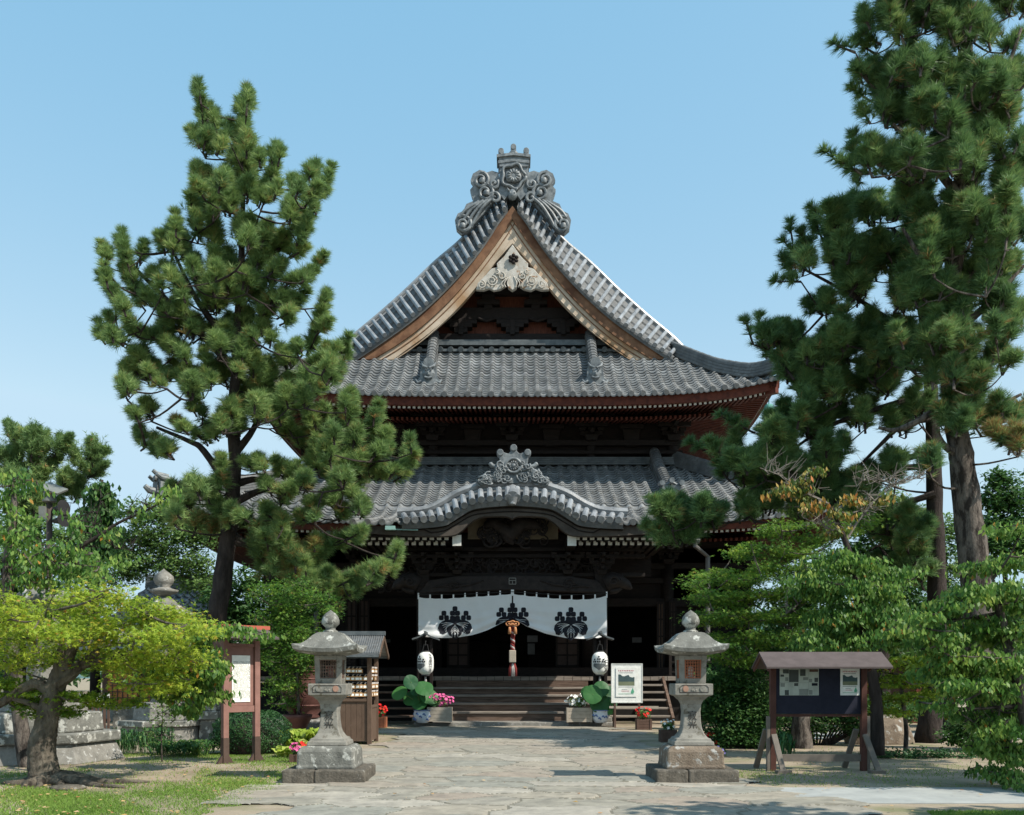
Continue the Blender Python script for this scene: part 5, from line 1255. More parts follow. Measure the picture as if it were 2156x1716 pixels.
flowers('flower_planter', 'pale wooden planter of white flowers at the right foot of the steps', 1219, 1520, 30.6, 52, 26, 'planter_pale', 'white_petal', 80, seed=2, boxh=.46, fl_s=.05, leaf_m='lightgreen')
flowers('flower_planter', 'red brown planter of red geraniums beside the votive tablet stand', 798, 1532, gd(1532), 30, 24, 'planter_wood', 'red_petal', 70, seed=3, boxh=.34, fl_s=.05)
flowers('flower_planter', 'dark brown planter of red flowers below the white poster board', 1355, 1536, gd(1536), 30, 24, 'planter_dark', 'red_petal', 30, seed=4, boxh=.32, fl_s=.05, leaf_m='lightgreen')
flowers('flower_planter', 'wooden planter of white daisies just behind the left stone lantern', 727, 1562, gd(1562), 34, 22, 'planter_pale', 'white_petal', 12, seed=5, boxh=.28, fl_s=.045, leaf_m='lightgreen')
flowers('flower_planter', 'dark planter of small white flowers just behind the right stone lantern', 1406, 1562, gd(1562), 32, 20, 'planter_dark', 'white_petal', 14, seed=6, boxh=.3, fl_s=.04)
flowers('flower_pot', 'small pot of magenta flowers at the edge of the lawn by the left lantern', 622, 1606, gd(1606), 18, 22, 'planter_dark', 'pink_petal', 26, seed=7, boxh=.16, boxdepth=.16, fl_s=.04)
flowers('flower_clump', 'clump of orange red flowers on the lawn behind the left lantern', 640, 1592, gd(1592), 34, 30, '', 'red_petal', 34, box=False, seed=8, fl_s=.045, group='flower clumps')
flowers('flower_clump', 'clump of dark red flowers in shade behind the right lantern', 1490, 1575, gd(1575), 40, 30, '', 'red_petal', 40, box=False, seed=9, fl_s=.045, group='flower clumps')
flowers('flower_clump', 'small clump of violet flowers on bare ground right of the right lantern', 1515, 1592, gd(1592), 26, 18, '', 'violet_petal', 14, box=False, seed=10, fl_s=.035, group='flower clumps')
# ---- lotus in glazed pots
def lotus(px, seed, label, leaves):
    D = 30.55; x = ax(px, D); r = random.Random(seed); t = thing('lotus_pot', label, 'potted plant', (x, D, .13), 'potted lotus plants by the steps')
    mb = MB(); mb.lathe((x, D, .13), [(.16, 0), (.2, .03), (.27, .15), (.29, .28), (.27, .38), (.29, .41), (.26, .41), (.24, .36)], 24); po = obj('glazed_pot', mb, M['white_glaze'], t, smooth=True)
    mb = MB()
    for k in range(16):
        a = k * .393 + .1; z = .13 + r.uniform(.1, .32); rr = .293 - abs(z - .40) * .05
        P = [(x + rr * math.cos(a + u) * 1.0, D + rr * math.sin(a + u), z + .04 * math.sin(u * 14)) for u in np.linspace(0, .28, 6)]; mb.tube(P, .022, 5)
    mb.tube([(x + .292 * math.cos(a), D + .292 * math.sin(a), .535) for a in np.linspace(0, 6.283, 30)], .014, 5)
    obj('blue_pattern', mb, M['blue_glaze'], po); mb = MB(); mb.lathe((x, D, .46), [(.01, 0), (.25, .01)], 20); obj('soil', mb, M['soil'], t)
    for (lx, ly, s_, tilt, az_) in leaves:
        c = at(lx, ly, D - r.uniform(0, .35)); ct = Vector((x, D, .5)); mid = ct.lerp(c, .5) + Vector((0, 0, .12))
        mb = MB(); mb.tube(smoothpts([ct, mid, c], 4), .013, 5); obj('stem', mb, M['stem'], t)
        n = 26; V = [Vector((0, 0, -.03))]; Fc = []
        for ring, (q, h) in enumerate(((.35, 0), (.7, .02), (1.0, -.03))):
            for k in range(n):
                a = 2 * math.pi * k / n; wv = .05 * math.sin(a * 3 + lx) * q * q + .02 * math.sin(a * 9) * q
                V.append(Vector((q * math.cos(a) * (1 + .05 * math.sin(a * 2 + ly)), q * math.sin(a), h + wv)))
        for k in range(n): Fc.append((0, 1 + k, 1 + (k + 1) % n))
        for g in (0, 1):
            for k in range(n): Fc.append((1 + g * n + k, 1 + g * n + (k + 1) % n, 1 + (g + 1) * n + (k + 1) % n, 1 + (g + 1) * n + k))
        Mx = Matrix.Rotation(az_, 3, 'Y') @ Matrix.Rotation(tilt, 3, 'X'); sz = s_ * D / F
        mb = MB(); mb.add([c + Mx @ (v * sz) for v in V], Fc)
        o = obj('leaf', mb, M['lotus'], t, smooth=True); a_ = o.data.attributes.new('tint', 'FLOAT', 'FACE'); tv = r.random(); a_.data.foreach_set('value', [tv] * len(o.data.polygons))
lotus(890, 1, 'lotus plant with round drooping leaves in a blue and white pot left of the steps', [(841, 1459, 17, .9, -.5), (865, 1436, 16, 1.2, .7), (868, 1470, 20, .9, -.2), (893, 1449, 20, .85, .1), (903, 1466, 21, .8, .5), (912, 1474, 15, 1.0, .3), (884, 1483, 16, .7, -.1), (877, 1452, 14, 1.1, -.6)])
lotus(1264, 2, 'taller lotus plant with large dark leaves in a blue pot beside the poster board', [(1248, 1462, 21, 1.2, -.2), (1266, 1450, 18, 1.1, .2), (1280, 1462, 20, 1.2, .5), (1262, 1480, 22, 1.3, .0), (1280, 1488, 18, 1.3, .2), (1236, 1458, 14, 1.2, -.9), (1285, 1478, 16, 1.1, .7), (1258, 1498, 15, 1.2, -.3)])
# ---- small prints: coloured patches on a sheet, all real thin layers
def sheet(name, x0, x1, z0, z1, y, m, parent, th=.006):
    mb = MB(); mb.bb(x0, x1, y - th, y, z0, z1); return obj(name, mb, M[m], parent)
def poster(parent, x0, x1, z0, z1, y, m='paper'):
    p = sheet('poster_sheet', x0, x1, z0, z1, y, m, parent); w_, h = x1 - x0, z1 - z0
    def patch(n, u0, u1, v0, v1, mm, k=1): return sheet(n, x0 + u0 * w_, x0 + u1 * w_, z0 + v0 * h, z0 + v1 * h, y - .007 * k, mm, p, .002)
    r = random.Random(3)
    mb = MB()
    for i in range(9):
        u = .12 + i * .083; cx_ = x0 + u * w_; 
        for q in range(3): mb.bb(cx_, cx_ + .06 * w_ * r.uniform(.5, 1), y - .009, y - .007, z0 + (.87 + q * .016) * h, z0 + (.878 + q * .016) * h)
        mb.bb(cx_ + .02 * w_, cx_ + .032 * w_, y - .0095, y - .0075, z0 + .868 * h, z0 + .915 * h)
    obj('red_title', mb, M['print_red'], p)
    mb = MB()
    for i in range(16): mb.bb(x0 + (.17 + i * .04) * w_, x0 + (.195 + i * .04) * w_, y - .009, y - .007, z0 + .81 * h, z0 + .828 * h)
    for i in range(18): mb.bb(x0 + (.12 + i * .04) * w_, x0 + (.145 + i * .04) * w_, y - .009, y - .007, z0 + .325 * h, z0 + .345 * h)
    for i in range(7): mb.bb(x0 + (.27 + i * .04) * w_, x0 + (.295 + i * .04) * w_, y - .009, y - .007, z0 + .245 * h, z0 + .26 * h)
    obj('text_lines', mb, M['print_dark'], p)
    mb = MB()
    for i in range(8): mb.bb(x0 + (.27 + i * .045) * w_, x0 + (.30 + i * .045) * w_, y - .009, y - .007, z0 + .185 * h, z0 + .205 * h)
    obj('red_line', mb, M['print_red'], p)
    patch('photo_sky', .12, .88, .52, .77, 'paper'); patch('photo_field', .12, .88, .38, .52, 'print_field')
    mb = MB(); P = [(.12, .52), (.12, .76), (.2, .77), (.3, .71), (.4, .7), (.55, .74), (.6, .75), (.66, .68), (.78, .66), (.88, .68), (.88, .52)]
    mb.prism([(x0 + a * w_, z0 + b * h) for a, b in P], y - .0115, y - .0095); obj('photo_trees', mb, M['print_blue'], p)
    mb = MB(); P = [(.72, .12), (.84, .12), (.87, .17), (.80, .31), (.71, .17)]; mb.prism([(x0 + a * w_, z0 + b * h) for a, b in P], y - .011, y - .009); mb.bb(x0 + .12 * w_, x0 + .84 * w_, y - .009, y - .0075, z0 + .09 * h, z0 + .105 * h); obj('green_drawing', mb, M['print_green'], p)
    return p
def posterboard():
    D = 30.0; x0, x1, z0, z1 = ax(1287, D), ax(1353, D), az(1480, D), az(1397, D)
    t = thing('poster_board', 'white poster board with a printed poster standing at the right side of the steps', 'sign board', ((x0 + x1) / 2, D, 0))
    mb = MB(); mb.bb(x0, x1, D, D + .04, z0, z1); obj('board_panel', mb, M['paper'], t, bevel=.006)
    mb = MB()
    for a, b, c_, d in ((x0, x1, z1 - .03, z1), (x0, x1, z0, z0 + .03)): mb.bb(a, b, D - .012, D + .05, c_, d)
    for a in (x0 - .002, x1 - .028): mb.bb(a, a + .03, D - .010, D + .048, z0 + .03, z1 - .03)
    obj('board_frame', mb, M['white_paint'], t)
    for xx in (x0 + .12, x1 - .1):
        mb = MB(); mb.bar((xx, D + .05, z0 + .3), (xx, D - .02, .0), .05, .05); obj('leg', mb, M['planter_dark'], t); mb = MB(); mb.bar((xx, D + .08, z0 + .5), (xx, D + .55, .0), .04, .04); obj('leg', mb, M['planter_dark'], t)
    mb = MB(); mb.bb(x0 - .06, x1 + .5, D + .01, D + .06, z0 - .17, z0 - .10); obj('foot_rail', mb, M['planter_pale'], t)
    poster(t, ax(1296.5, D), ax(1341, D), az(1467, D), az(1405.5, D), D - .014)
posterboard()
# ---- right notice board
def notice():
    D = 16.3; X = lambda p: ax(p, D); Z = lambda p: az(p, D)
    t = thing('notice_board', 'roofed wooden notice board with navy panel holding a newspaper sheet and a poster', 'notice board', (X(1727), D, 0))
    for px in (1621, 1812):
        mb = MB(); x = X(px); mb.bb(x, x + .095, D - .05, D + .05, .0, Z(1400)); o = obj('post', mb, M['board_post'], t, bevel=.004)
        mb = MB(); s = -1 if px < 1700 else 1; xx = x - .055 if s < 0 else x + .098
        mb.bb(xx, xx + .05, D - .045, D + .045, 0.0, .93); obj('side_post', mb, M['grey_wood'], t)
        mb = MB(); bx0 = x + .01; mb.bar((bx0 + .04, D - .07, .62), (bx0 + .12 + .02 * s, D - .42, .02), .09, .05, up=(0, 1, 0)); obj('brace', mb, M['grey_wood'], t)
        mb = MB(); mb.bar((bx0 - .06, D + .07, .70), (bx0 - .14, D + .42, .02), .09, .05, up=(0, 1, 0)); obj('brace', mb, M['grey_wood'], t)
        mb = MB(); mb.bb(bx0 - .02, bx0 + .22, D - .52, D - .34, .0, .05); obj('foot_block', mb, M['grey_wood'], t)
    mb = MB(); mb.bb(X(1621) + .1, X(1812), D - .02, D + .03, .16, .28); obj('bottom_rail', mb, M['grey_wood'], t)
    mb = MB(); mb.bb(X(1632) + .004, X(1812) - .003, D - .015, D + .025, Z(1503), Z(1402)); obj('navy_panel', mb, M['board_navy'], t)
    mb = MB(); mb.bb(X(1632), X(1812), D + .0, D + .04, Z(1509), Z(1503.5)); mb.bb(X(1632), X(1812), D - .035, D + .04, Z(1402), Z(1396)); obj('panel_rail', mb, M['board_post'], t)
    # gabled roof: two thin planks
    xa, xb = X(1598), X(1856); rz = 1.6 + (1425 - 1375) / F * D + .02; fz = 1.6 + (1425 - 1405) / F * (D - .5) + .01
    mb = MB()
    for s in (-1, 1):
        A = [(xa, D, rz), (xb, D, rz)]; yb = D + s * .5; B = [(xa, yb, fz), (xb, yb, fz)]; n = .03
        V = [A[0], A[1], B[1], B[0]]; V2 = [(v[0], v[1], v[2] - n) for v in V]
        mb.add(V + V2, [(0, 1, 2, 3), (7, 6, 5, 4), (0, 3, 7, 4), (1, 5, 6, 2), (3, 2, 6, 7), (0, 4, 5, 1)])
    ro = obj('roof', mb, M['board_roof'], t, fix=False)
    for x in (xa + .02, xb - .05):
        mb = MB(); mb.prism([(0, 0)] * 3, 0, 0) if False else None
        mb.add([(x, D - .47, fz - .02), (x, D, rz - .032), (x, D + .47, fz - .02), (x, D + .47, fz - .075), (x, D, rz - .10), (x, D - .47, fz - .075), (x + .03, D - .47, fz - .02), (x + .03, D, rz - .032), (x + .03, D + .47, fz - .02), (x + .03, D + .47, fz - .075), (x + .03, D, rz - .10), (x + .03, D - .47, fz - .075)],
               [(0, 1, 4, 5), (1, 2, 3, 4), (7, 6, 11, 10), (8, 7, 10, 9), (0, 5, 11, 6), (2, 8, 9, 3), (5, 4, 10, 11), (4, 3, 9, 10), (0, 6, 7, 1), (1, 7, 8, 2)]); obj('gable_trim', mb, M['board_post'], ro)
    Dy = D - .016
    ns = sheet('newspaper_sheet', X(1641), X(1723), Z(1464), Z(1408), Dy, 'newsprint', t)
    x0, x1, z0, z1 = X(1641), X(1723), Z(1464), Z(1408); w_, h = x1 - x0, z1 - z0
    pics = [(.08, .82, .23, .98, 'print_dark'), (.24, .5, .48, .96, 'print_dark'), (.52, .73, .66, .98, 'print_dark'), (.76, .88, .98, .98, 'planter_dark'), (.02, .7, .11, .78, 'print_dark'), (.14, .54, .22, .68, 'print_grey'), (.6, .57, .73, .68, 'print_grey'), (.75, .5, .83, .62, 'print_grey'), (.89, .5, .98, .66, 'print_dark'), (.02, .32, .13, .46, 'print_grey'), (.37, .35, .47, .46, 'print_dark'), (.82, .36, .97, .46, 'black'), (.5, .01, .73, .24, 'print_grey'), (.75, .02, .84, .2, 'print_grey'), (.13, .01, .23, .2, 'print_dark')]
    for a, b, c_, d, m in pics: sheet('printed_picture', x0 + a * w_, x0 + c_ * w_, z0 + b * h, z0 + d * h, Dy - .007, m, ns, .002)
    mb = MB()
    for u in (.235, .49, .74): mb.bb(x0 + u * w_ - .001, x0 + u * w_ + .001, Dy - .009, Dy - .007, z0, z1)
    mb.bb(x0, x1, Dy - .0095, Dy - .0075, z0 + .48 * h, z0 + .486 * h)
    for i in range(26):
        v = .03 + i * .018
        if i % 2 == 0: mb.bb(x0 + .26 * w_, x0 + .35 * w_, Dy - .009, Dy - .007, z0 + v * h, z0 + (v + .006) * h); mb.bb(x0 + .86 * w_, x0 + .98 * w_, Dy - .009, Dy - .007, z0 + v * .7 * h, z0 + (v * .7 + .006) * h)
    obj('print_columns', mb, M['print_grey'], ns)
    poster(t, X(1768.5), X(1809), Z(1464), Z(1408), Dy, 'paper')
notice()
# ---- left sign board, turned a little away
def leftsign():
    D = 17.9; a = math.radians(47); c = Vector((ax(507, D), D, 0)); u = Vector((math.cos(a), math.sin(a), 0)); nrm = Vector((math.sin(a), -math.cos(a), 0))
    t = thing('information_sign', 'tall reddish wooden sign with small roof and a white sheet of fine vertical writing', 'sign', tuple(c))
    Mx = Matrix.Rotation(a, 3, 'Z'); H = .33
    def bx(name, m, s0, s1, z0, z1, d0, d1, par=t, bev=.004):
        mb = MB(); q = c + u * ((s0 + s1) / 2) - nrm * ((d0 + d1) / 2) + Vector((0, 0, (z0 + z1) / 2)); mb.box(tuple(q), (abs(s1 - s0), abs(d1 - d0), z1 - z0), M=Mx); return obj(name, mb, M[m], par, bevel=bev)
    for s in (-1, 1):
        bx('post', 'sign_red', s * H - .055, s * H + .055, .47, 2.28, -.05, .05); bx('post_foot', 'sign_brown', s * H - .06, s * H + .06, 0, .468, -.055, .055)
        for q in (-1, 1):
            mb = MB(); b0 = c + u * (s * H + q * .05); mb.add([tuple(b0 + Vector((0, 0, .18)) - nrm * .03), tuple(b0 + u * q * .12 - nrm * .03), tuple(b0 - nrm * .03), tuple(b0 + Vector((0, 0, .18)) + nrm * .03), tuple(b0 + u * q * .12 + nrm * .03), tuple(b0 + nrm * .03)], [(0, 1, 2), (5, 4, 3), (0, 3, 4, 1), (1, 4, 5, 2), (2, 5, 3, 0)]); obj('foot_brace', mb, M['sign_brown'], t)
    bx('panel', 'sign_red', -H + .056, H - .056, 1.06, 2.16, .0, .03); 
    bx('bottom_rail', 'sign_red', -H + .056, H - .056, .94, 1.058, -.03, .04); bx('top_rail', 'sign_red', -H + .056, H - .056, 2.162, 2.22, -.03, .04)
    sh = bx('white_sheet', 'paper', -.19, .19, 1.13, 2.0, -.012, -.001, bev=0)
    mb = MB(); r = random.Random(5)
    for k in range(22):
        s = .175 - k * .0158; z = 1.88
        big = k == 0
        while z > 1.2:
            l_ = r.uniform(.010, .016) * (1.4 if big else 1)
            if r.random() < .85: mb.box(tuple(c + u * s + nrm * .0135 + Vector((0, 0, z))), (.009 if big else .006, .002, l_), M=Mx)
            z -= l_ + .010
    obj('fine_writing', mb, M['print_grey'] if False else M['print_dark'], sh)
    # little tiled roof on top, red copper edge
    mb = MB()
    for s in (-1, 1):
        P = []
        for q, z in ((0, 2.52), (.22, 2.40), (.42, 2.335)):
            P.append((q, z))
        rows = [[tuple(c + u * e + nrm * (s * q) + Vector((0, 0, z))) for e in (-.56, -.28, 0, .28, .56)] for q, z in P]
        rows2 = [[(v[0], v[1], v[2] - .035) for v in row] for row in rows]
        mb.grid(rows); mb.grid(rows2); mb.strip(rows[-1], rows2[-1]); mb.strip([r_[0] for r_ in rows], [r_[0] for r_ in rows2]); mb.strip([r_[-1] for r_ in rows], [r_[-1] for r_ in rows2])
    ro = obj('roof', mb, M['board_roof'], t)
    mb = MB(); mb.bar(tuple(c - u * .6 + Vector((0, 0, 2.53))), tuple(c + u * .6 + Vector((0, 0, 2.53))), .1, .07); obj('ridge_cap', mb, plain('red_copper', (.36, .09, .055), .5), ro)
    for s in (-1, 1):
        mb = MB(); mb.prism([(0, 0)] * 3, 0, 0) if False else None
        e = c + u * s * (H); V = [tuple(e - nrm * .3 + Vector((0, 0, 2.33))), tuple(e + nrm * .3 + Vector((0, 0, 2.33))), tuple(e + Vector((0, 0, 2.47)))]; V2 = [tuple(Vector(v) + u * .05) for v in V]
        mb.add(V + V2, [(0, 1, 2), (5, 4, 3), (0, 3, 4, 1), (1, 4, 5, 2), (2, 5, 3, 0)]); obj('roof_support', mb, M['sign_red'], t)
leftsign()
# ---- votive tablet stand
def emastand():
    D0, D1 = 22.6, 23.7; xa, xb = ax(700, D0), ax(778, D0)
    t = thing('votive_tablet_stand', 'roofed wooden stand hung with rows of small votive tablets behind the left lantern', 'tablet stand', ((xa + xb) / 2, (D0 + D1) / 2, 0))
    for x in (xa, xb):
        for y in (D0, D1): mb = MB(); mb.bb(x - .05, x + .05, y - .05, y + .05, 0, 2.05); obj('post', mb, M['stand_wood'], t, bevel=.004)
    mb = MB()
    for y in (D0, D1): 
        for i in range(6): x0 = xa + .05 + (xb - xa - .1) * i / 6; mb.bb(x0 + .003, x0 + (xb - xa - .1) / 6 - .003, y - .01, y + .02, .08, 1.02)
        mb.bb(xa + .05, xb - .05, y - .04, y + .04, 1.02, 1.08)
    for x in (xa, xb): mb.bb(x - .02, x + .02, D0 + .05, D1 - .05, .08, .86); mb.bb(x - .035, x + .035, D0 + .05, D1 - .05, .86, .92)
    obj('side_boards', mb, M['stand_wood'], t)
    for z in (1.28, 1.47, 1.66, 1.84):
        for y in (D0, D1): mb = MB(); mb.tube([(xa, y, z), (xb, y, z)], .012, 5); obj('hanging_rail', mb, M['iron'], t)
        mb = MB(); mb.tube([(xb, D0, z), (xb, D1, z)], .012, 5); obj('hanging_rail', mb, M['iron'], t)
    # roof with concave sheet slopes, ridge runs left-right
    ym = (D0 + D1) / 2; mb = MB()
    for s in (-1, 1):
        rows = [[(x, ym + s * q, z) for x in np.linspace(xa - .22, xb + .28, 20)] for q, z in ((0, 2.62), (.3, 2.42), (.6, 2.26), (.88, 2.15))]
        rr = [[(x, y, z - .05) for x, y, z in row] for row in rows]; mb.grid(rows); mb.grid(rr); mb.strip(rows[-1], rr[-1]); mb.strip([a[0] for a in rows], [a[0] for a in rr]); mb.strip([a[-1] for a in rows], [a[-1] for a in rr])
        for k in range(26): x = xa - .2 + k * (xb - xa + .46) / 25; mb.tube([(x, ym + s * q, z + .012) for q, z in ((0, 2.62), (.3, 2.42), (.6, 2.26), (.88, 2.15))], .012, 4)
    ro = obj('roof', mb, M['tile'], t)
    mb = MB(); mb.bar((xa - .24, ym, 2.65), (xb + .3, ym, 2.65), .14, .1); mb.bb(xa - .2, xb + .26, ym - .9, ym - .86, 2.06, 2.11); mb.bb(xa - .2, xb + .26, ym + .86, ym + .9, 2.06, 2.11); obj('ridge_cap', mb, M['tile_dark'], ro)
    mb = MB()
    for s in (-1, 1): mb.bar((xb + .27, ym, 2.55), (xb + .27, ym + s * .86, 2.08), .03, .1)
    obj('gable_trim', mb, M['stand_wood'], ro)
    # tablets: each its own thing
    r = random.Random(9)
    proto = None
    def tablet(x, y, z, rot, tilt, lab):
        nonlocal proto
        if proto is None:
            tt = thing('votive_tablet', lab, 'votive tablet', (0, 0, 0), 'votive tablets hung on the stand')
            mb = MB(); mb.prism([(-.065, -.10), (.065, -.10), (.065, -.02), (0, .02), (-.065, -.02)], -.005, .005); obj('tablet_board', mb, M['ema_wood'], tt)
            mb = MB(); mb.bar((0, 0, .0), (0, 0, .05), .008, .008); mb.bar((-.02, -.007, .01), (.03, -.007, .045), .03, .006); obj('white_cord', mb, M['rope_white'], tt)
            mb = MB(); mb.bb(-.04, .04, -.0075, -.0055, -.08, -.03); obj('paper_print', mb, M['paper'], tt)
            proto = tt; o = tt
        else: o = dup(proto, (0, 0, 0), lab)
        o.location = (x, y, z); o.rotation_euler = (tilt, 0, rot); return o
    LF = 'small wooden votive tablet in the front rows of the roofed stand'; LS = 'small wooden votive tablet on the sunlit right side of the roofed stand'
    for z in (1.28, 1.47, 1.66, 1.84):
        for i in range(8):
            if r.random() < .9: tablet(xa + .1 + i * (xb - xa - .2) / 7 + r.uniform(-.02, .02), D0 - .02 - r.uniform(0, .03), z - .05, r.uniform(-.2, .2), r.uniform(-.1, .1), LF)
        for i in range(7): tablet(xb + .02 + r.uniform(0, .03), D0 + .12 + i * (D1 - D0 - .2) / 6.5, z - .05, math.pi / 2 + r.uniform(-.3, .3), r.uniform(-.12, .12), LS)
emastand()
# ---- bronze urn with a red spiky plant, stone bench slab
def urn():
    D = 25.5; x = ax(640, D); t = thing('bronze_urn', 'large dark reddish bronze urn with raised scroll pattern behind the left lantern', 'urn', (x, D, .5))
    mb = MB(); mb.lathe((x, D, .5), [(.38, 0), (.42, .04), (.36, .1), (.5, .25), (.62, .55), (.60, .75), (.52, .95), (.56, 1.2), (.6, 1.35), (.63, 1.38), (.56, 1.38), (.52, 1.25)], 28); b = obj('urn_body', mb, M['bronze'], t, smooth=True)
    mb = MB(); 
    for z, r_ in ((.85, .575), (1.55, .53), (1.75, .585), (1.82, .6)): mb.tube([(x + r_ * math.cos(a), D + r_ * math.sin(a), z) for a in np.linspace(0, 6.283, 36)], .016, 5)
    for a0 in (-1.3, -1.75, -2.3, -.8):
        for k in range(2): mb.tube([(x + (.61 + .0) * math.cos(a0 + .14 * math.cos(u) * (1 - k * .4)), D + .62 * math.sin(a0 + .14 * math.cos(u) * (1 - k * .4)), 1.2 + .12 * math.sin(u) * (1 - k * .4)) for u in np.linspace(0, 6.283, 16)], .016, 5)
    obj('scroll_relief', mb, M['bronze'], b)
    mb = MB(); mb.bb(x - 1.6, x + 1.3, D - .7, D + .8, 0, .48); top('stone_plinth', mb, M['stone_grey'], 'low grey stone plinth under the bronze urn', 'plinth', bevel=.04)
    D2 = 23.6; x2 = ax(626, D2); t = thing('red_cordyline', 'spiky dark red leafed plant in a reddish bowl in front of the bronze urn', 'potted plant', (x2, D2, 0))
    mb = MB(); mb.lathe((x2, D2, 0), [(.16, 0), (.2, .3), (.34, .56), (.37, .66), (.34, .68)], 20); obj('bowl', mb, M['bronze'], t, smooth=True)
    r = random.Random(4); mb = MB()
    for k in range(60):
        a = r.uniform(0, 6.283); L = r.uniform(.35, .7); e = r.uniform(.35, 1.4); P = []
        for i in range(5):
            q = i / 4; P.append((x2 + math.cos(a) * math.cos(e) * L * q, D2 + math.sin(a) * math.cos(e) * L * q, .62 + math.sin(e) * L * q - .15 * q * q * (1.5 - e)))
        s_ = Vector((-math.sin(a), math.cos(a), 0)) * .02
        mb.strip([Vector(p) - s_ * (1 - i / 4.2) for i, p in enumerate(P)], [Vector(p) + s_ * (1 - i / 4.2) for i, p in enumerate(P)])
    obj('spiky_leaves', mb, M['plant_red'], t, fix=False)
urn()
# ---- big stone lantern on a stepped base, far left
def biglantern():
    D = 18.4; c = Vector((ax(92, D), D, 0)); t = thing('large_stone_lantern', 'large old stone lantern with rough cap on a stepped stone base behind the front maple', 'stone lantern', tuple(c))
    def hexp(name, prof, m, bev=.02, n=6, rot=math.radians(30 - 12)): mb = MB(); mb.lathe(tuple(c), prof, n, rot=rot); return obj(name, mb, m, t, bevel=bev)
    hexp('base_block', [(1.46, 0), (1.28, .36)], M['stone_grey']); hexp('base_slab', [(1.38, .365), (1.38, .56)], M['stone_lichen'], .03); hexp('upper_block', [(1.08, .565), (1.04, .93)], M['stone_lichen'], .03)
    hexp('step_block', [(.8, .935), (.74, 1.2)], M['stone_grey'], .03)
    mb = MB(); q = c + Vector((.3, -.2, 0)); mb.lathe(tuple(c), [(.36, 1.2), (.33, 1.3), (.30, 1.5), (.30, 2.2), (.34, 2.35), (.40, 2.4)], 14); obj('shaft', mb, M['stone_grey'], t, smooth=True)
    mb = MB(); mb.lathe(tuple(c), [(.42, 2.4), (.5, 2.5), (.5, 2.6), (.3, 2.62), (.28, 2.95), (.3, 3.0)], 6, rot=.3); obj('fire_box', mb, M['stone_grey'], t)
    mb = MB(); cc = c + Vector((0, 0, 0)); r = random.Random(3); rings = []
    for hw, z in ((.28, 2.98), (.46, 3.0), (.50, 3.06), (.46, 3.15), (.38, 3.24), (.22, 3.29), (.05, 3.3)):
        rings.append([(cc.x + hw * math.cos(a) * (1 + .08 * math.sin(3 * a + z * 5)), cc.y + hw * math.sin(a), z + .03 * math.sin(5 * a)) for a in np.linspace(0, 2 * math.pi, 24)])
    mb.grid(rings); obj('cap_stone', mb, M['stone_lichen'], t, smooth=True)
    mb = MB()
    for a in np.linspace(0, 2 * math.pi, 7)[:-1]: mb.box((c.x + 1.55 * math.cos(a + .3), c.y + 1.55 * math.sin(a + .3), .18), (.02, .02, .36))
biglantern()
def midlantern():
    D = 24.5; c = Vector((ax(345, D), D, 0)); t = thing('tall_stone_lantern', 'tall stone lantern whose onion finial rises above the yellow maple', 'stone lantern', tuple(c))
    for name, prof, m, n in (('base_block', [(1.05, 0), (1.0, .35)], 'stone_grey', 6), ('base_slab', [(1.1, .355), (1.1, .5)], 'stone_lichen', 6), ('upper_block', [(.75, .505), (.7, .95)], 'stone_grey', 6), ('light_platform', [(.3, 2.35), (.5, 2.5), (.5, 2.65)], 'stone_grey', 6)):
        mb = MB(); mb.lathe(tuple(c), prof, n, rot=.4); obj(name, mb, M[m], t, bevel=.02)
    mb = MB(); mb.lathe(tuple(c), [(.35, .95), (.24, 1.1), (.22, 1.7), (.24, 2.2), (.3, 2.36)], 16); obj('shaft', mb, M['stone_grey'], t, smooth=True)
    mb = MB(); mb.lathe(tuple(c), [(.3, 2.65), (.28, 3.1)], 6); obj('fire_box', mb, M['stone_grey'], t)
    mb = MB(); mb.lathe(tuple(c), [(.65, 3.1), (.78, 3.2), (.6, 3.3), (.35, 3.48), (.2, 3.62), (.12, 3.66)], 6, rot=.2); obj('cap_stone', mb, M['stone_lichen'], t, auto=True)
    mb = MB(); mb.lathe(tuple(c), [(.13, 3.64), (.2, 3.7), (.34, 3.76), (.36, 3.82), (.2, 3.86), (.14, 3.9), (.22, 3.98), (.255, 4.08), (.23, 4.18), (.14, 4.26), (.04, 4.33), (0.003, 4.37)], 18); obj('jewel_finial', mb, M['stone_grey'], t, smooth=True)
midlantern()
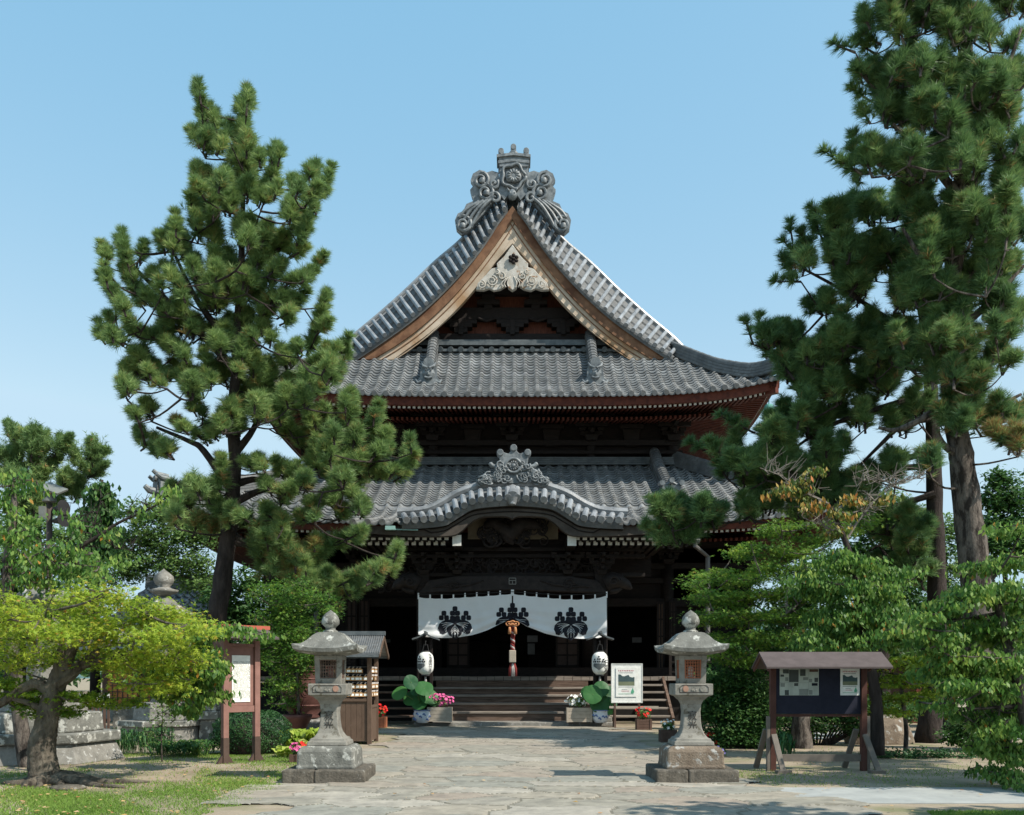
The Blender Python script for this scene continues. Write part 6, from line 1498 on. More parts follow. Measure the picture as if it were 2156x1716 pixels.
# ---- pole with lamp, box and loudspeakers
def pole():
    D = 25; x = ax(104, D); Z = lambda p: az(p, D); t = thing('lamp_pole', 'dark pole carrying a drum lamp with slanting panel and black loudspeakers above the left trees', 'lamp post', (x, D, 0))
    mb = MB(); mb.tube([(x, D, 0), (x, D, Z(1060))], .075, 10); obj('pole', mb, M['pole'], t, smooth=True)
    mb = MB(); mb.lathe((x, D, Z(1058)), [(.1, 0), (.17, .02), (.17, .1), (.15, .12), (.13, .3), (.06, .34)], 16); obj('lamp_head', mb, M['lamp_grey'], t, auto=True)
    mb = MB(); a = at(92, 1021, D); b = at(132, 1036, D); mb.bar(a, b, .5, .05, up=(.3, -.5, 1)); obj('solar_panel', mb, M['lamp_grey'], t)
    mb = MB(); mb.bar((x, D, Z(1045)), (x + .05, D, Z(1030)), .05, .05); obj('panel_bracket', mb, M['pole'], t)
    for dy in (1073, 1098):
        mb = MB(); c = at(118, dy, D); mb.tube([(x, D, c.z), (c.x, D, c.z)], .025, 6); mb.tube([(c.x - .05, D - .02, c.z), (c.x + .16, D - .10, c.z + .02), (c.x + .28, D - .16, c.z + .03)], [.05, .1, .2], 12); obj('loudspeaker', mb, M['speaker'], t)
    mb = MB(); mb.box((x - .12, D - .1, Z(1080)), (.16, .14, .3)); obj('control_box', mb, M['lamp_grey'], t)
pole()
# ---- small hall at the left, with orange lattice shutters
def smallhall():
    D = 35; xa, xb = ax(215, D), ax(455, D); t = thing('small_hall', 'small tiled hall with orange lattice shutters seen through the maple at left', 'building', ((xa + xb) / 2, D + 2.5, 0))
    mb = MB(); mb.bb(xa, xb, D, D + 5, 0, 2.9); w_ = obj('wall', mb, M['planter_dark'], t)
    mb = MB(); mb.bb(xa - .6, xb + .6, D - .9, D, 0, .5); obj('stone_base', mb, M['stone_grey'], t, bevel=.03)
    for k in range(3):
        x0 = xa + .2 + k * 1.3; mb = MB(); mb.bb(x0, x0 + 1.15, D - .05, D - .01, .6, 2.2); f = obj('lattice_shutter', mb, M['lattice'], w_)
        mb = MB()
        for i in range(7): mb.bb(x0 + i * .185, x0 + i * .185 + .03, D - .08, D - .052, .6, 2.2)
        for i in range(8): mb.bb(x0, x0 + 1.15, D - .075, D - .053, .6 + i * .22, .63 + i * .22)
        obj('lattice_bars', mb, M['planter_dark'], f)
    mb = MB(); mb.bb(xb - .9, xb - .2, D - .04, D, .8, 2.3); obj('plaster_panel', mb, M['plaster'], w_)
    ym = D + 2.5; prof = [(0, 2.6), (1, 3.0), (2.2, 3.75), (3.4, 4.75), (3.8, 5.1)]
    ro = tile_slope('roof', lambda x, d, z: np.stack([(xa + xb) / 2 + x, np.full_like(x, 0) + D - 1.3 + d, z], 1), 3.4, prof, lambda d: 3.4 - d * .55, t, M['tile_light'], None, colw=.3, rowh=.3)
    tile_slope('rear_slope', lambda x, d, z: np.stack([(xa + xb) / 2 + x, np.full_like(x, 0) + D + 6.3 - d, z], 1), 3.4, prof, lambda d: 3.4 - d * .55, ro, M['tile'], None, colw=.4, rowh=.4)
    for s in (-1, 1): tile_slope('side_slope', (lambda s: lambda y, d, z: np.stack([(xa + xb) / 2 + s * (3.4 - d * .55), ym + y, z], 1))(s), 3.8, prof, lambda d: 3.8 - d, ro, M['tile'], None, colw=.4, rowh=.4)
    ridge('roof_ridge', [((xa + xb) / 2 - 1.4, ym, 5.05), ((xa + xb) / 2 + 1.4, ym, 5.05)], ro, wd=.4, ht=.4)
smallhall()
# ---- fence with white tops at left
def fence():
    D = 27; t = thing('white_topped_fence', 'low dark railing with white topped pickets left of the small hall', 'fence', (ax(180, D), D, 0))
    mb = MB(); mb.bb(ax(160, D), ax(232, D), D - .03, D + .03, .35, .42); mb.bb(ax(160, D), ax(232, D), D - .03, D + .03, .9, .98); obj('rail', mb, M['planter_dark'], t)
    for i in range(9):
        x = ax(162 + i * 8.5, D); mb = MB(); mb.bb(x - .03, x + .03, D - .07, D - .032, 0, 1.1); pk_ = obj('picket', mb, M['planter_dark'], t); mb = MB(); mb.bb(x - .031, x + .031, D - .072, D - .031, .82, 1.12); obj('white_tip', mb, M['white_paint'], pk_)
fence()
# ---- right side: small shrine building glimpsed, stone mound, low wall
def rightshed():
    D = 33; xa, xb = ax(1800, D), ax(1960, D); t = thing('small_shed', 'small wooden shed with brown roof glimpsed behind the right maples', 'shed', ((xa + xb) / 2, D + 1.5, 0))
    mb = MB(); mb.bb(xa, xb, D, D + 3, 0, 2.4); obj('wall', mb, M['wood_boards'], t)
    mb = MB(); mb.bb(xa + 1.0, xa + 1.9, D - .04, D, 0, 1.9); obj('door', mb, M['planter_dark'], t)
    mb = MB(); xm = (xa + xb) / 2
    for s in (-1, 1):
        rows = [[(x, D + 1.5 + s * q, z) for x in (xa - .4, xm, xb + .4)] for q, z in ((0, 3.3), (2.1, 2.3))]; rr = [[(x, y, z - .08) for x, y, z in row] for row in rows]; mb.grid(rows); mb.grid(rr); mb.strip(rows[-1], rr[-1]); mb.strip([a[0] for a in rows], [a[0] for a in rr]); mb.strip([a[-1] for a in rows], [a[-1] for a in rr])
    obj('roof', mb, M['board_roof'], t)
rightshed()
def rocks():
    r = np.random.default_rng(5)
    def rock(c, s, label, name='boulder', m='stone_rough', group=None):
        mb = MB(); rings = []
        for i in range(9):
            th = math.pi * i / 8; rings.append([(c[0] + s[0] * math.sin(th) ** .7 * math.cos(a) * (1 + .1 * math.sin(3 * a + c[0]) + .06 * math.sin(7 * a)), c[1] + s[1] * math.sin(th) ** .7 * math.sin(a), c[2] + s[2] * (.5 - .5 * math.cos(th)) * (1 + .05 * math.sin(4 * a))) for a in np.linspace(0, 2 * math.pi, 19)])
        mb.grid(rings); top(name, mb, M[m], label, 'rock', group, smooth=True)
    D = 23.0; x = ax(1850, D); mb = MB(); mb.lathe((x, D, 0), [(.86, -.03), (.83, .2), (.76, .42), (.58, .60), (.40, .64)], 9, 1, .6, rot=.2)
    mb.v = [(v[0] + .05 * math.sin(v[2] * 11 + v[1] * 5), v[1] + .04 * math.sin(v[0] * 7), v[2] + (.05 * math.sin(v[0] * 5) if v[2] > .1 else 0)) for v in mb.v]
    top('stone_mound', mb, M['stone_brown'], 'low cracked stone mound behind the notice board near the dark trunk', 'rock', bevel=.05)
    D = 24.6; x = ax(443, D); mb = MB(); mb.box((x, D, .24), (.46, .5, .52), taper=.86, tx=.86); mb.box((x, D, .62), (.54, .56, .22), rz=.05); mb.box((x, D, .82), (.46, .46, .17), rz=-.04); top('stone_post_base', mb, M['stone_lichen'], 'squat stacked grey stone block behind the clipped bush', 'stone block', bevel=.02)
    rock((ax(180, 14.2), 13.6, -.03), (.25, .18, .1), 'small stone half sunk in the lawn near the maple roots'); 
rocks()
def stonekerb():
    D = 27.5
    for (px0, px1, z, lab) in ((236, 300, .75, 'weathered stone block in front of the small hall, left one'), (300, 395, .62, 'long weathered stone block in front of the small hall')):
        mb = MB(); mb.bb(ax(px0, D), ax(px1, D) - .03, D, D + .5, 0, z); top('stone_block', mb, M['stone_lichen'], lab, 'stone block', bevel=.03)
stonekerb()
# ---------------------------------------------------------------- trees
def unit(a): return a / (np.linalg.norm(a, axis=-1, keepdims=True) + 1e-9)
def needles(B, Dr, L, r, per=30, ln=.15, wd=.013, tint0=None):
    """shoots with bases B, unit directions Dr and lengths L -> needle triangles"""
    n = len(B); s = r.uniform(.35, 1.0, (n, per)) ** .8; base = B[:, None] + Dr[:, None] * (L[:, None] * s)[..., None]
    q = r.normal(size=(n, per, 3)); rad = unit(q - (q * Dr[:, None]).sum(-1, keepdims=True) * Dr[:, None])
    nd = unit(Dr[:, None] * r.uniform(.35, 1.0, (n, per, 1)) + rad + np.array([0, 0, .12]))
    l = ln * r.uniform(.7, 1.15, (n, per, 1)); tip = base + nd * l
    sd = unit(np.cross(nd, r.normal(size=(n, per, 3)))) * wd / 2
    V = np.stack([base - sd, tip, base + sd], 2).reshape(-1, 3)
    t = (tint0 if tint0 is not None else r.random(n) * .6 + .1)[:, None] + r.normal(0, .1, (n, per))
    return V, np.clip(t, 0, 1).reshape(-1)
class Tree:
    def __init__(s, name, label, base, seed, group=None, cat='tree'):
        s.t = thing(name, label, cat, base, group); s.r = np.random.default_rng(seed); s.limbs = MB(); s.V = []; s.T = []; s.F = []; s.n = 0; s.trunk = []
    def trunkline(s, pts, rad, m, name='trunk', flare=1.35, n=12, sub=4):
        P = [at(*p) for p in pts]; Q = smoothpts([tuple(p) for p in P], sub); R_ = list(np.interp(np.linspace(0, 1, len(Q)), np.linspace(0, 1, len(rad)), rad))
        rr = s.r; Q2 = []
        mb = MB(); k = len(Q)
        # lumpy bark outline
        mb.tube(Q, R_, n)
        V = np.array(mb.v); ctr = np.repeat(np.array(Q), n, 0); d = V - ctr; V = ctr + d * (1 + rr.normal(0, .035, (len(V), 1)) + .09 * np.sin(V[:, 2:3] * 5.3 + V[:, :1] * 9) * np.sin(V[:, 1:2] * 11 + V[:, 2:3] * 2.7 + 1))
        mb.v = [tuple(v) for v in V]
        o = obj(name, mb, m, s.t, smooth=True); s.trunk += [Vector(q) for q in Q]; s.tr = R_; return o
    def attach(s, p, rise=.55):
        """a trunk point a little below p, for a limb to leave from"""
        best = None
        for q in s.trunk:
            dz = p.z - q.z; dh = math.hypot(p.x - q.x, p.y - q.y); e = abs(dz - rise * dh) + .25 * dh
            if best is None or e < best[0]: best = (e, q)
        return best[1]
    def limb(s, p, r0=.06, r1=.015, sag=.06, maxL=9):
        """grow a limb from the nearest lower wood to p; p becomes wood others can grow from"""
        if not hasattr(s, 'nodes'): s.nodes = [tuple(q) for q in s.trunk]
        N = np.array(s.nodes); P = np.array(p); dv = P - N; dist = np.sqrt((dv ** 2).sum(1)); pen = dist + np.where(dv[:, 2] < -.1, 1.2 * -dv[:, 2], 0)
        a = Vector(N[int(pen.argmin())]); d = p - a; L = d.length
        if L < .05 or L > maxL: return
        mid = a + d * .5 + Vector((s.r.uniform(-.08, .08) * L, s.r.uniform(-.08, .08) * L, -sag * L)); r0 = min(r0, .012 + .014 * L)
        Q = smoothpts([tuple(a), tuple(mid), tuple(p)], 3); s.limbs.tube(Q, list(np.linspace(r0, min(r1, r0 * .6), len(Q))), 5)
        s.nodes += [tuple(mid), tuple(p)]
    def add(s, V, T, k=3, Fc=None):
        if Fc is None: Fc = np.arange(len(V)).reshape(-1, 3)
        s.V.append(V); s.F.append(Fc + s.n); s.T.append(T); s.n += len(V)
    def plume(s, P0, P1, rad, brown=0.0, dens=1.0, ln=.23, per=40, wd=.0135, limb=True):
        """bottle-brush branch from base P1 to tip P0 (world Vectors), rad in metres"""
        r = s.r; a = np.array(P1); b = np.array(P0); L = np.linalg.norm(b - a); rad *= 1.6; n = max(12, int((L * 1.0 + rad) * rad * 118 * dens))
        k_ = max(2, round(L / .24)); u = np.clip((np.ceil(r.random(n) ** .85 * k_) - .15) / k_ + r.normal(0, .05, n) / k_ * 2, 0, 1); u = np.where(r.random(n) < .55, r.random(n) ** .9, u); pos = a + (b - a) * u[:, None]; axd = unit(b - a)
        q = r.normal(size=(n, 3)); rd = unit(q - (q * axd).sum(-1, keepdims=True) * axd)
        taper = 1.0 - .55 * u ** 2
        d = unit(rd * (1.1 - .7 * u[:, None]) + axd * (.45 + .7 * u[:, None]) + np.array([0, 0, .6]))
        l = np.maximum(.05, (rad - ln * .5)) * taper * r.uniform(.3, 1.15, n) * np.where(r.random(n) < .12, 1.45, 1.0)
        base = pos + rd * .02
        bt = r.random() * .35
        tv = np.where(r.random(n) < brown, r.uniform(.9, 1.0, n), np.clip(bt + r.random(n) * .5, 0, .84))
        V, T = needles(base, d, l, r, per, ln, wd, tv); s.add(V, T)
        # twigs
        sd = unit(np.cross(d, r.normal(size=(n, 3)))) * .006; tip = base + d * l[:, None]
        s.tw.append(np.stack([base - sd, base + sd, tip], 1).reshape(-1, 3))
        if limb: s.limb(Vector(P1), .06, .02, maxL=1.5)
        s.limbs.tube([tuple(a), tuple(a + (b - a) * .5), tuple(b - (b - a) * .08)], [.03, .02, .008], 5)
    tw = None
    def finish(s, leafm, barkm, crown='crown'):
        V = np.concatenate(s.V); Fc = np.concatenate(s.F); T = np.concatenate(s.T)
        o = npobj(crown, V, Fc, leafm, s.t, T)
        if s.tw:
            W_ = np.concatenate(s.tw); n0 = len(s.limbs.v); s.limbs.add([tuple(v) for v in W_], [(i, i + 1, i + 2) for i in range(0, len(W_), 3)])
        if s.limbs.f: obj('branches', s.limbs, barkm, s.t, fix=False)
        return o
    def pblob(s, px, py, rx, ry, D, dd=1.2, k=1.0, brown=.02, up=1.0, **kw):
        r = s.r; n = max(3, int(rx * ry * math.pi / 720 * k)); sc = D / F
        for _ in range(n):
            d = r.normal(size=3); d /= np.linalg.norm(d); q = r.random() ** .45
            x = px + d[0] * rx * q; y = py + d[1] * ry * q; dy = d[2] * q * dd
            L = r.uniform(34, 62); ux = d[0] * .55 + r.normal(0, .25); uy = -up + r.normal(0, .3); nn = math.hypot(ux, uy); ux /= nn; uy /= nn
            base = at(x - ux * L * .45, y - uy * L * .45, D + dy); tip = at(x + ux * L * .55, y + uy * L * .55, D + dy + r.normal(0, .15))
            s.plume(tip, base, r.uniform(19, 28) * sc, brown, limb=(r.random() < .6), **kw)
    def leafblob(s, px, py, rx, ry, D, size, dens=1.0, dd=None, shape='oval', clump=(15, 9), lp=26, droop=0.0, tb=None, aspect=.5, limb=.06):
        r = s.r; sc = D / F; n = max(6, int(rx * ry * math.pi / 88 * dens)); dd = dd if dd is not None else rx * sc * .8
        d = unit(r.normal(size=(n, 3))); q = r.random(n) ** .42
        C = np.stack([ax(px, D) + d[:, 0] * rx * sc * q, D + d[:, 1] * dd * q, az(py, D) + d[:, 2] * ry * sc * q], 1)
        m = n * lp; base = np.repeat(C, lp, 0); tilt = np.repeat(unit(np.concatenate([r.normal(0, .35, (n, 2)), np.ones((n, 1))], 1)), lp, 0)
        off = r.normal(size=(m, 3)) * np.array([clump[0], clump[0], clump[1]]) * sc * .62
        off[:, 2] -= (off[:, 0] ** 2 + off[:, 1] ** 2) * .5 * droop
        P = base + off; Nn = unit(tilt + r.normal(0, .45, (m, 3)) + np.array([0, -.25, .1]))
        ct = np.repeat(r.normal(.0, .14, n), lp); T0 = np.clip((.42 if tb is None else tb) + ct + r.normal(0, .15, m), 0, 1)
        rare = r.random(m) < .012; T0 = np.where(rare, 1.0, np.minimum(T0, .93))
        if droop and shape == 'oval':
            sz = size * 1.15 * r.uniform(.7, 1.25, m)[:, None]; U = unit(np.concatenate([r.normal(0, .6, (m, 2)), -np.ones((m, 1)) * (.6 + droop)], 1)); Nn = unit(Nn - (Nn * U).sum(1, keepdims=True) * U); W_ = np.cross(Nn, U)
            V = np.stack([P, P + U * sz - W_ * sz * aspect, P + U * sz * 2, P + U * sz + W_ * sz * aspect], 1).reshape(-1, 3); b = np.arange(m)[:, None] * 4
            Fc = np.concatenate([b + [0, 1, 2], b + [0, 2, 3]]); T = np.tile(T0, 2)
        else: V, Fc, T = leafquads(P, Nn, size, r, shape, T0, aspect)
        s.add(V, T, Fc=Fc)
        if limb and s.trunk:
            for c in C[:: max(1, int(n / 9))]: s.limb(Vector(c), .03, .006, .05)
        # short twigs inside clumps
        tw = P[::7]; cc = base[::7]; sd = unit(r.normal(size=tw.shape)) * .004; s.tw.append(np.stack([cc - sd, cc + sd, tw], 1).reshape(-1, 3))
def newtree(*a, **k):
    t = Tree(*a, **k); t.tw = []; return t
# ---- big pine at left
def left_pine():
    D = 26.0; t = newtree('pine_tree', 'tall sunlit pine with upright plumes standing before the left side of the temple', tuple(at(410, 1552, D)), 31, 'pines')
    t.trunkline([(410, 1552, D), (428, 1470, D), (446, 1380, D), (466, 1240, D), (478, 1150, D), (490, 1040, D), (494, 960, D), (490, 880, D), (498, 760, D), (503, 650, D), (508, 560, D), (512, 420, D), (517, 300, D), (518, 215, D)], [.34, .30, .27, .25, .23, .2, .17, .15, .13, .11, .09, .06, .04, .02], M['bark_dark'])
    A = [(615, 120, 630, 240, 28), (632, 240, 640, 340, 46), (660, 380, 640, 480, 55), (580, 370, 620, 460, 40), (860, 165, 858, 300, 44), (850, 300, 842, 400, 48), (840, 390, 845, 520, 66), (1015, 455, 1005, 560, 38), (1000, 560, 975, 660, 50), (940, 480, 935, 560, 34), (960, 650, 920, 760, 60), (700, 285, 708, 380, 36), (720, 400, 690, 490, 42), (780, 330, 790, 420, 36),
         (1198, 555, 1190, 640, 46), (1290, 555, 1235, 660, 32), (1210, 660, 1150, 760, 52), (1180, 700, 1200, 760, 40), (1110, 620, 1090, 700, 42), (1080, 720, 1060, 830, 50), (1140, 780, 1080, 880, 52), (860, 520, 865, 620, 74), (870, 640, 860, 740, 80), (760, 580, 730, 660, 56), (610, 560, 625, 650, 54), (600, 640, 650, 720, 46), (690, 700, 690, 830, 40), (790, 700, 770, 800, 60), (650, 600, 680, 690, 56),
         (575, 700, 590, 800, 44), (600, 800, 600, 900, 50), (498, 790, 500, 900, 40), (470, 880, 480, 980, 46), (430, 900, 450, 1000, 34), (545, 900, 540, 1010, 46), (230, 880, 245, 960, 32), (235, 950, 265, 1060, 44), (348, 940, 320, 1040, 34), (240, 1060, 300, 1160, 46), (130, 945, 135, 1040, 36), (145, 1060, 160, 1150, 40), (160, 1150, 200, 1240, 46), (215, 1230, 250, 1320, 52), (110, 1340, 160, 1420, 36), (180, 1400, 260, 1450, 46), (270, 1330, 330, 1380, 44), (320, 1400, 420, 1430, 48), (410, 1400, 480, 1440, 54),
         (385, 1080, 430, 1160, 44), (450, 1060, 500, 1150, 50), (320, 1160, 380, 1260, 46), (400, 1230, 470, 1310, 46), (530, 1130, 560, 1230, 52), (520, 1230, 580, 1310, 56), (600, 1020, 610, 1130, 54), (700, 1000, 700, 1100, 54), (680, 1120, 700, 1210, 56), (780, 1040, 770, 1150, 56), (640, 1180, 680, 1280, 56), (880, 860, 870, 960, 66), (960, 860, 920, 960, 62), (950, 960, 930, 1060, 60), (1060, 900, 1000, 990, 58), (1150, 830, 1120, 930, 48), (1130, 960, 1060, 1020, 44), (1040, 1040, 960, 1110, 50), (860, 1080, 840, 1180, 60),
         (1250, 1000, 1210, 1080, 32), (1200, 1080, 1130, 1140, 40), (1120, 1120, 1040, 1180, 46), (1160, 1190, 1080, 1260, 44), (1040, 1190, 960, 1260, 54), (980, 1260, 920, 1320, 52), (1080, 1280, 1010, 1320, 44), (860, 1380, 930, 1440, 46), (960, 1350, 960, 1430, 46), (1265, 1185, 1250, 1260, 34), (1240, 1270, 1215, 1370, 44), (1280, 1330, 1210, 1400, 40), (1200, 1400, 1160, 1500, 40), (1110, 1440, 1140, 1500, 36), (1375, 1410, 1330, 1500, 36), (1310, 1470, 1240, 1570, 52), (1230, 1540, 1150, 1610, 62), (1030, 1480, 1060, 1580, 56), (960, 1540, 990, 1620, 52),
         (700, 1390, 720, 1470, 56), (760, 1420, 740, 1500, 48), (850, 1430, 845, 1540, 50), (900, 1500, 880, 1580, 46), (500, 1450, 550, 1530, 52), (440, 1440, 500, 1500, 50), (300, 1490, 360, 1580, 56), (250, 1560, 310, 1620, 48), (380, 1540, 440, 1600, 40), (440, 1590, 490, 1610, 26), (620, 1330, 600, 1400, 44), (560, 1320, 530, 1400, 44), (740, 1200, 720, 1290, 50), (800, 1160, 810, 1250, 50), (650, 1480, 660, 1580, 40), (560, 1560, 560, 1620, 44), (800, 1560, 790, 1620, 46)]
    sc = D / F
    for (x0, y0, x1, y1, r_) in A:
        f = lambda x, y: (159.6 + .4186 * x, 119.7 + .4186 * y)
        dd = t.r.normal(0, .7); q0 = f(x0, y0); q1 = f(x1, y1); rd = r_ * .4186 * sc * .98
        t.plume(at(*q0, D + dd), at(*q1, D + dd + t.r.normal(0, .25)), rd, .015)
        j = t.r.normal(0, 7, 2); dd = -dd + t.r.normal(0, .5); t.plume(at(q0[0] * .75 + q1[0] * .25 + j[0], q0[1] * .75 + q1[1] * .25 + j[1], D + dd), at(q1[0] + j[0] * .6, q1[1] + j[1], D + dd), rd * .9, .015, limb=False); j = t.r.normal(0, 11, 2); dd = t.r.normal(0, 1.1); t.plume(at(q0[0] * .6 + q1[0] * .4 + j[0], q0[1] * .6 + q1[1] * .4 + j[1], D + dd), at(q1[0] + j[0] * .6, q1[1] + j[1] + 6, D + dd), rd * .85, .03)
    B = [(330, 30, 370, 120, 70), (280, 130, 320, 220, 56), (480, 100, 570, 110, 46), (400, 60, 440, 150, 50), (700, 110, 700, 240, 60), (640, 80, 660, 180, 44), (420, 260, 470, 340, 60), (340, 300, 390, 380, 50), (720, 250, 740, 330, 52), (800, 60, 800, 170, 44), (380, 420, 420, 520, 50), (470, 470, 500, 560, 54), (540, 520, 590, 600, 66), (620, 380, 680, 450, 50), (790, 400, 850, 460, 54), (700, 430, 760, 480, 40), (940, 270, 940, 400, 76), (880, 330, 900, 430, 60), (1050, 240, 1060, 340, 70), (1110, 190, 1150, 290, 78), (1200, 230, 1240, 330, 70), (1280, 130, 1290, 260, 80), (1400, 90, 1430, 190, 78), (1360, 200, 1370, 290, 66), (1570, 40, 1500, 150, 56), (1480, 130, 1440, 220, 60),
         (1250, 360, 1310, 460, 50), (1330, 440, 1350, 530, 50), (1400, 320, 1440, 420, 66), (1480, 300, 1480, 390, 60), (1640, 200, 1630, 300, 54), (1620, 320, 1600, 430, 70), (1815, 270, 1790, 380, 52), (1780, 390, 1740, 490, 64), (1700, 420, 1660, 540, 76), (1870, 430, 1820, 520, 54), (1830, 530, 1760, 610, 60), (1560, 420, 1560, 520, 70), (1500, 540, 1530, 640, 66), (1720, 560, 1660, 660, 74), (2000, 465, 2010, 560, 38), (2030, 560, 1970, 650, 46), (1960, 640, 1880, 700, 54), (1860, 660, 1770, 710, 60), (1740, 640, 1680, 730, 66), (1620, 620, 1600, 720, 76), (1500, 660, 1520, 730, 56), (1560, 720, 1600, 800, 66),
         (990, 600, 1060, 660, 50), (1090, 590, 1140, 650, 50), (1200, 620, 1260, 690, 60), (1300, 660, 1330, 750, 60), (1380, 700, 1340, 780, 60), (1290, 770, 1220, 830, 62), (1130, 740, 1170, 800, 56), (860, 590, 860, 700, 54), (880, 700, 860, 790, 60), (700, 740, 750, 840, 76), (780, 760, 800, 860, 66), (570, 770, 620, 860, 60), (640, 820, 690, 920, 76), (840, 850, 880, 930, 74), (560, 890, 630, 950, 52), (900, 940, 950, 1010, 66), (990, 930, 1050, 980, 60), (1130, 890, 1180, 960, 60), (1500, 810, 1580, 880, 62), (1640, 790, 1670, 870, 66), (1720, 860, 1690, 930, 62), (1600, 900, 1560, 960, 60), (1400, 850, 1430, 930, 60), (1330, 930, 1390, 980, 54), (1210, 930, 1240, 1010, 60), (1130, 1050, 1150, 1120, 50),
         (1720, 1020, 1620, 1080, 46), (1620, 1060, 1530, 1110, 50), (1530, 1110, 1450, 1150, 44), (1925, 1110, 1910, 1190, 38), (1920, 1200, 1850, 1260, 44), (1850, 1230, 1780, 1280, 50), (1780, 1250, 1690, 1300, 54), (1690, 1290, 1600, 1340, 58), (1800, 1320, 1740, 1350, 50), (1600, 1320, 1510, 1370, 56), (1510, 1270, 1450, 1330, 54), (1420, 1300, 1400, 1370, 54), (1370, 1210, 1380, 1290, 46), (1660, 1380, 1580, 1420, 40), (1540, 1400, 1470, 1430, 36)]
    for (x0, y0, x1, y1, r_) in B:
        f = lambda x, y: (159.6 + .3516 * x, 758.1 + .3516 * y)
        dd = t.r.normal(-.2, .8); q0 = f(x0, y0); q1 = f(x1, y1)
        t.plume(at(*q0, D + dd), at(*q1, D + dd + t.r.normal(0, .25)), r_ * .3516 * sc, .04)
        j = t.r.normal(0, 6, 2); dd = -dd + t.r.normal(.1, .5); t.plume(at(q0[0] * .75 + q1[0] * .25 + j[0], q0[1] * .75 + q1[1] * .25 + j[1], D + dd), at(q1[0] + j[0] * .6, q1[1] + j[1], D + dd), r_ * .32 * sc, .04, limb=False); j = t.r.normal(0, 10, 2); dd = t.r.normal(0, 1.1); t.plume(at(q0[0] * .6 + q1[0] * .4 + j[0], q0[1] * .6 + q1[1] * .4 + j[1], D + dd), at(q1[0] + j[0] * .6, q1[1] + j[1] + 6, D + dd), r_ * .3 * sc, .06)
    for (x0, y0, x1, y1, r_, br) in [(740, 960, 700, 1060, 80, .45), (820, 1000, 800, 1090, 66, .5), (1240, 1040, 1260, 1110, 56, .8), (1310, 1110, 1330, 1170, 46, .95), (1430, 1090, 1430, 1150, 40, .95), (1260, 1210, 1280, 1290, 52, .7), (1300, 1320, 1310, 1390, 36, .9), (1180, 1180, 1230, 1230, 46, .6), (1420, 450, 1440, 530, 44, .8), (1580, 870, 1600, 930, 40, .8), (600, 350, 620, 400, 30, .9), (1330, 620, 1350, 680, 30, .3)]:
        f = lambda x, y: (159.6 + .3516 * x, 758.1 + .3516 * y); dd = t.r.normal(-.3, .4)
        t.plume(at(*f(x0, y0), D + dd), at(*f(x1, y1), D + dd), r_ * .3516 * sc, br, limb=False)
    for b in [(490, 380, 40, 70), (470, 500, 60, 60), (540, 520, 60, 50), (440, 600, 70, 50), (500, 620, 60, 50), (560, 620, 50, 40), (420, 700, 80, 40), (500, 720, 70, 40), (440, 790, 80, 40), (540, 800, 70, 40), (480, 880, 60, 40), (580, 870, 60, 40), (640, 950, 60, 40), (700, 1000, 50, 50)]: t.pblob(b[0], b[1], b[2], b[3], D + .3, 1.0, .42)
    for b in [(620, 1185, 50, 34, .15), (655, 1235, 44, 26, .35), (575, 1150, 44, 30, .1), (700, 1265, 30, 14, .1), (560, 1200, 30, 20, .2)]: t.pblob(b[0], b[1], b[2], b[3], D, 1.0, 1.3, brown=b[4])
    for L in ([(492, 1040), (430, 950), (400, 930), (330, 900)], [(490, 1020), (545, 1010), (600, 1045)], [(500, 860), (560, 830), (640, 780)], [(494, 955), (535, 900), (560, 830)], [(498, 780), (420, 700), (330, 610), (280, 560)], [(500, 740), (420, 640), (370, 540)], [(505, 620), (540, 560), (600, 470)], [(478, 1140), (540, 1150), (600, 1185), (680, 1210), (760, 1195)], [(488, 1060), (560, 1030), (630, 1040)], [(480, 1120), (580, 1180), (640, 1190)]):
        t.limbs.tube(smoothpts([tuple(at(x, y, D + .1 * i)) for i, (x, y) in enumerate(L)], 4), list(np.linspace(.12, .04, (len(L) - 1) * 4 + 1)), 7)
    t.finish(M['pine'], M['bark_dark'])
left_pine()
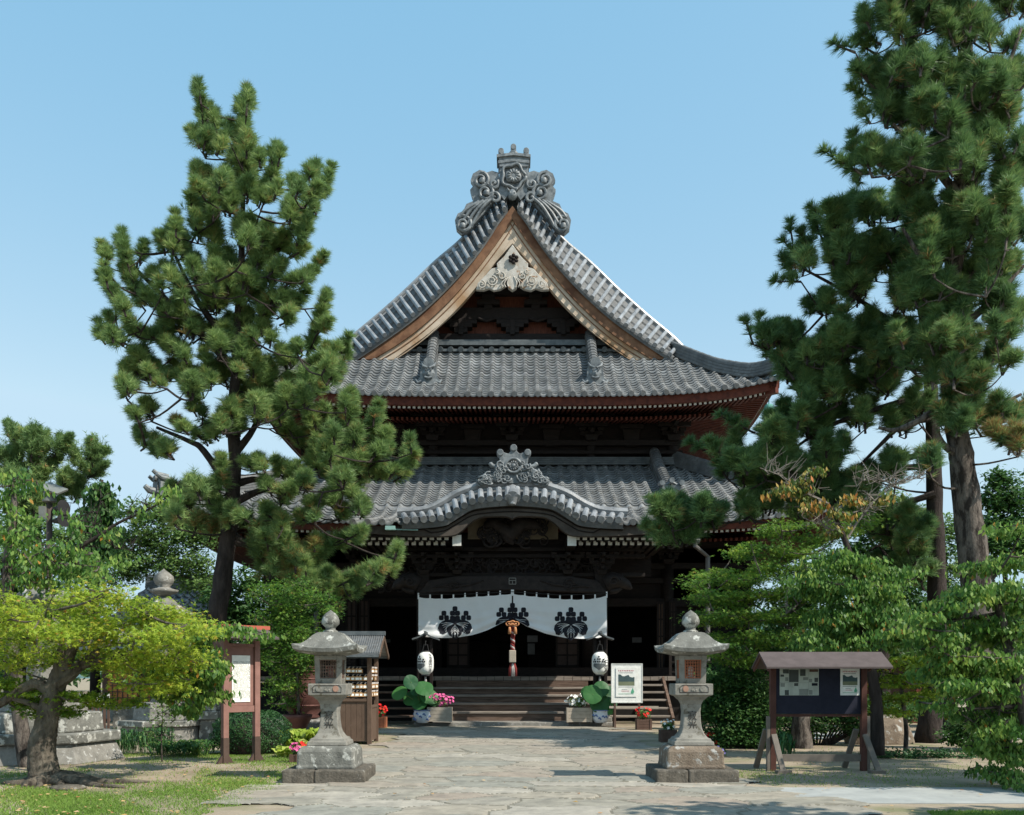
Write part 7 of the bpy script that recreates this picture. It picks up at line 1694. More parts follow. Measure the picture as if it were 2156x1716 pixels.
# ---- the two pines at right
def Z5(x, y): return (1516.2 + .3953 * x, .3953 * y)
def Z6(x, y): return (1396.5 + .3952 * x, 638.4 + .3952 * y)
def right_pines():
    D = 21.0; t = newtree('pine_tree', 'towering dense pine with thick grey trunk at the right edge', tuple(at(2085, 1580, D)), 32, 'pines')
    t.trunkline([(2088, 1585, D), (2078, 1480, D), (2060, 1300, D), (2050, 1190, D), (2038, 1080, D), (2026, 980, D), (2014, 900, D), (2002, 800, D), (2000, 640, D), (2020, 450, D), (2030, 250, D), (2035, 60, D), (2038, -150, D), (2040, -330, D)], [.38, .36, .33, .31, .29, .26, .23, .2, .19, .17, .14, .12, .08, .03], M['bark'], n=16)
    for b in [(1000, 50, 200, 80), (820, 110, 80, 70), (1080, 150, 180, 110), (1290, 150, 150, 130), (1560, 40, 90, 60), (1490, 220, 80, 55), (870, 420, 120, 90), (1050, 420, 190, 120), (1350, 420, 210, 110), (1560, 430, 90, 110), (900, 620, 150, 100), (1150, 650, 200, 140), (1400, 620, 180, 120), (1560, 620, 80, 100), (860, 850, 130, 90), (1050, 880, 180, 120), (1300, 850, 200, 120), (1550, 880, 110, 180), (1400, 1150, 200, 140), (1200, 1250, 180, 140), (1450, 1450, 190, 140), (1170, 1500, 220, 120), (1320, 1650, 230, 60), (1560, 1250, 90, 120), (1000, -120, 220, 90), (1250, -200, 250, 100), (1500, -150, 200, 100), (1200, -380, 250, 90)]:
        x, y = Z5(b[0], b[1]); t.pblob(x, y, b[2] * .3953, b[3] * .3953, D, 1.5, 1.0)
    for b in [(1450, 230, 210, 170), (1600, 420, 130, 150), (1720, 640, 120, 80), (1840, 600, 90, 90), (1790, 330, 90, 60), (1860, 120, 90, 100), (1780, 180, 60, 50), (1430, 850, 60, 50), (1560, 620, 90, 70), (1640, 560, 80, 80)]:
        x, y = Z6(b[0], b[1]); t.pblob(x, y, b[2] * .3952, b[3] * .3952, D - .3, 1.2, 1.0, brown=.12)
    x, y = Z6(1850, 750); t.pblob(x, y, 36, 26, D - 1, .5, 1.4, brown=.8)
    for p in [(600, 235, 720, 280, 30), (720, 220, 830, 290, 45), (760, 180, 860, 240, 36), (725, 350, 760, 450, 46), (700, 470, 800, 540, 36), (550, 800, 640, 870, 28), (640, 860, 760, 930, 44), (700, 720, 780, 800, 40), (750, 570, 800, 660, 44), (740, 970, 760, 900, 34)]:
        a = Z5(p[0], p[1]); b = Z5(p[2], p[3]); dd = t.r.normal(0, .3); t.plume(at(*a, D + dd), at(*b, D + dd), p[4] * .3953 * D / F)
    for L in ([(2020, 820), (1960, 870), (1890, 905), (1850, 900)], [(2030, 960), (1990, 940), (1970, 900)], [(2040, 1180), (2030, 1200), (2010, 1215)], [(2010, 700), (2080, 640), (2156, 560)], [(2020, 880), (2090, 860), (2150, 830)], [(2005, 640), (1950, 560), (1900, 480)], [(2025, 420), (1950, 330), (1880, 260)], [(2030, 300), (2100, 200), (2150, 60)]):
        t.limbs.tube(smoothpts([tuple(at(x, y, D - .1)) for x, y in L], 4), list(np.linspace(.11, .03, (len(L) - 1) * 4 + 1)), 7)
    t.finish(M['pine_dark'], M['bark'])
    D = 23.3; t = newtree('pine_tree', 'darker pine with slender black trunk reaching toward the temple roof from the right', tuple(at(1955, 1568, D)), 33, 'pines')
    t.trunkline([(1955, 1568, D), (1962, 1480, D), (1972, 1330, D), (1972, 1160, D), (1966, 1000, D), (1962, 860, D), (1955, 740, D), (1930, 600, D), (1880, 480, D)], [.33, .27, .22, .2, .18, .16, .14, .1, .05], M['bark_dark'])
    for b in [(850, 1150, 180, 90), (620, 1210, 140, 80), (1050, 1100, 150, 100), (700, 1380, 200, 120), (450, 1400, 90, 80), (950, 1400, 190, 120), (700, 1540, 170, 80), (950, 1620, 190, 70), (560, 1660, 60, 50)]:
        x, y = Z5(b[0], b[1]); t.pblob(x, y, b[2] * .3953, b[3] * .3953, D, 1.8, .95)
    for b in [(620, 230, 120, 70), (800, 280, 150, 90), (700, 390, 110, 60), (1000, 200, 180, 120), (1200, 300, 170, 120), (900, 440, 170, 80), (1150, 420, 140, 70), (720, 620, 110, 80), (600, 730, 150, 90), (830, 660, 110, 80), (430, 900, 130, 60), (350, 830, 50, 44), (460, 1110, 120, 50), (260, 1150, 140, 50), (70, 1200, 130, 110), (30, 1110, 60, 40), (1000, 1010, 170, 60), (1250, 1240, 180, 110), (1290, 1400, 150, 110), (1180, 1500, 120, 70), (1350, 560, 60, 80), (740, 480, 90, 50), (560, 850, 120, 60), (900, 760, 120, 60), (1040, 620, 90, 60), (700, 900, 120, 50), (1200, 900, 120, 50), (1260, 640, 70, 70), (880, 900, 100, 50), (1100, 1120, 130, 60)]:
        x, y = Z6(b[0], b[1]); t.pblob(x, y, b[2] * .3952, b[3] * .3952, D, 1.6, 1.6, brown=.06 if b[1] > 1200 and b[0] > 1000 else .02)
    for b in [(1640, 1000, 55, 26), (1720, 1015, 50, 26), (1610, 1060, 50, 16), (1700, 1075, 50, 18), (1800, 1035, 44, 22)]: t.pblob(b[0], b[1], b[2], b[3], D + .8, 1.0, 1.3)
    for p in [(480, 1100, 560, 1180, 28), (370, 1180, 385, 1280, 28), (335, 1280, 420, 1380, 32), (430, 1240, 480, 1320, 42), (295, 1500, 430, 1500, 36), (740, 1060, 790, 1120, 28)]:
        a = Z5(p[0], p[1]); b = Z5(p[2], p[3]); dd = t.r.normal(0, .3); t.plume(at(*a, D + dd), at(*b, D + dd), p[4] * .3953 * D / F)
    for p in [(435, 90, 480, 220, 28), (510, 70, 525, 200, 28), (300, 600, 390, 640, 28), (390, 640, 480, 690, 40), (140, 745, 230, 790, 36), (240, 740, 330, 820, 46), (520, 230, 580, 300, 40)]:
        a = Z6(p[0], p[1]); b = Z6(p[2], p[3]); dd = t.r.normal(0, .3); t.plume(at(*a, D + dd), at(*b, D + dd), p[4] * .3952 * D / F)
    for L in ([(1965, 880), (1900, 895), (1850, 940), (1790, 1000)], [(1966, 950), (1880, 975), (1800, 1020), (1760, 1040)], [(1968, 1040), (1880, 1070), (1830, 1110)], [(1970, 1090), (1900, 1120), (1830, 1160)], [(1960, 780), (1880, 770), (1780, 760), (1680, 790)], [(1962, 830), (1850, 860), (1740, 900), (1650, 960)], [(1966, 980), (1860, 990), (1700, 1010), (1560, 1070)], [(1955, 740), (1880, 680), (1790, 620), (1680, 560)], [(1972, 1180), (1900, 1200), (1850, 1150)]):
        t.limbs.tube(smoothpts([tuple(at(x, y, D + t.r.uniform(-.3, .3))) for x, y in L], 4), list(np.linspace(.09, .025, (len(L) - 1) * 4 + 1)), 7)
    t.finish(M['pine_dark'], M['bark_dark'])
right_pines()
def leafy(name, label, D, trunk, rad, blobs, seed, leafm, barkm, size, group=None, cat='tree', dens=1.0, lp=26, **kw):
    t = newtree(name, label, tuple(at(trunk[0][0], trunk[0][1], D)), seed, group, cat)
    t.trunkline([(x, y, D) for x, y in trunk], rad, barkm)
    for b in blobs: t.leafblob(b[0], b[1], b[2], b[3], D + (b[4] if len(b) > 4 else 0), size, dens, lp=lp, **kw)
    t.finish(leafm, barkm); return t
# front maple at left with lumpy trunk and roots
def front_maple():
    D = 14.3; t = newtree('maple_tree', 'yellow green maple with stout grey trunk on the lawn at the left edge', tuple(at(95, 1652, D)), 41, 'maples')
    t.trunkline([(97, 1656, D), (92, 1625, D), (88, 1580, D), (96, 1530, D), (108, 1480, D), (118, 1440, D), (138, 1395, D), (160, 1350, D)], [.27, .225, .19, .165, .155, .14, .10, .06], M['bark_maple'], n=26, sub=10)
    for L, a, b in (([(112, 1465), (80, 1440), (40, 1455), (0, 1482), (-40, 1500)], .1, .05), ([(118, 1440), (150, 1420), (175, 1395), (210, 1370)], .11, .05), ([(120, 1430), (128, 1370), (150, 1300)], .09, .03), ([(100, 1500), (60, 1480), (20, 1470)], .06, .03), ([(140, 1410), (220, 1390), (320, 1370)], .07, .02)):
        t.limbs.tube(smoothpts([tuple(at(x, y, D - .05)) for x, y in L], 4), list(np.linspace(a, b, (len(L) - 1) * 4 + 1)), 8)
    mb = MB(); r = random.Random(6)       # root plate
    for k in range(13):
        a = k * .5 + r.uniform(-.2, .2); L = r.uniform(.35, .75) if k not in (0, 12) else 1.5; x0, y0 = at(97, 1650, D).x, D
        P = [(x0 + math.cos(a) * q * L, y0 + math.sin(a) * q * L + .08 * math.sin(q * 6 + k), .10 * (1 - q) ** 1.5 + .0 + .02 * math.sin(q * 9 + k)) for q in np.linspace(.1, 1, 9)]
        mb.tube(P, list(np.linspace(.11, .02, 9)), 7)
    obj('root', mb, M['bark_maple'], t.t, smooth=True)
    for b in [(30, 1298, 80, 28), (5, 1262, 34, 14), (110, 1296, 60, 18), (178, 1275, 60, 28), (240, 1252, 50, 18), (290, 1275, 70, 26), (360, 1300, 60, 24), (425, 1320, 44, 16), (60, 1335, 90, 30), (160, 1330, 90, 30), (260, 1325, 90, 30), (345, 1345, 80, 28), (30, 1385, 70, 26), (120, 1380, 60, 20), (230, 1385, 90, 26), (320, 1395, 80, 26), (390, 1385, 50, 26), (300, 1440, 60, 20), (360, 1440, 44, 20)]:
        t.leafblob(b[0], b[1], b[2], b[3], D + t.r.uniform(-.7, .8), .05, .8, dd=.9, shape='maple', clump=(20, 13), lp=16, droop=.4, tb=.58)
    for b in [(60, 1470, 70, 26), (170, 1470, 70, 20), (20, 1440, 40, 25), (250, 1480, 50, 14), (120, 1500, 60, 16)]:
        t.leafblob(b[0], b[1], b[2], b[3], D + .2, .05, .8, dd=.6, shape='maple', clump=(18, 4), lp=20, droop=.4, tb=.25)
    t.finish(M['maple_y'], M['bark_maple'])
front_maple()
leafy('cherry_tree', 'thin cherry with drooping leaves and a long bare branch above the front maple', 17.0, [(60, 1640), (40, 1500), (22, 1300), (14, 1200), (25, 1130), (30, 1060), (25, 1010)], [.14, .12, .1, .09, .07, .05, .02],
      [(40, 1015, 50, 25), (10, 1060, 40, 40), (30, 1085, 34, 26), (70, 1135, 40, 18), (30, 1140, 50, 30), (80, 1170, 60, 28), (150, 1160, 45, 25), (200, 1185, 40, 20), (130, 1200, 60, 20), (20, 1200, 50, 25), (70, 1225, 60, 18), (220, 1215, 30, 14), (150, 1100, 30, 20)], 42, M['cherry'], M['bark'], .048, dens=.42, lp=14, droop=.8, dd=.8, tb=.55, group='cherry trees')
def cherry_mid():
    D = 16.2; t = newtree('cherry_tree', 'cherry whose leafy tips hang in front of the tall reddish sign', tuple(at(86, 1620, D)), 43, 'cherry trees')
    t.trunkline([(86, 1620, D), (98, 1540, D), (120, 1450, D), (200, 1370, D), (300, 1345, D), (380, 1335, D)], [.07, .065, .06, .05, .035, .02], M['bark'])
    for b in [(400, 1335, 50, 16), (450, 1325, 40, 12), (500, 1322, 40, 9), (545, 1332, 30, 7), (360, 1390, 60, 25), (430, 1375, 45, 25), (455, 1400, 25, 30), (400, 1430, 50, 28), (360, 1450, 45, 20), (440, 1460, 50, 14), (330, 1420, 40, 30), (400, 1490, 40, 12)]:
        t.leafblob(b[0], b[1], b[2], b[3], D + t.r.uniform(-.3, .3), .05, .9, dd=.4, lp=16, clump=(15, 6), droop=.9, tb=.6, limb=.12)
    t.finish(M['cherry'], M['bark'])
cherry_mid()
def longbranch():
    pass
def bare(t, D, L, r0, r1, tw, seed, spread=26):
    r = random.Random(seed); P = smoothpts([tuple(at(x, y, D)) for x, y in L], 5); t.limbs.tube(P, list(np.linspace(r0, r1, len(P))), 6)
    for i in range(tw):
        p = Vector(P[int(r.uniform(.25, 1) * (len(P) - 1))]); sc = D / F
        q = p + Vector((r.uniform(-1, 1.2) * spread * sc, r.uniform(-.2, .2), r.uniform(-.5, 1) * spread * sc)); m = (p + q) / 2 + Vector((r.uniform(-.1, .1), 0, r.uniform(-.05, .1)))
        t.limbs.tube([p, m, q], [.012, .008, .004], 4)
        for k in range(2): z = q + Vector((r.uniform(-1, 1) * .25, 0, r.uniform(-.2, .3))); t.limbs.tube([m, z], [.006, .003], 4)
# long bare branch with a few leaves, rising to the right
def branchtree():
    D = 18.5; t = newtree('cherry_tree', 'slender cherry with one long bare dark branch sloping up toward the pine', tuple(at(30, 1590, D)), 44, 'cherry trees')
    t.trunkline([(30, 1604, D), (40, 1450, D), (50, 1300, D), (64, 1228, D), (125, 1178, D), (209, 1128, D), (251, 1100, D), (335, 1060, D), (380, 1010, D)], [.1, .09, .08, .07, .05, .035, .028, .016, .006], M['bark_dark'])
    bare(t, D, [(125, 1178), (180, 1150), (205, 1080), (215, 1040)], .02, .006, 14, 1); bare(t, D, [(209, 1128), (190, 1100), (120, 1090)], .02, .006, 10, 2); bare(t, D, [(209, 1128), (240, 1150), (280, 1160)], .015, .005, 8, 3); bare(t, D, [(251, 1100), (300, 1070), (360, 1030)], .012, .005, 8, 4)
    for b in [(330, 1050, 20, 10), (370, 1030, 18, 12), (290, 1080, 20, 10), (230, 1120, 30, 14), (170, 1210, 50, 14), (250, 1180, 40, 14), (120, 1220, 40, 14)]:
        t.leafblob(b[0], b[1], b[2], b[3], D, .05, .5, dd=.3, lp=9, droop=.9, tb=.75, limb=0)
    t.finish(M['cherry'], M['bark_dark'])
branchtree()
# background trees, left
def bg_pine(label, D, trunk, blobs, seed, m='pine', flat=True):
    t = newtree('pine_tree', label, tuple(at(trunk[0][0], trunk[0][1], D)), seed, 'pines')
    t.trunkline([(x, y, D) for x, y in trunk], list(np.linspace(.28, .08, len(trunk))), M['bark_dark'])
    for b in blobs: t.pblob(b[0], b[1], b[2], b[3], D, 1.6, 1.1, up=.5, per=22, wd=.028, ln=.22)
    t.finish(M[m], M['bark_dark'])
bg_pine('distant flat-topped pine rising behind the lamp pole at left', 44, [(95, 1498), (90, 1300), (80, 1120), (95, 980)], [(40, 928, 30, 8), (80, 940, 46, 8), (130, 946, 45, 8), (172, 966, 32, 12), (40, 968, 34, 10), (100, 985, 56, 12), (185, 1000, 22, 12), (50, 1020, 56, 16), (130, 1030, 50, 16), (60, 1070, 60, 26), (20, 1000, 30, 30)], 51)
def softtree(label, D, trunk, blobs, seed, m, size, name='tree', dens=.8, lp=20, group='background trees', **kw):
    return leafy(name, label, D, trunk, list(np.linspace(.22, .05, len(trunk))), blobs, seed, M[m], M['bark_dark'], size, dens=dens, lp=lp, group=group, **kw)
softtree('dark conifer with drooping tips right of the lamp pole', 38, [(200, 1510), (200, 1300), (205, 1100), (215, 1010)], [(205, 1030, 26, 30), (215, 1070, 30, 36), (190, 1100, 40, 36), (225, 1120, 34, 30), (200, 1150, 50, 34), (170, 1180, 40, 30), (240, 1160, 26, 20)], 52, 'shrub', .12, name='conifer', clump=(16, 6), droop=.8)
softtree('pale airy tree behind the tall stone lantern finial', 32, [(330, 1525), (330, 1330), (340, 1240), (345, 1180)], [(300, 1080, 50, 25), (350, 1090, 50, 25), (290, 1130, 60, 30), (350, 1140, 60, 34), (410, 1130, 50, 34), (270, 1180, 50, 26), (330, 1190, 70, 30), (400, 1190, 60, 34), (260, 1215, 50, 20), (430, 1230, 50, 30)], 53, 'lightgreen', .07, dens=1.2, lp=22)
softtree('dark green tree filling the gap between small hall and pine trunk', 31, [(520, 1530), (520, 1400), (525, 1280)], [(520, 1230, 60, 36), (590, 1210, 50, 30), (470, 1290, 60, 50), (550, 1290, 70, 40), (620, 1270, 50, 40), (480, 1370, 60, 50), (560, 1360, 70, 50), (440, 1330, 40, 50), (620, 1340, 40, 40)], 54, 'shrub', .085, dens=.9)
softtree('broad dark tree behind the large stone lantern at far left', 36, [(60, 1515), (60, 1400), (65, 1300)], [(30, 1240, 60, 40), (100, 1250, 60, 36), (170, 1270, 60, 36), (30, 1320, 60, 50), (110, 1330, 70, 50), (190, 1320, 50, 40), (40, 1400, 60, 40)], 55, 'shrub', .10, dens=.8)
softtree('mid green tree at the left edge below the distant pine', 34, [(20, 1520), (20, 1300), (30, 1150)], [(20, 1110, 50, 30), (80, 1120, 50, 30), (140, 1130, 40, 30), (30, 1170, 60, 30), (110, 1190, 60, 30), (180, 1210, 50, 30)], 56, 'lightgreen', .08, dens=1.0)
leafy('tall_shrub', 'tall feathery shrub with yellow green tips beside the left stone lantern', 23.5, [(630, 1562), (628, 1480), (625, 1400), (630, 1330)], [.05, .045, .04, .02],
      [(600, 1270, 40, 22), (650, 1262, 40, 22), (690, 1262, 26, 12), (620, 1310, 50, 28), (585, 1340, 40, 30), (640, 1345, 45, 30), (600, 1390, 50, 30), (650, 1390, 30, 25), (585, 1440, 38, 26), (625, 1440, 36, 24), (560, 1300, 30, 25), (700, 1290, 20, 14), (600, 1480, 30, 16), (560, 1245, 34, 22), (620, 1235, 36, 18), (540, 1360, 26, 30)], 57, M['maple_g'], M['bark'], .05, cat='shrub', dens=1.0, lp=24, shape='maple', droop=.5, tb=.5, dd=.6)
def bushes(name, label, D, blobs, seed, m, size, dens=1.5, lp=24, cat='bush', group=None, **kw):
    b0 = blobs[0]; t = newtree(name, label, (ax(b0[0], D), D, 0), seed, group, cat)
    for b in blobs: t.leafblob(b[0], b[1], b[2], b[3], D + (b[4] if len(b) > 4 else 0), size, dens, lp=lp, limb=0, **kw)
    for b in blobs:
        for k in range(5): c = at(b[0] + (k - 2) * b[2] * .3, b[1], D); t.limbs.tube([(c.x * .3 + ax(b0[0], D) * .7, D, 0), tuple(c)], [.03, .01], 5)
    t.finish(M[m], M['bark_dark'], 'foliage')
def topiary():
    D = 20.0; c = at(524, 1545, D); t = thing('clipped_bush', 'round clipped dark green bush behind the legs of the tall sign', 'bush', (c.x, D, 0)); r = np.random.default_rng(61)
    n = 15000; d = unit(r.normal(size=(n, 3))); q = 1 - .16 * r.random(n) ** 2; rx = .80; ctr = np.array([c.x, D, .42]); bump = 1 + .07 * np.sin(d[:, 0] * 7 + d[:, 2] * 5) * np.sin(d[:, 1] * 6 + 1) + .04 * np.sin(d[:, 0] * 17 + d[:, 2] * 13) + .06 * d[:, 0]
    P = ctr + d * np.array([rx, rx * .9, .5]) * (q * bump)[:, None]; P = P[P[:, 2] > .02]; d = unit(P - ctr)
    V, Fc, T = leafquads(P, d + r.normal(0, .5, d.shape), .022, r, tintv=np.clip(r.random(len(P)) * .7 + .3 * np.sin(P[:, 0] * 6) * np.sin(P[:, 2] * 8), 0, 1)); npobj('foliage', V, Fc, M['boxwood'], t, T)
    mb = MB(); mb.lathe((c.x, D, 0), [(.5, .02), (.6, .2), (.6, .5), (.4, .75), (0.01, .82)], 16); obj('inner_twigs', mb, M['bark_dark'], t)
topiary()
def hosta(name, label, px, py, w_, h_, n, seed, m, L=.26, wd=.075, up=.7):
    D = gd(py); r = random.Random(seed); t = thing(name, label, 'plant', (ax(px, D), D, 0)); V = []; Fc = []; T = []
    for i in range(n):
        x = ax(px, D) + r.uniform(-1, 1) * w_ * D / F / 2; y = D + r.uniform(-.4, .5); a = r.uniform(0, 6.283); e = r.uniform(.3, up * 1.7); l = L * r.uniform(.7, 1.2); w2 = wd * r.uniform(.7, 1.2)
        c = Vector((x, y, .02)); d = Vector((math.cos(a), math.sin(a), 0)); sd = Vector((-d.y, d.x, 0)); b = len(V); hh = h_ * D / F * r.uniform(.35, .9)
        for q, ww in ((0, .1), (.35, .8), (.65, 1), (.88, .6), (1, .02)):
            p = c + d * (l * q) + Vector((0, 0, hh * math.sin(q * 2.3) / 1.0)); V += [tuple(p - sd * w2 * ww), tuple(p + Vector((0, 0, -.012 * ww))), tuple(p + sd * w2 * ww)]
        tv = r.random()
        for k in range(4):
            for j in (0, 1): o = b + k * 3 + j; Fc.append((o, o + 1, o + 4, o + 3)); T.append(tv)
    npobj('leaves', np.array(V), np.array(Fc), M[m], t, np.array(T), k=4, smooth=True)
hosta('hosta_clump', 'bright yellow green hosta clump between the clipped bush and left lantern', 638, 1580, 82, 50, 230, 71, 'hosta')
hosta('hosta_clump', 'smaller pale hosta clump at the front corner of the clipped bush', 612, 1594, 44, 26, 60, 72, 'hosta', L=.2)
hosta('iris_leaves', 'upright sword shaped iris leaves right of the large lantern base', 300, 1588, 110, 62, 300, 73, 'boxwood', L=.18, wd=.014, up=1.0)
hosta('fern_clump', 'low spreading fern clump below the sapling', 385, 1592, 110, 36, 260, 74, 'shrub', L=.34, wd=.022)
hosta('weed_plant', 'small leafy weed on the bare ground under the notice board', 1650, 1592, 34, 60, 60, 75, 'boxwood', L=.12, wd=.03)
leafy('sapling', 'thin pale leafed sapling standing on the lawn left of the tall sign', 18.0, [(341, 1604), (340, 1560), (342, 1500), (338, 1440)], [.014, .012, .01, .005], [(340, 1455, 18, 18), (345, 1490, 22, 18), (330, 1520, 20, 16), (360, 1510, 20, 16), (345, 1550, 26, 12), (315, 1545, 14, 10), (372, 1480, 12, 10)], 76, M['lightgreen'], M['bark'], .03, cat='sapling', dens=.9, lp=10, dd=.25, tb=.6)
bushes('azalea_bush', 'large dark bush just right of the right stone lantern', 21.5, [(1540, 1500, 50, 46), (1500, 1480, 34, 40), (1580, 1450, 50, 40), (1530, 1430, 44, 34), (1590, 1510, 44, 50), (1520, 1545, 44, 30), (1580, 1555, 50, 30), (1620, 1540, 30, 40)], 81, 'shrub', .045, dens=1.8)
bushes('azalea_bush', 'dark bush behind the legs of the notice board', 22.5, [(1720, 1520, 50, 26), (1650, 1510, 40, 30), (1780, 1500, 40, 24), (1800, 1530, 30, 20), (1680, 1550, 40, 16)], 82, 'shrub', .045, dens=1.5)
bushes('low_bush', 'low leafy ground bush at the foot of the dark slender pine', 19.0, [(1900, 1590, 60, 12), (1980, 1592, 60, 12), (2040, 1600, 50, 12), (1850, 1596, 40, 8)], 83, 'boxwood', .035, dens=1.4)
bushes('low_bush', 'low bush beside the steps of the temple at far right', 29.0, [(1470, 1470, 30, 40), (1490, 1440, 30, 30)], 84, 'shrub', .06, dens=1.6)
# trees, right
leafy('maple_tree', 'layered green maple in front of the right side of the temple', 21.5, [(1690, 1588), (1686, 1530), (1690, 1470), (1680, 1400), (1660, 1320)], [.24, .2, .18, .14, .06],
      [(1500, 1212, 60, 10), (1560, 1225, 70, 12), (1480, 1260, 40, 12), (1540, 1262, 70, 14), (1620, 1200, 70, 14), (1500, 1300, 56, 16), (1580, 1300, 80, 18), (1670, 1250, 80, 18), (1540, 1345, 60, 16), (1630, 1345, 80, 18), (1720, 1300, 70, 20), (1590, 1160, 60, 12), (1680, 1165, 60, 14), (1740, 1220, 60, 16), (1560, 1390, 50, 18), (1760, 1360, 60, 20), (1500, 1370, 34, 16), (1600, 1255, 60, 12), (1640, 1118, 70, 12), (1740, 1130, 60, 14), (1800, 1105, 50, 14), (1680, 1205, 60, 14), (1480, 1230, 30, 10)], 91, M['maple_g'], M['bark'], .055, dens=1.5, lp=24, shape='maple', droop=.35, tb=.66, dd=1.5, group='maples', clump=(20, 6))
leafy('maple_tree', 'small yellow green maple between the notice board and the dark pine trunk', 19.2, [(1905, 1596), (1908, 1540), (1900, 1470), (1895, 1420)], [.05, .045, .04, .02],
      [(1880, 1400, 50, 14), (1930, 1390, 50, 16), (1870, 1435, 46, 16), (1925, 1430, 56, 18), (1980, 1415, 50, 16), (1890, 1470, 46, 16), (1950, 1465, 40, 16), (1880, 1500, 40, 12), (2010, 1440, 30, 14)], 92, M['maple_y'], M['bark'], .05, dens=1.1, lp=22, shape='maple', droop=.35, tb=.35, dd=.8, group='maples', clump=(20, 4))
def orange_cherry():
    D = 19.5; t = newtree('cherry_tree', 'cherry turning orange at the top with bare grey twigs before the right pines', tuple(at(1840, 1590, D)), 93, 'cherry trees')
    t.trunkline([(1840, 1590, D), (1845, 1480, D), (1830, 1370, D), (1812, 1300, D), (1800, 1210, D), (1780, 1140, D), (1762, 1095, D), (1745, 1060, D)], [.15, .13, .12, .1, .08, .055, .035, .015], M['bark_dark'])
    for b in [(1680, 1010, 34, 12), (1650, 1035, 40, 12), (1700, 1035, 40, 14), (1730, 1060, 36, 14), (1770, 1080, 30, 14), (1690, 1065, 30, 10), (1840, 1050, 26, 12), (1760, 1115, 26, 12), (1870, 1045, 24, 10), (1790, 1050, 24, 10), (1720, 985, 20, 8)]:
        t.leafblob(b[0], b[1], b[2], b[3], D + t.r.uniform(-.2, .2), .055, .75, dd=.35, lp=13, droop=.9, tb=.48, limb=.1, clump=(13, 5))
    bare(t, D, [(1745, 1060), (1700, 1040), (1650, 1005), (1600, 985)], .02, .006, 26, 11, 30); bare(t, D, [(1780, 1140), (1820, 1080), (1880, 1020), (1950, 1005)], .025, .006, 44, 12, 34); bare(t, D, [(1780, 1130), (1740, 1110), (1690, 1090)], .02, .006, 14, 13, 26); bare(t, D, [(1700, 1200), (1660, 1240), (1655, 1290)], .015, .005, 8, 14, 20); bare(t, D, [(1900, 1030), (1850, 1010), (1800, 1015)], .012, .005, 20, 15, 30)
    t.finish(M['cherry_o'], M['twig'])
orange_cherry()
leafy('cherry_tree', 'green glossy leafed cherry between the layered maple and the right edge', 18.6, [(1850, 1590), (1846, 1480), (1830, 1380), (1815, 1290), (1800, 1210)], [.12, .1, .09, .07, .03],
      [(1740, 1180, 50, 24), (1800, 1190, 50, 24), (1700, 1225, 50, 24), (1760, 1240, 50, 26), (1840, 1240, 56, 26), (1890, 1210, 40, 20), (1800, 1290, 60, 28), (1870, 1290, 50, 28), (1740, 1300, 50, 28), (1830, 1340, 60, 26), (1770, 1350, 60, 24), (1900, 1340, 40, 24), (1700, 1350, 40, 20)], 94, M['cherry'], M['bark_dark'], .046, dens=1.05, lp=20, droop=.8, tb=.5, dd=.9, group='cherry trees')
def right_cherry():
    D = 13.8; t = newtree('cherry_tree', 'leafy cherry overhanging the right edge in the foreground', tuple(at(2185, 1655, D)), 95, 'cherry trees')
    t.trunkline([(2185, 1658, D), (2170, 1560, D), (2148, 1460, D), (2125, 1370, D), (2105, 1290, D), (2090, 1220, D)], [.12, .1, .09, .07, .05, .02], M['bark'])
    for b in [(2115, 1115, 36, 14), (2070, 1190, 46, 14), (2125, 1180, 34, 20), (1930, 1300, 50, 14), (1985, 1275, 50, 18), (2050, 1245, 50, 20), (2115, 1250, 44, 26), (1900, 1325, 30, 10), (1975, 1335, 60, 20), (2050, 1320, 60, 26), (2120, 1330, 44, 30), (2000, 1385, 50, 20), (2070, 1390, 50, 26), (2140, 1400, 36, 34), (1985, 1480, 44, 10), (2040, 1500, 44, 14), (2060, 1435, 50, 20), (2010, 1440, 50, 16), (1960, 1410, 40, 14), (2090, 1530, 50, 24), (2090, 1460, 40, 26), (2140, 1490, 34, 36), (2070, 1570, 40, 12), (2125, 1580, 40, 26), (2095, 1620, 40, 12), (2145, 1640, 30, 12), (2150, 1270, 26, 30), (1950, 1360, 30, 12)]:
        t.leafblob(b[0], b[1], b[2], b[3], D + t.r.uniform(-.4, .4), .042, .95, dd=.6, lp=20, droop=.6, tb=.62, limb=.12, clump=(15, 9))
    bare(t, D, [(2100, 1290), (2120, 1400), (2100, 1520)], .03, .01, 14, 21, 30); bare(t, D, [(2090, 1560), (2050, 1520), (2000, 1490)], .02, .006, 8, 22, 20)
    t.finish(M['cherry'], M['bark'])
right_cherry()
softtree('dense round tree behind the pine trunks at the right edge', 38, [(2120, 1510), (2118, 1300), (2115, 1120)], [(2115, 1010, 40, 22), (2140, 1060, 50, 40), (2090, 1050, 34, 30), (2110, 1110, 60, 36), (2150, 1150, 50, 50), (2080, 1160, 50, 40)], 101, 'shrub', .10, dens=1.3)
softtree('pale leafed tree seen between the two right pine trunks', 36, [(1990, 1515), (1992, 1300), (1990, 1150)], [(1930, 1090, 40, 26), (1880, 1050, 34, 26), (2000, 1120, 40, 40), (1940, 1150, 50, 36), (2010, 1190, 60, 40), (1880, 1130, 40, 36), (1950, 1220, 60, 36), (1860, 1190, 50, 40)], 102, 'lightgreen', .09, dens=.8)
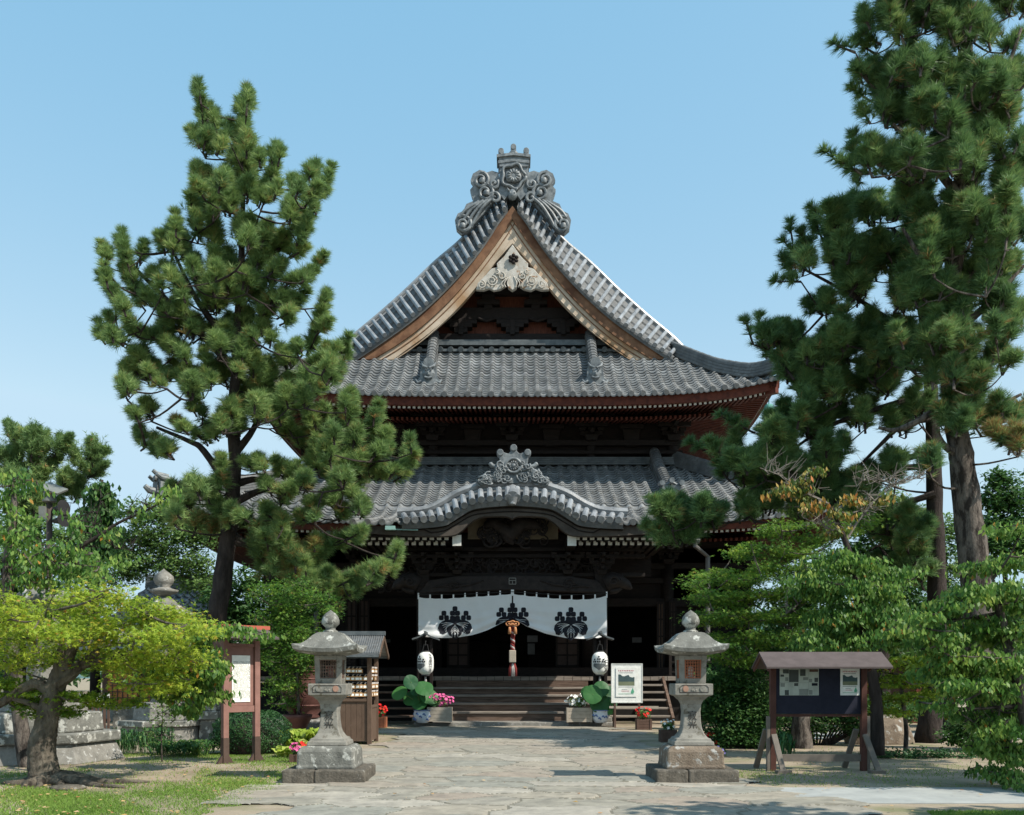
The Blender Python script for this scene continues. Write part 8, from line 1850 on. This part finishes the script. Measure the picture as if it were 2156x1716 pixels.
softtree('dark tree mass behind the layered maple', 34, [(1720, 1520), (1720, 1420), (1722, 1330)], [(1660, 1270, 60, 40), (1740, 1250, 60, 40), (1640, 1340, 60, 40), (1730, 1330, 70, 50), (1800, 1310, 60, 50), (1700, 1400, 80, 40), (1600, 1380, 50, 40)], 103, 'shrub', .10, dens=.8)
softtree('dark tree mass behind the foreground cherry', 30, [(2060, 1532), (2060, 1450), (2062, 1350)], [(1900, 1280, 60, 40), (1990, 1290, 60, 44), (2080, 1280, 70, 50), (2140, 1340, 50, 60), (2050, 1370, 70, 40), (2120, 1430, 60, 50), (1900, 1370, 60, 30), (1980, 1370, 50, 26), (2140, 1500, 40, 30)], 104, 'shrub', .09, dens=.9)
softtree('dark evergreen standing behind the turning cherry', 29, [(1860, 1535), (1860, 1300), (1858, 1180)], [(1840, 1130, 50, 30), (1880, 1170, 50, 30), (1800, 1160, 40, 26), (1850, 1220, 60, 30), (1910, 1240, 50, 30)], 105, 'shrub', .07, dens=1.0)
softtree('dark tree mass right of the slender black pine trunk', 27, [(2000, 1545), (2000, 1460), (1998, 1350)], [(2000, 1260, 40, 30), (1990, 1330, 50, 36), (2060, 1300, 50, 36), (2030, 1390, 60, 30), (1960, 1430, 50, 26), (2110, 1380, 50, 40), (2060, 1450, 60, 30), (2130, 1460, 40, 36)], 106, 'shrub', .07, dens=1.0)
bushes('azalea_bush', 'shady bush between the boulder and the foreground cherry', 20.5, [(2060, 1530, 60, 30), (2120, 1540, 50, 34), (2010, 1550, 30, 20), (2150, 1510, 40, 40)], 85, 'shrub', .045, dens=1.6)
bushes('azalea_bush', 'shady bush behind the broad boulder', 25.5, [(1850, 1490, 60, 24), (1780, 1490, 50, 22), (1910, 1500, 40, 20)], 86, 'shrub', .05, dens=1.6)
def far_woods():
    r = np.random.default_rng(121); P = []
    for i in range(150):
        x = r.uniform(-150, 150); y = 78 + r.uniform(0, 30) + abs(x) * .1; h = r.uniform(5, 9.5); n = 500
        d = unit(r.normal(size=(n, 3))); P.append(np.array([x, y, h * .55]) + d * np.array([4.5, 4.5, h * .45]) * (r.random((n, 1)) ** .3))
    P = np.concatenate(P); V, Fc, T = leafquads(P, unit(r.normal(size=P.shape) + [0, -.4, .5]), .42, r, tintv=np.clip(np.repeat(r.uniform(.1, .7, 150), 500) + r.normal(0, .15, len(P)), 0, 1))
    tag(npobj('far_woods', V, Fc, M['shrub'], None, T), 'far belt of dark green woods along the horizon behind the temple grounds', 'woods', kind='stuff')
far_woods()
# a leafy tree standing just beyond the right edge, whose dappled shade falls on the path
def shade_tree(label, X, D, h, blobs, seed):
    t = newtree('shade_tree', label, (X, D, 0), seed, 'trees just beyond the right edge')
    mb = MB(); mb.tube([(X, D, 0), (X + .1, D, h * .5), (X, D, h)], [.22, .17, .08], 10); obj('trunk', mb, M['bark'], t.t, smooth=True); t.trunk = [Vector((X + .05, D, h * q)) for q in np.linspace(.3, 1, 8)]
    for (x, y, z, rx, rz) in blobs: t.leafblob(CX + x / y * F, HY - (z - EYE) / y * F, rx / y * F, rz / y * F, y, .06, .030 * y * y / 12, dd=rx, lp=26, limb=.06)
    t.finish(M['cherry'], M['bark'])
shade_tree('cherry just outside the right edge casting dappled shade over the front paving', 8.6, 7.2, 5.5, [(7.6, 8.2, 6.2, 1.2, .6), (9.3, 7.0, 6.6, 1.3, .6), (8.6, 6.0, 5.6, 1.2, .6), (10.5, 8.0, 6.0, 1.2, .6), (7.2, 7.0, 5.0, .9, .5)], 111)
shade_tree('tall leafy tree outside the right edge shading the bare ground by the notice board', 13.2, 11.8, 7.0, [(12.6, 12.6, 7.6, 1.5, .7), (13.8, 11.0, 8.2, 1.5, .6), (12.9, 10.6, 6.6, 1.2, .5), (13.8, 14.5, 9.0, 1.6, .7)], 112)
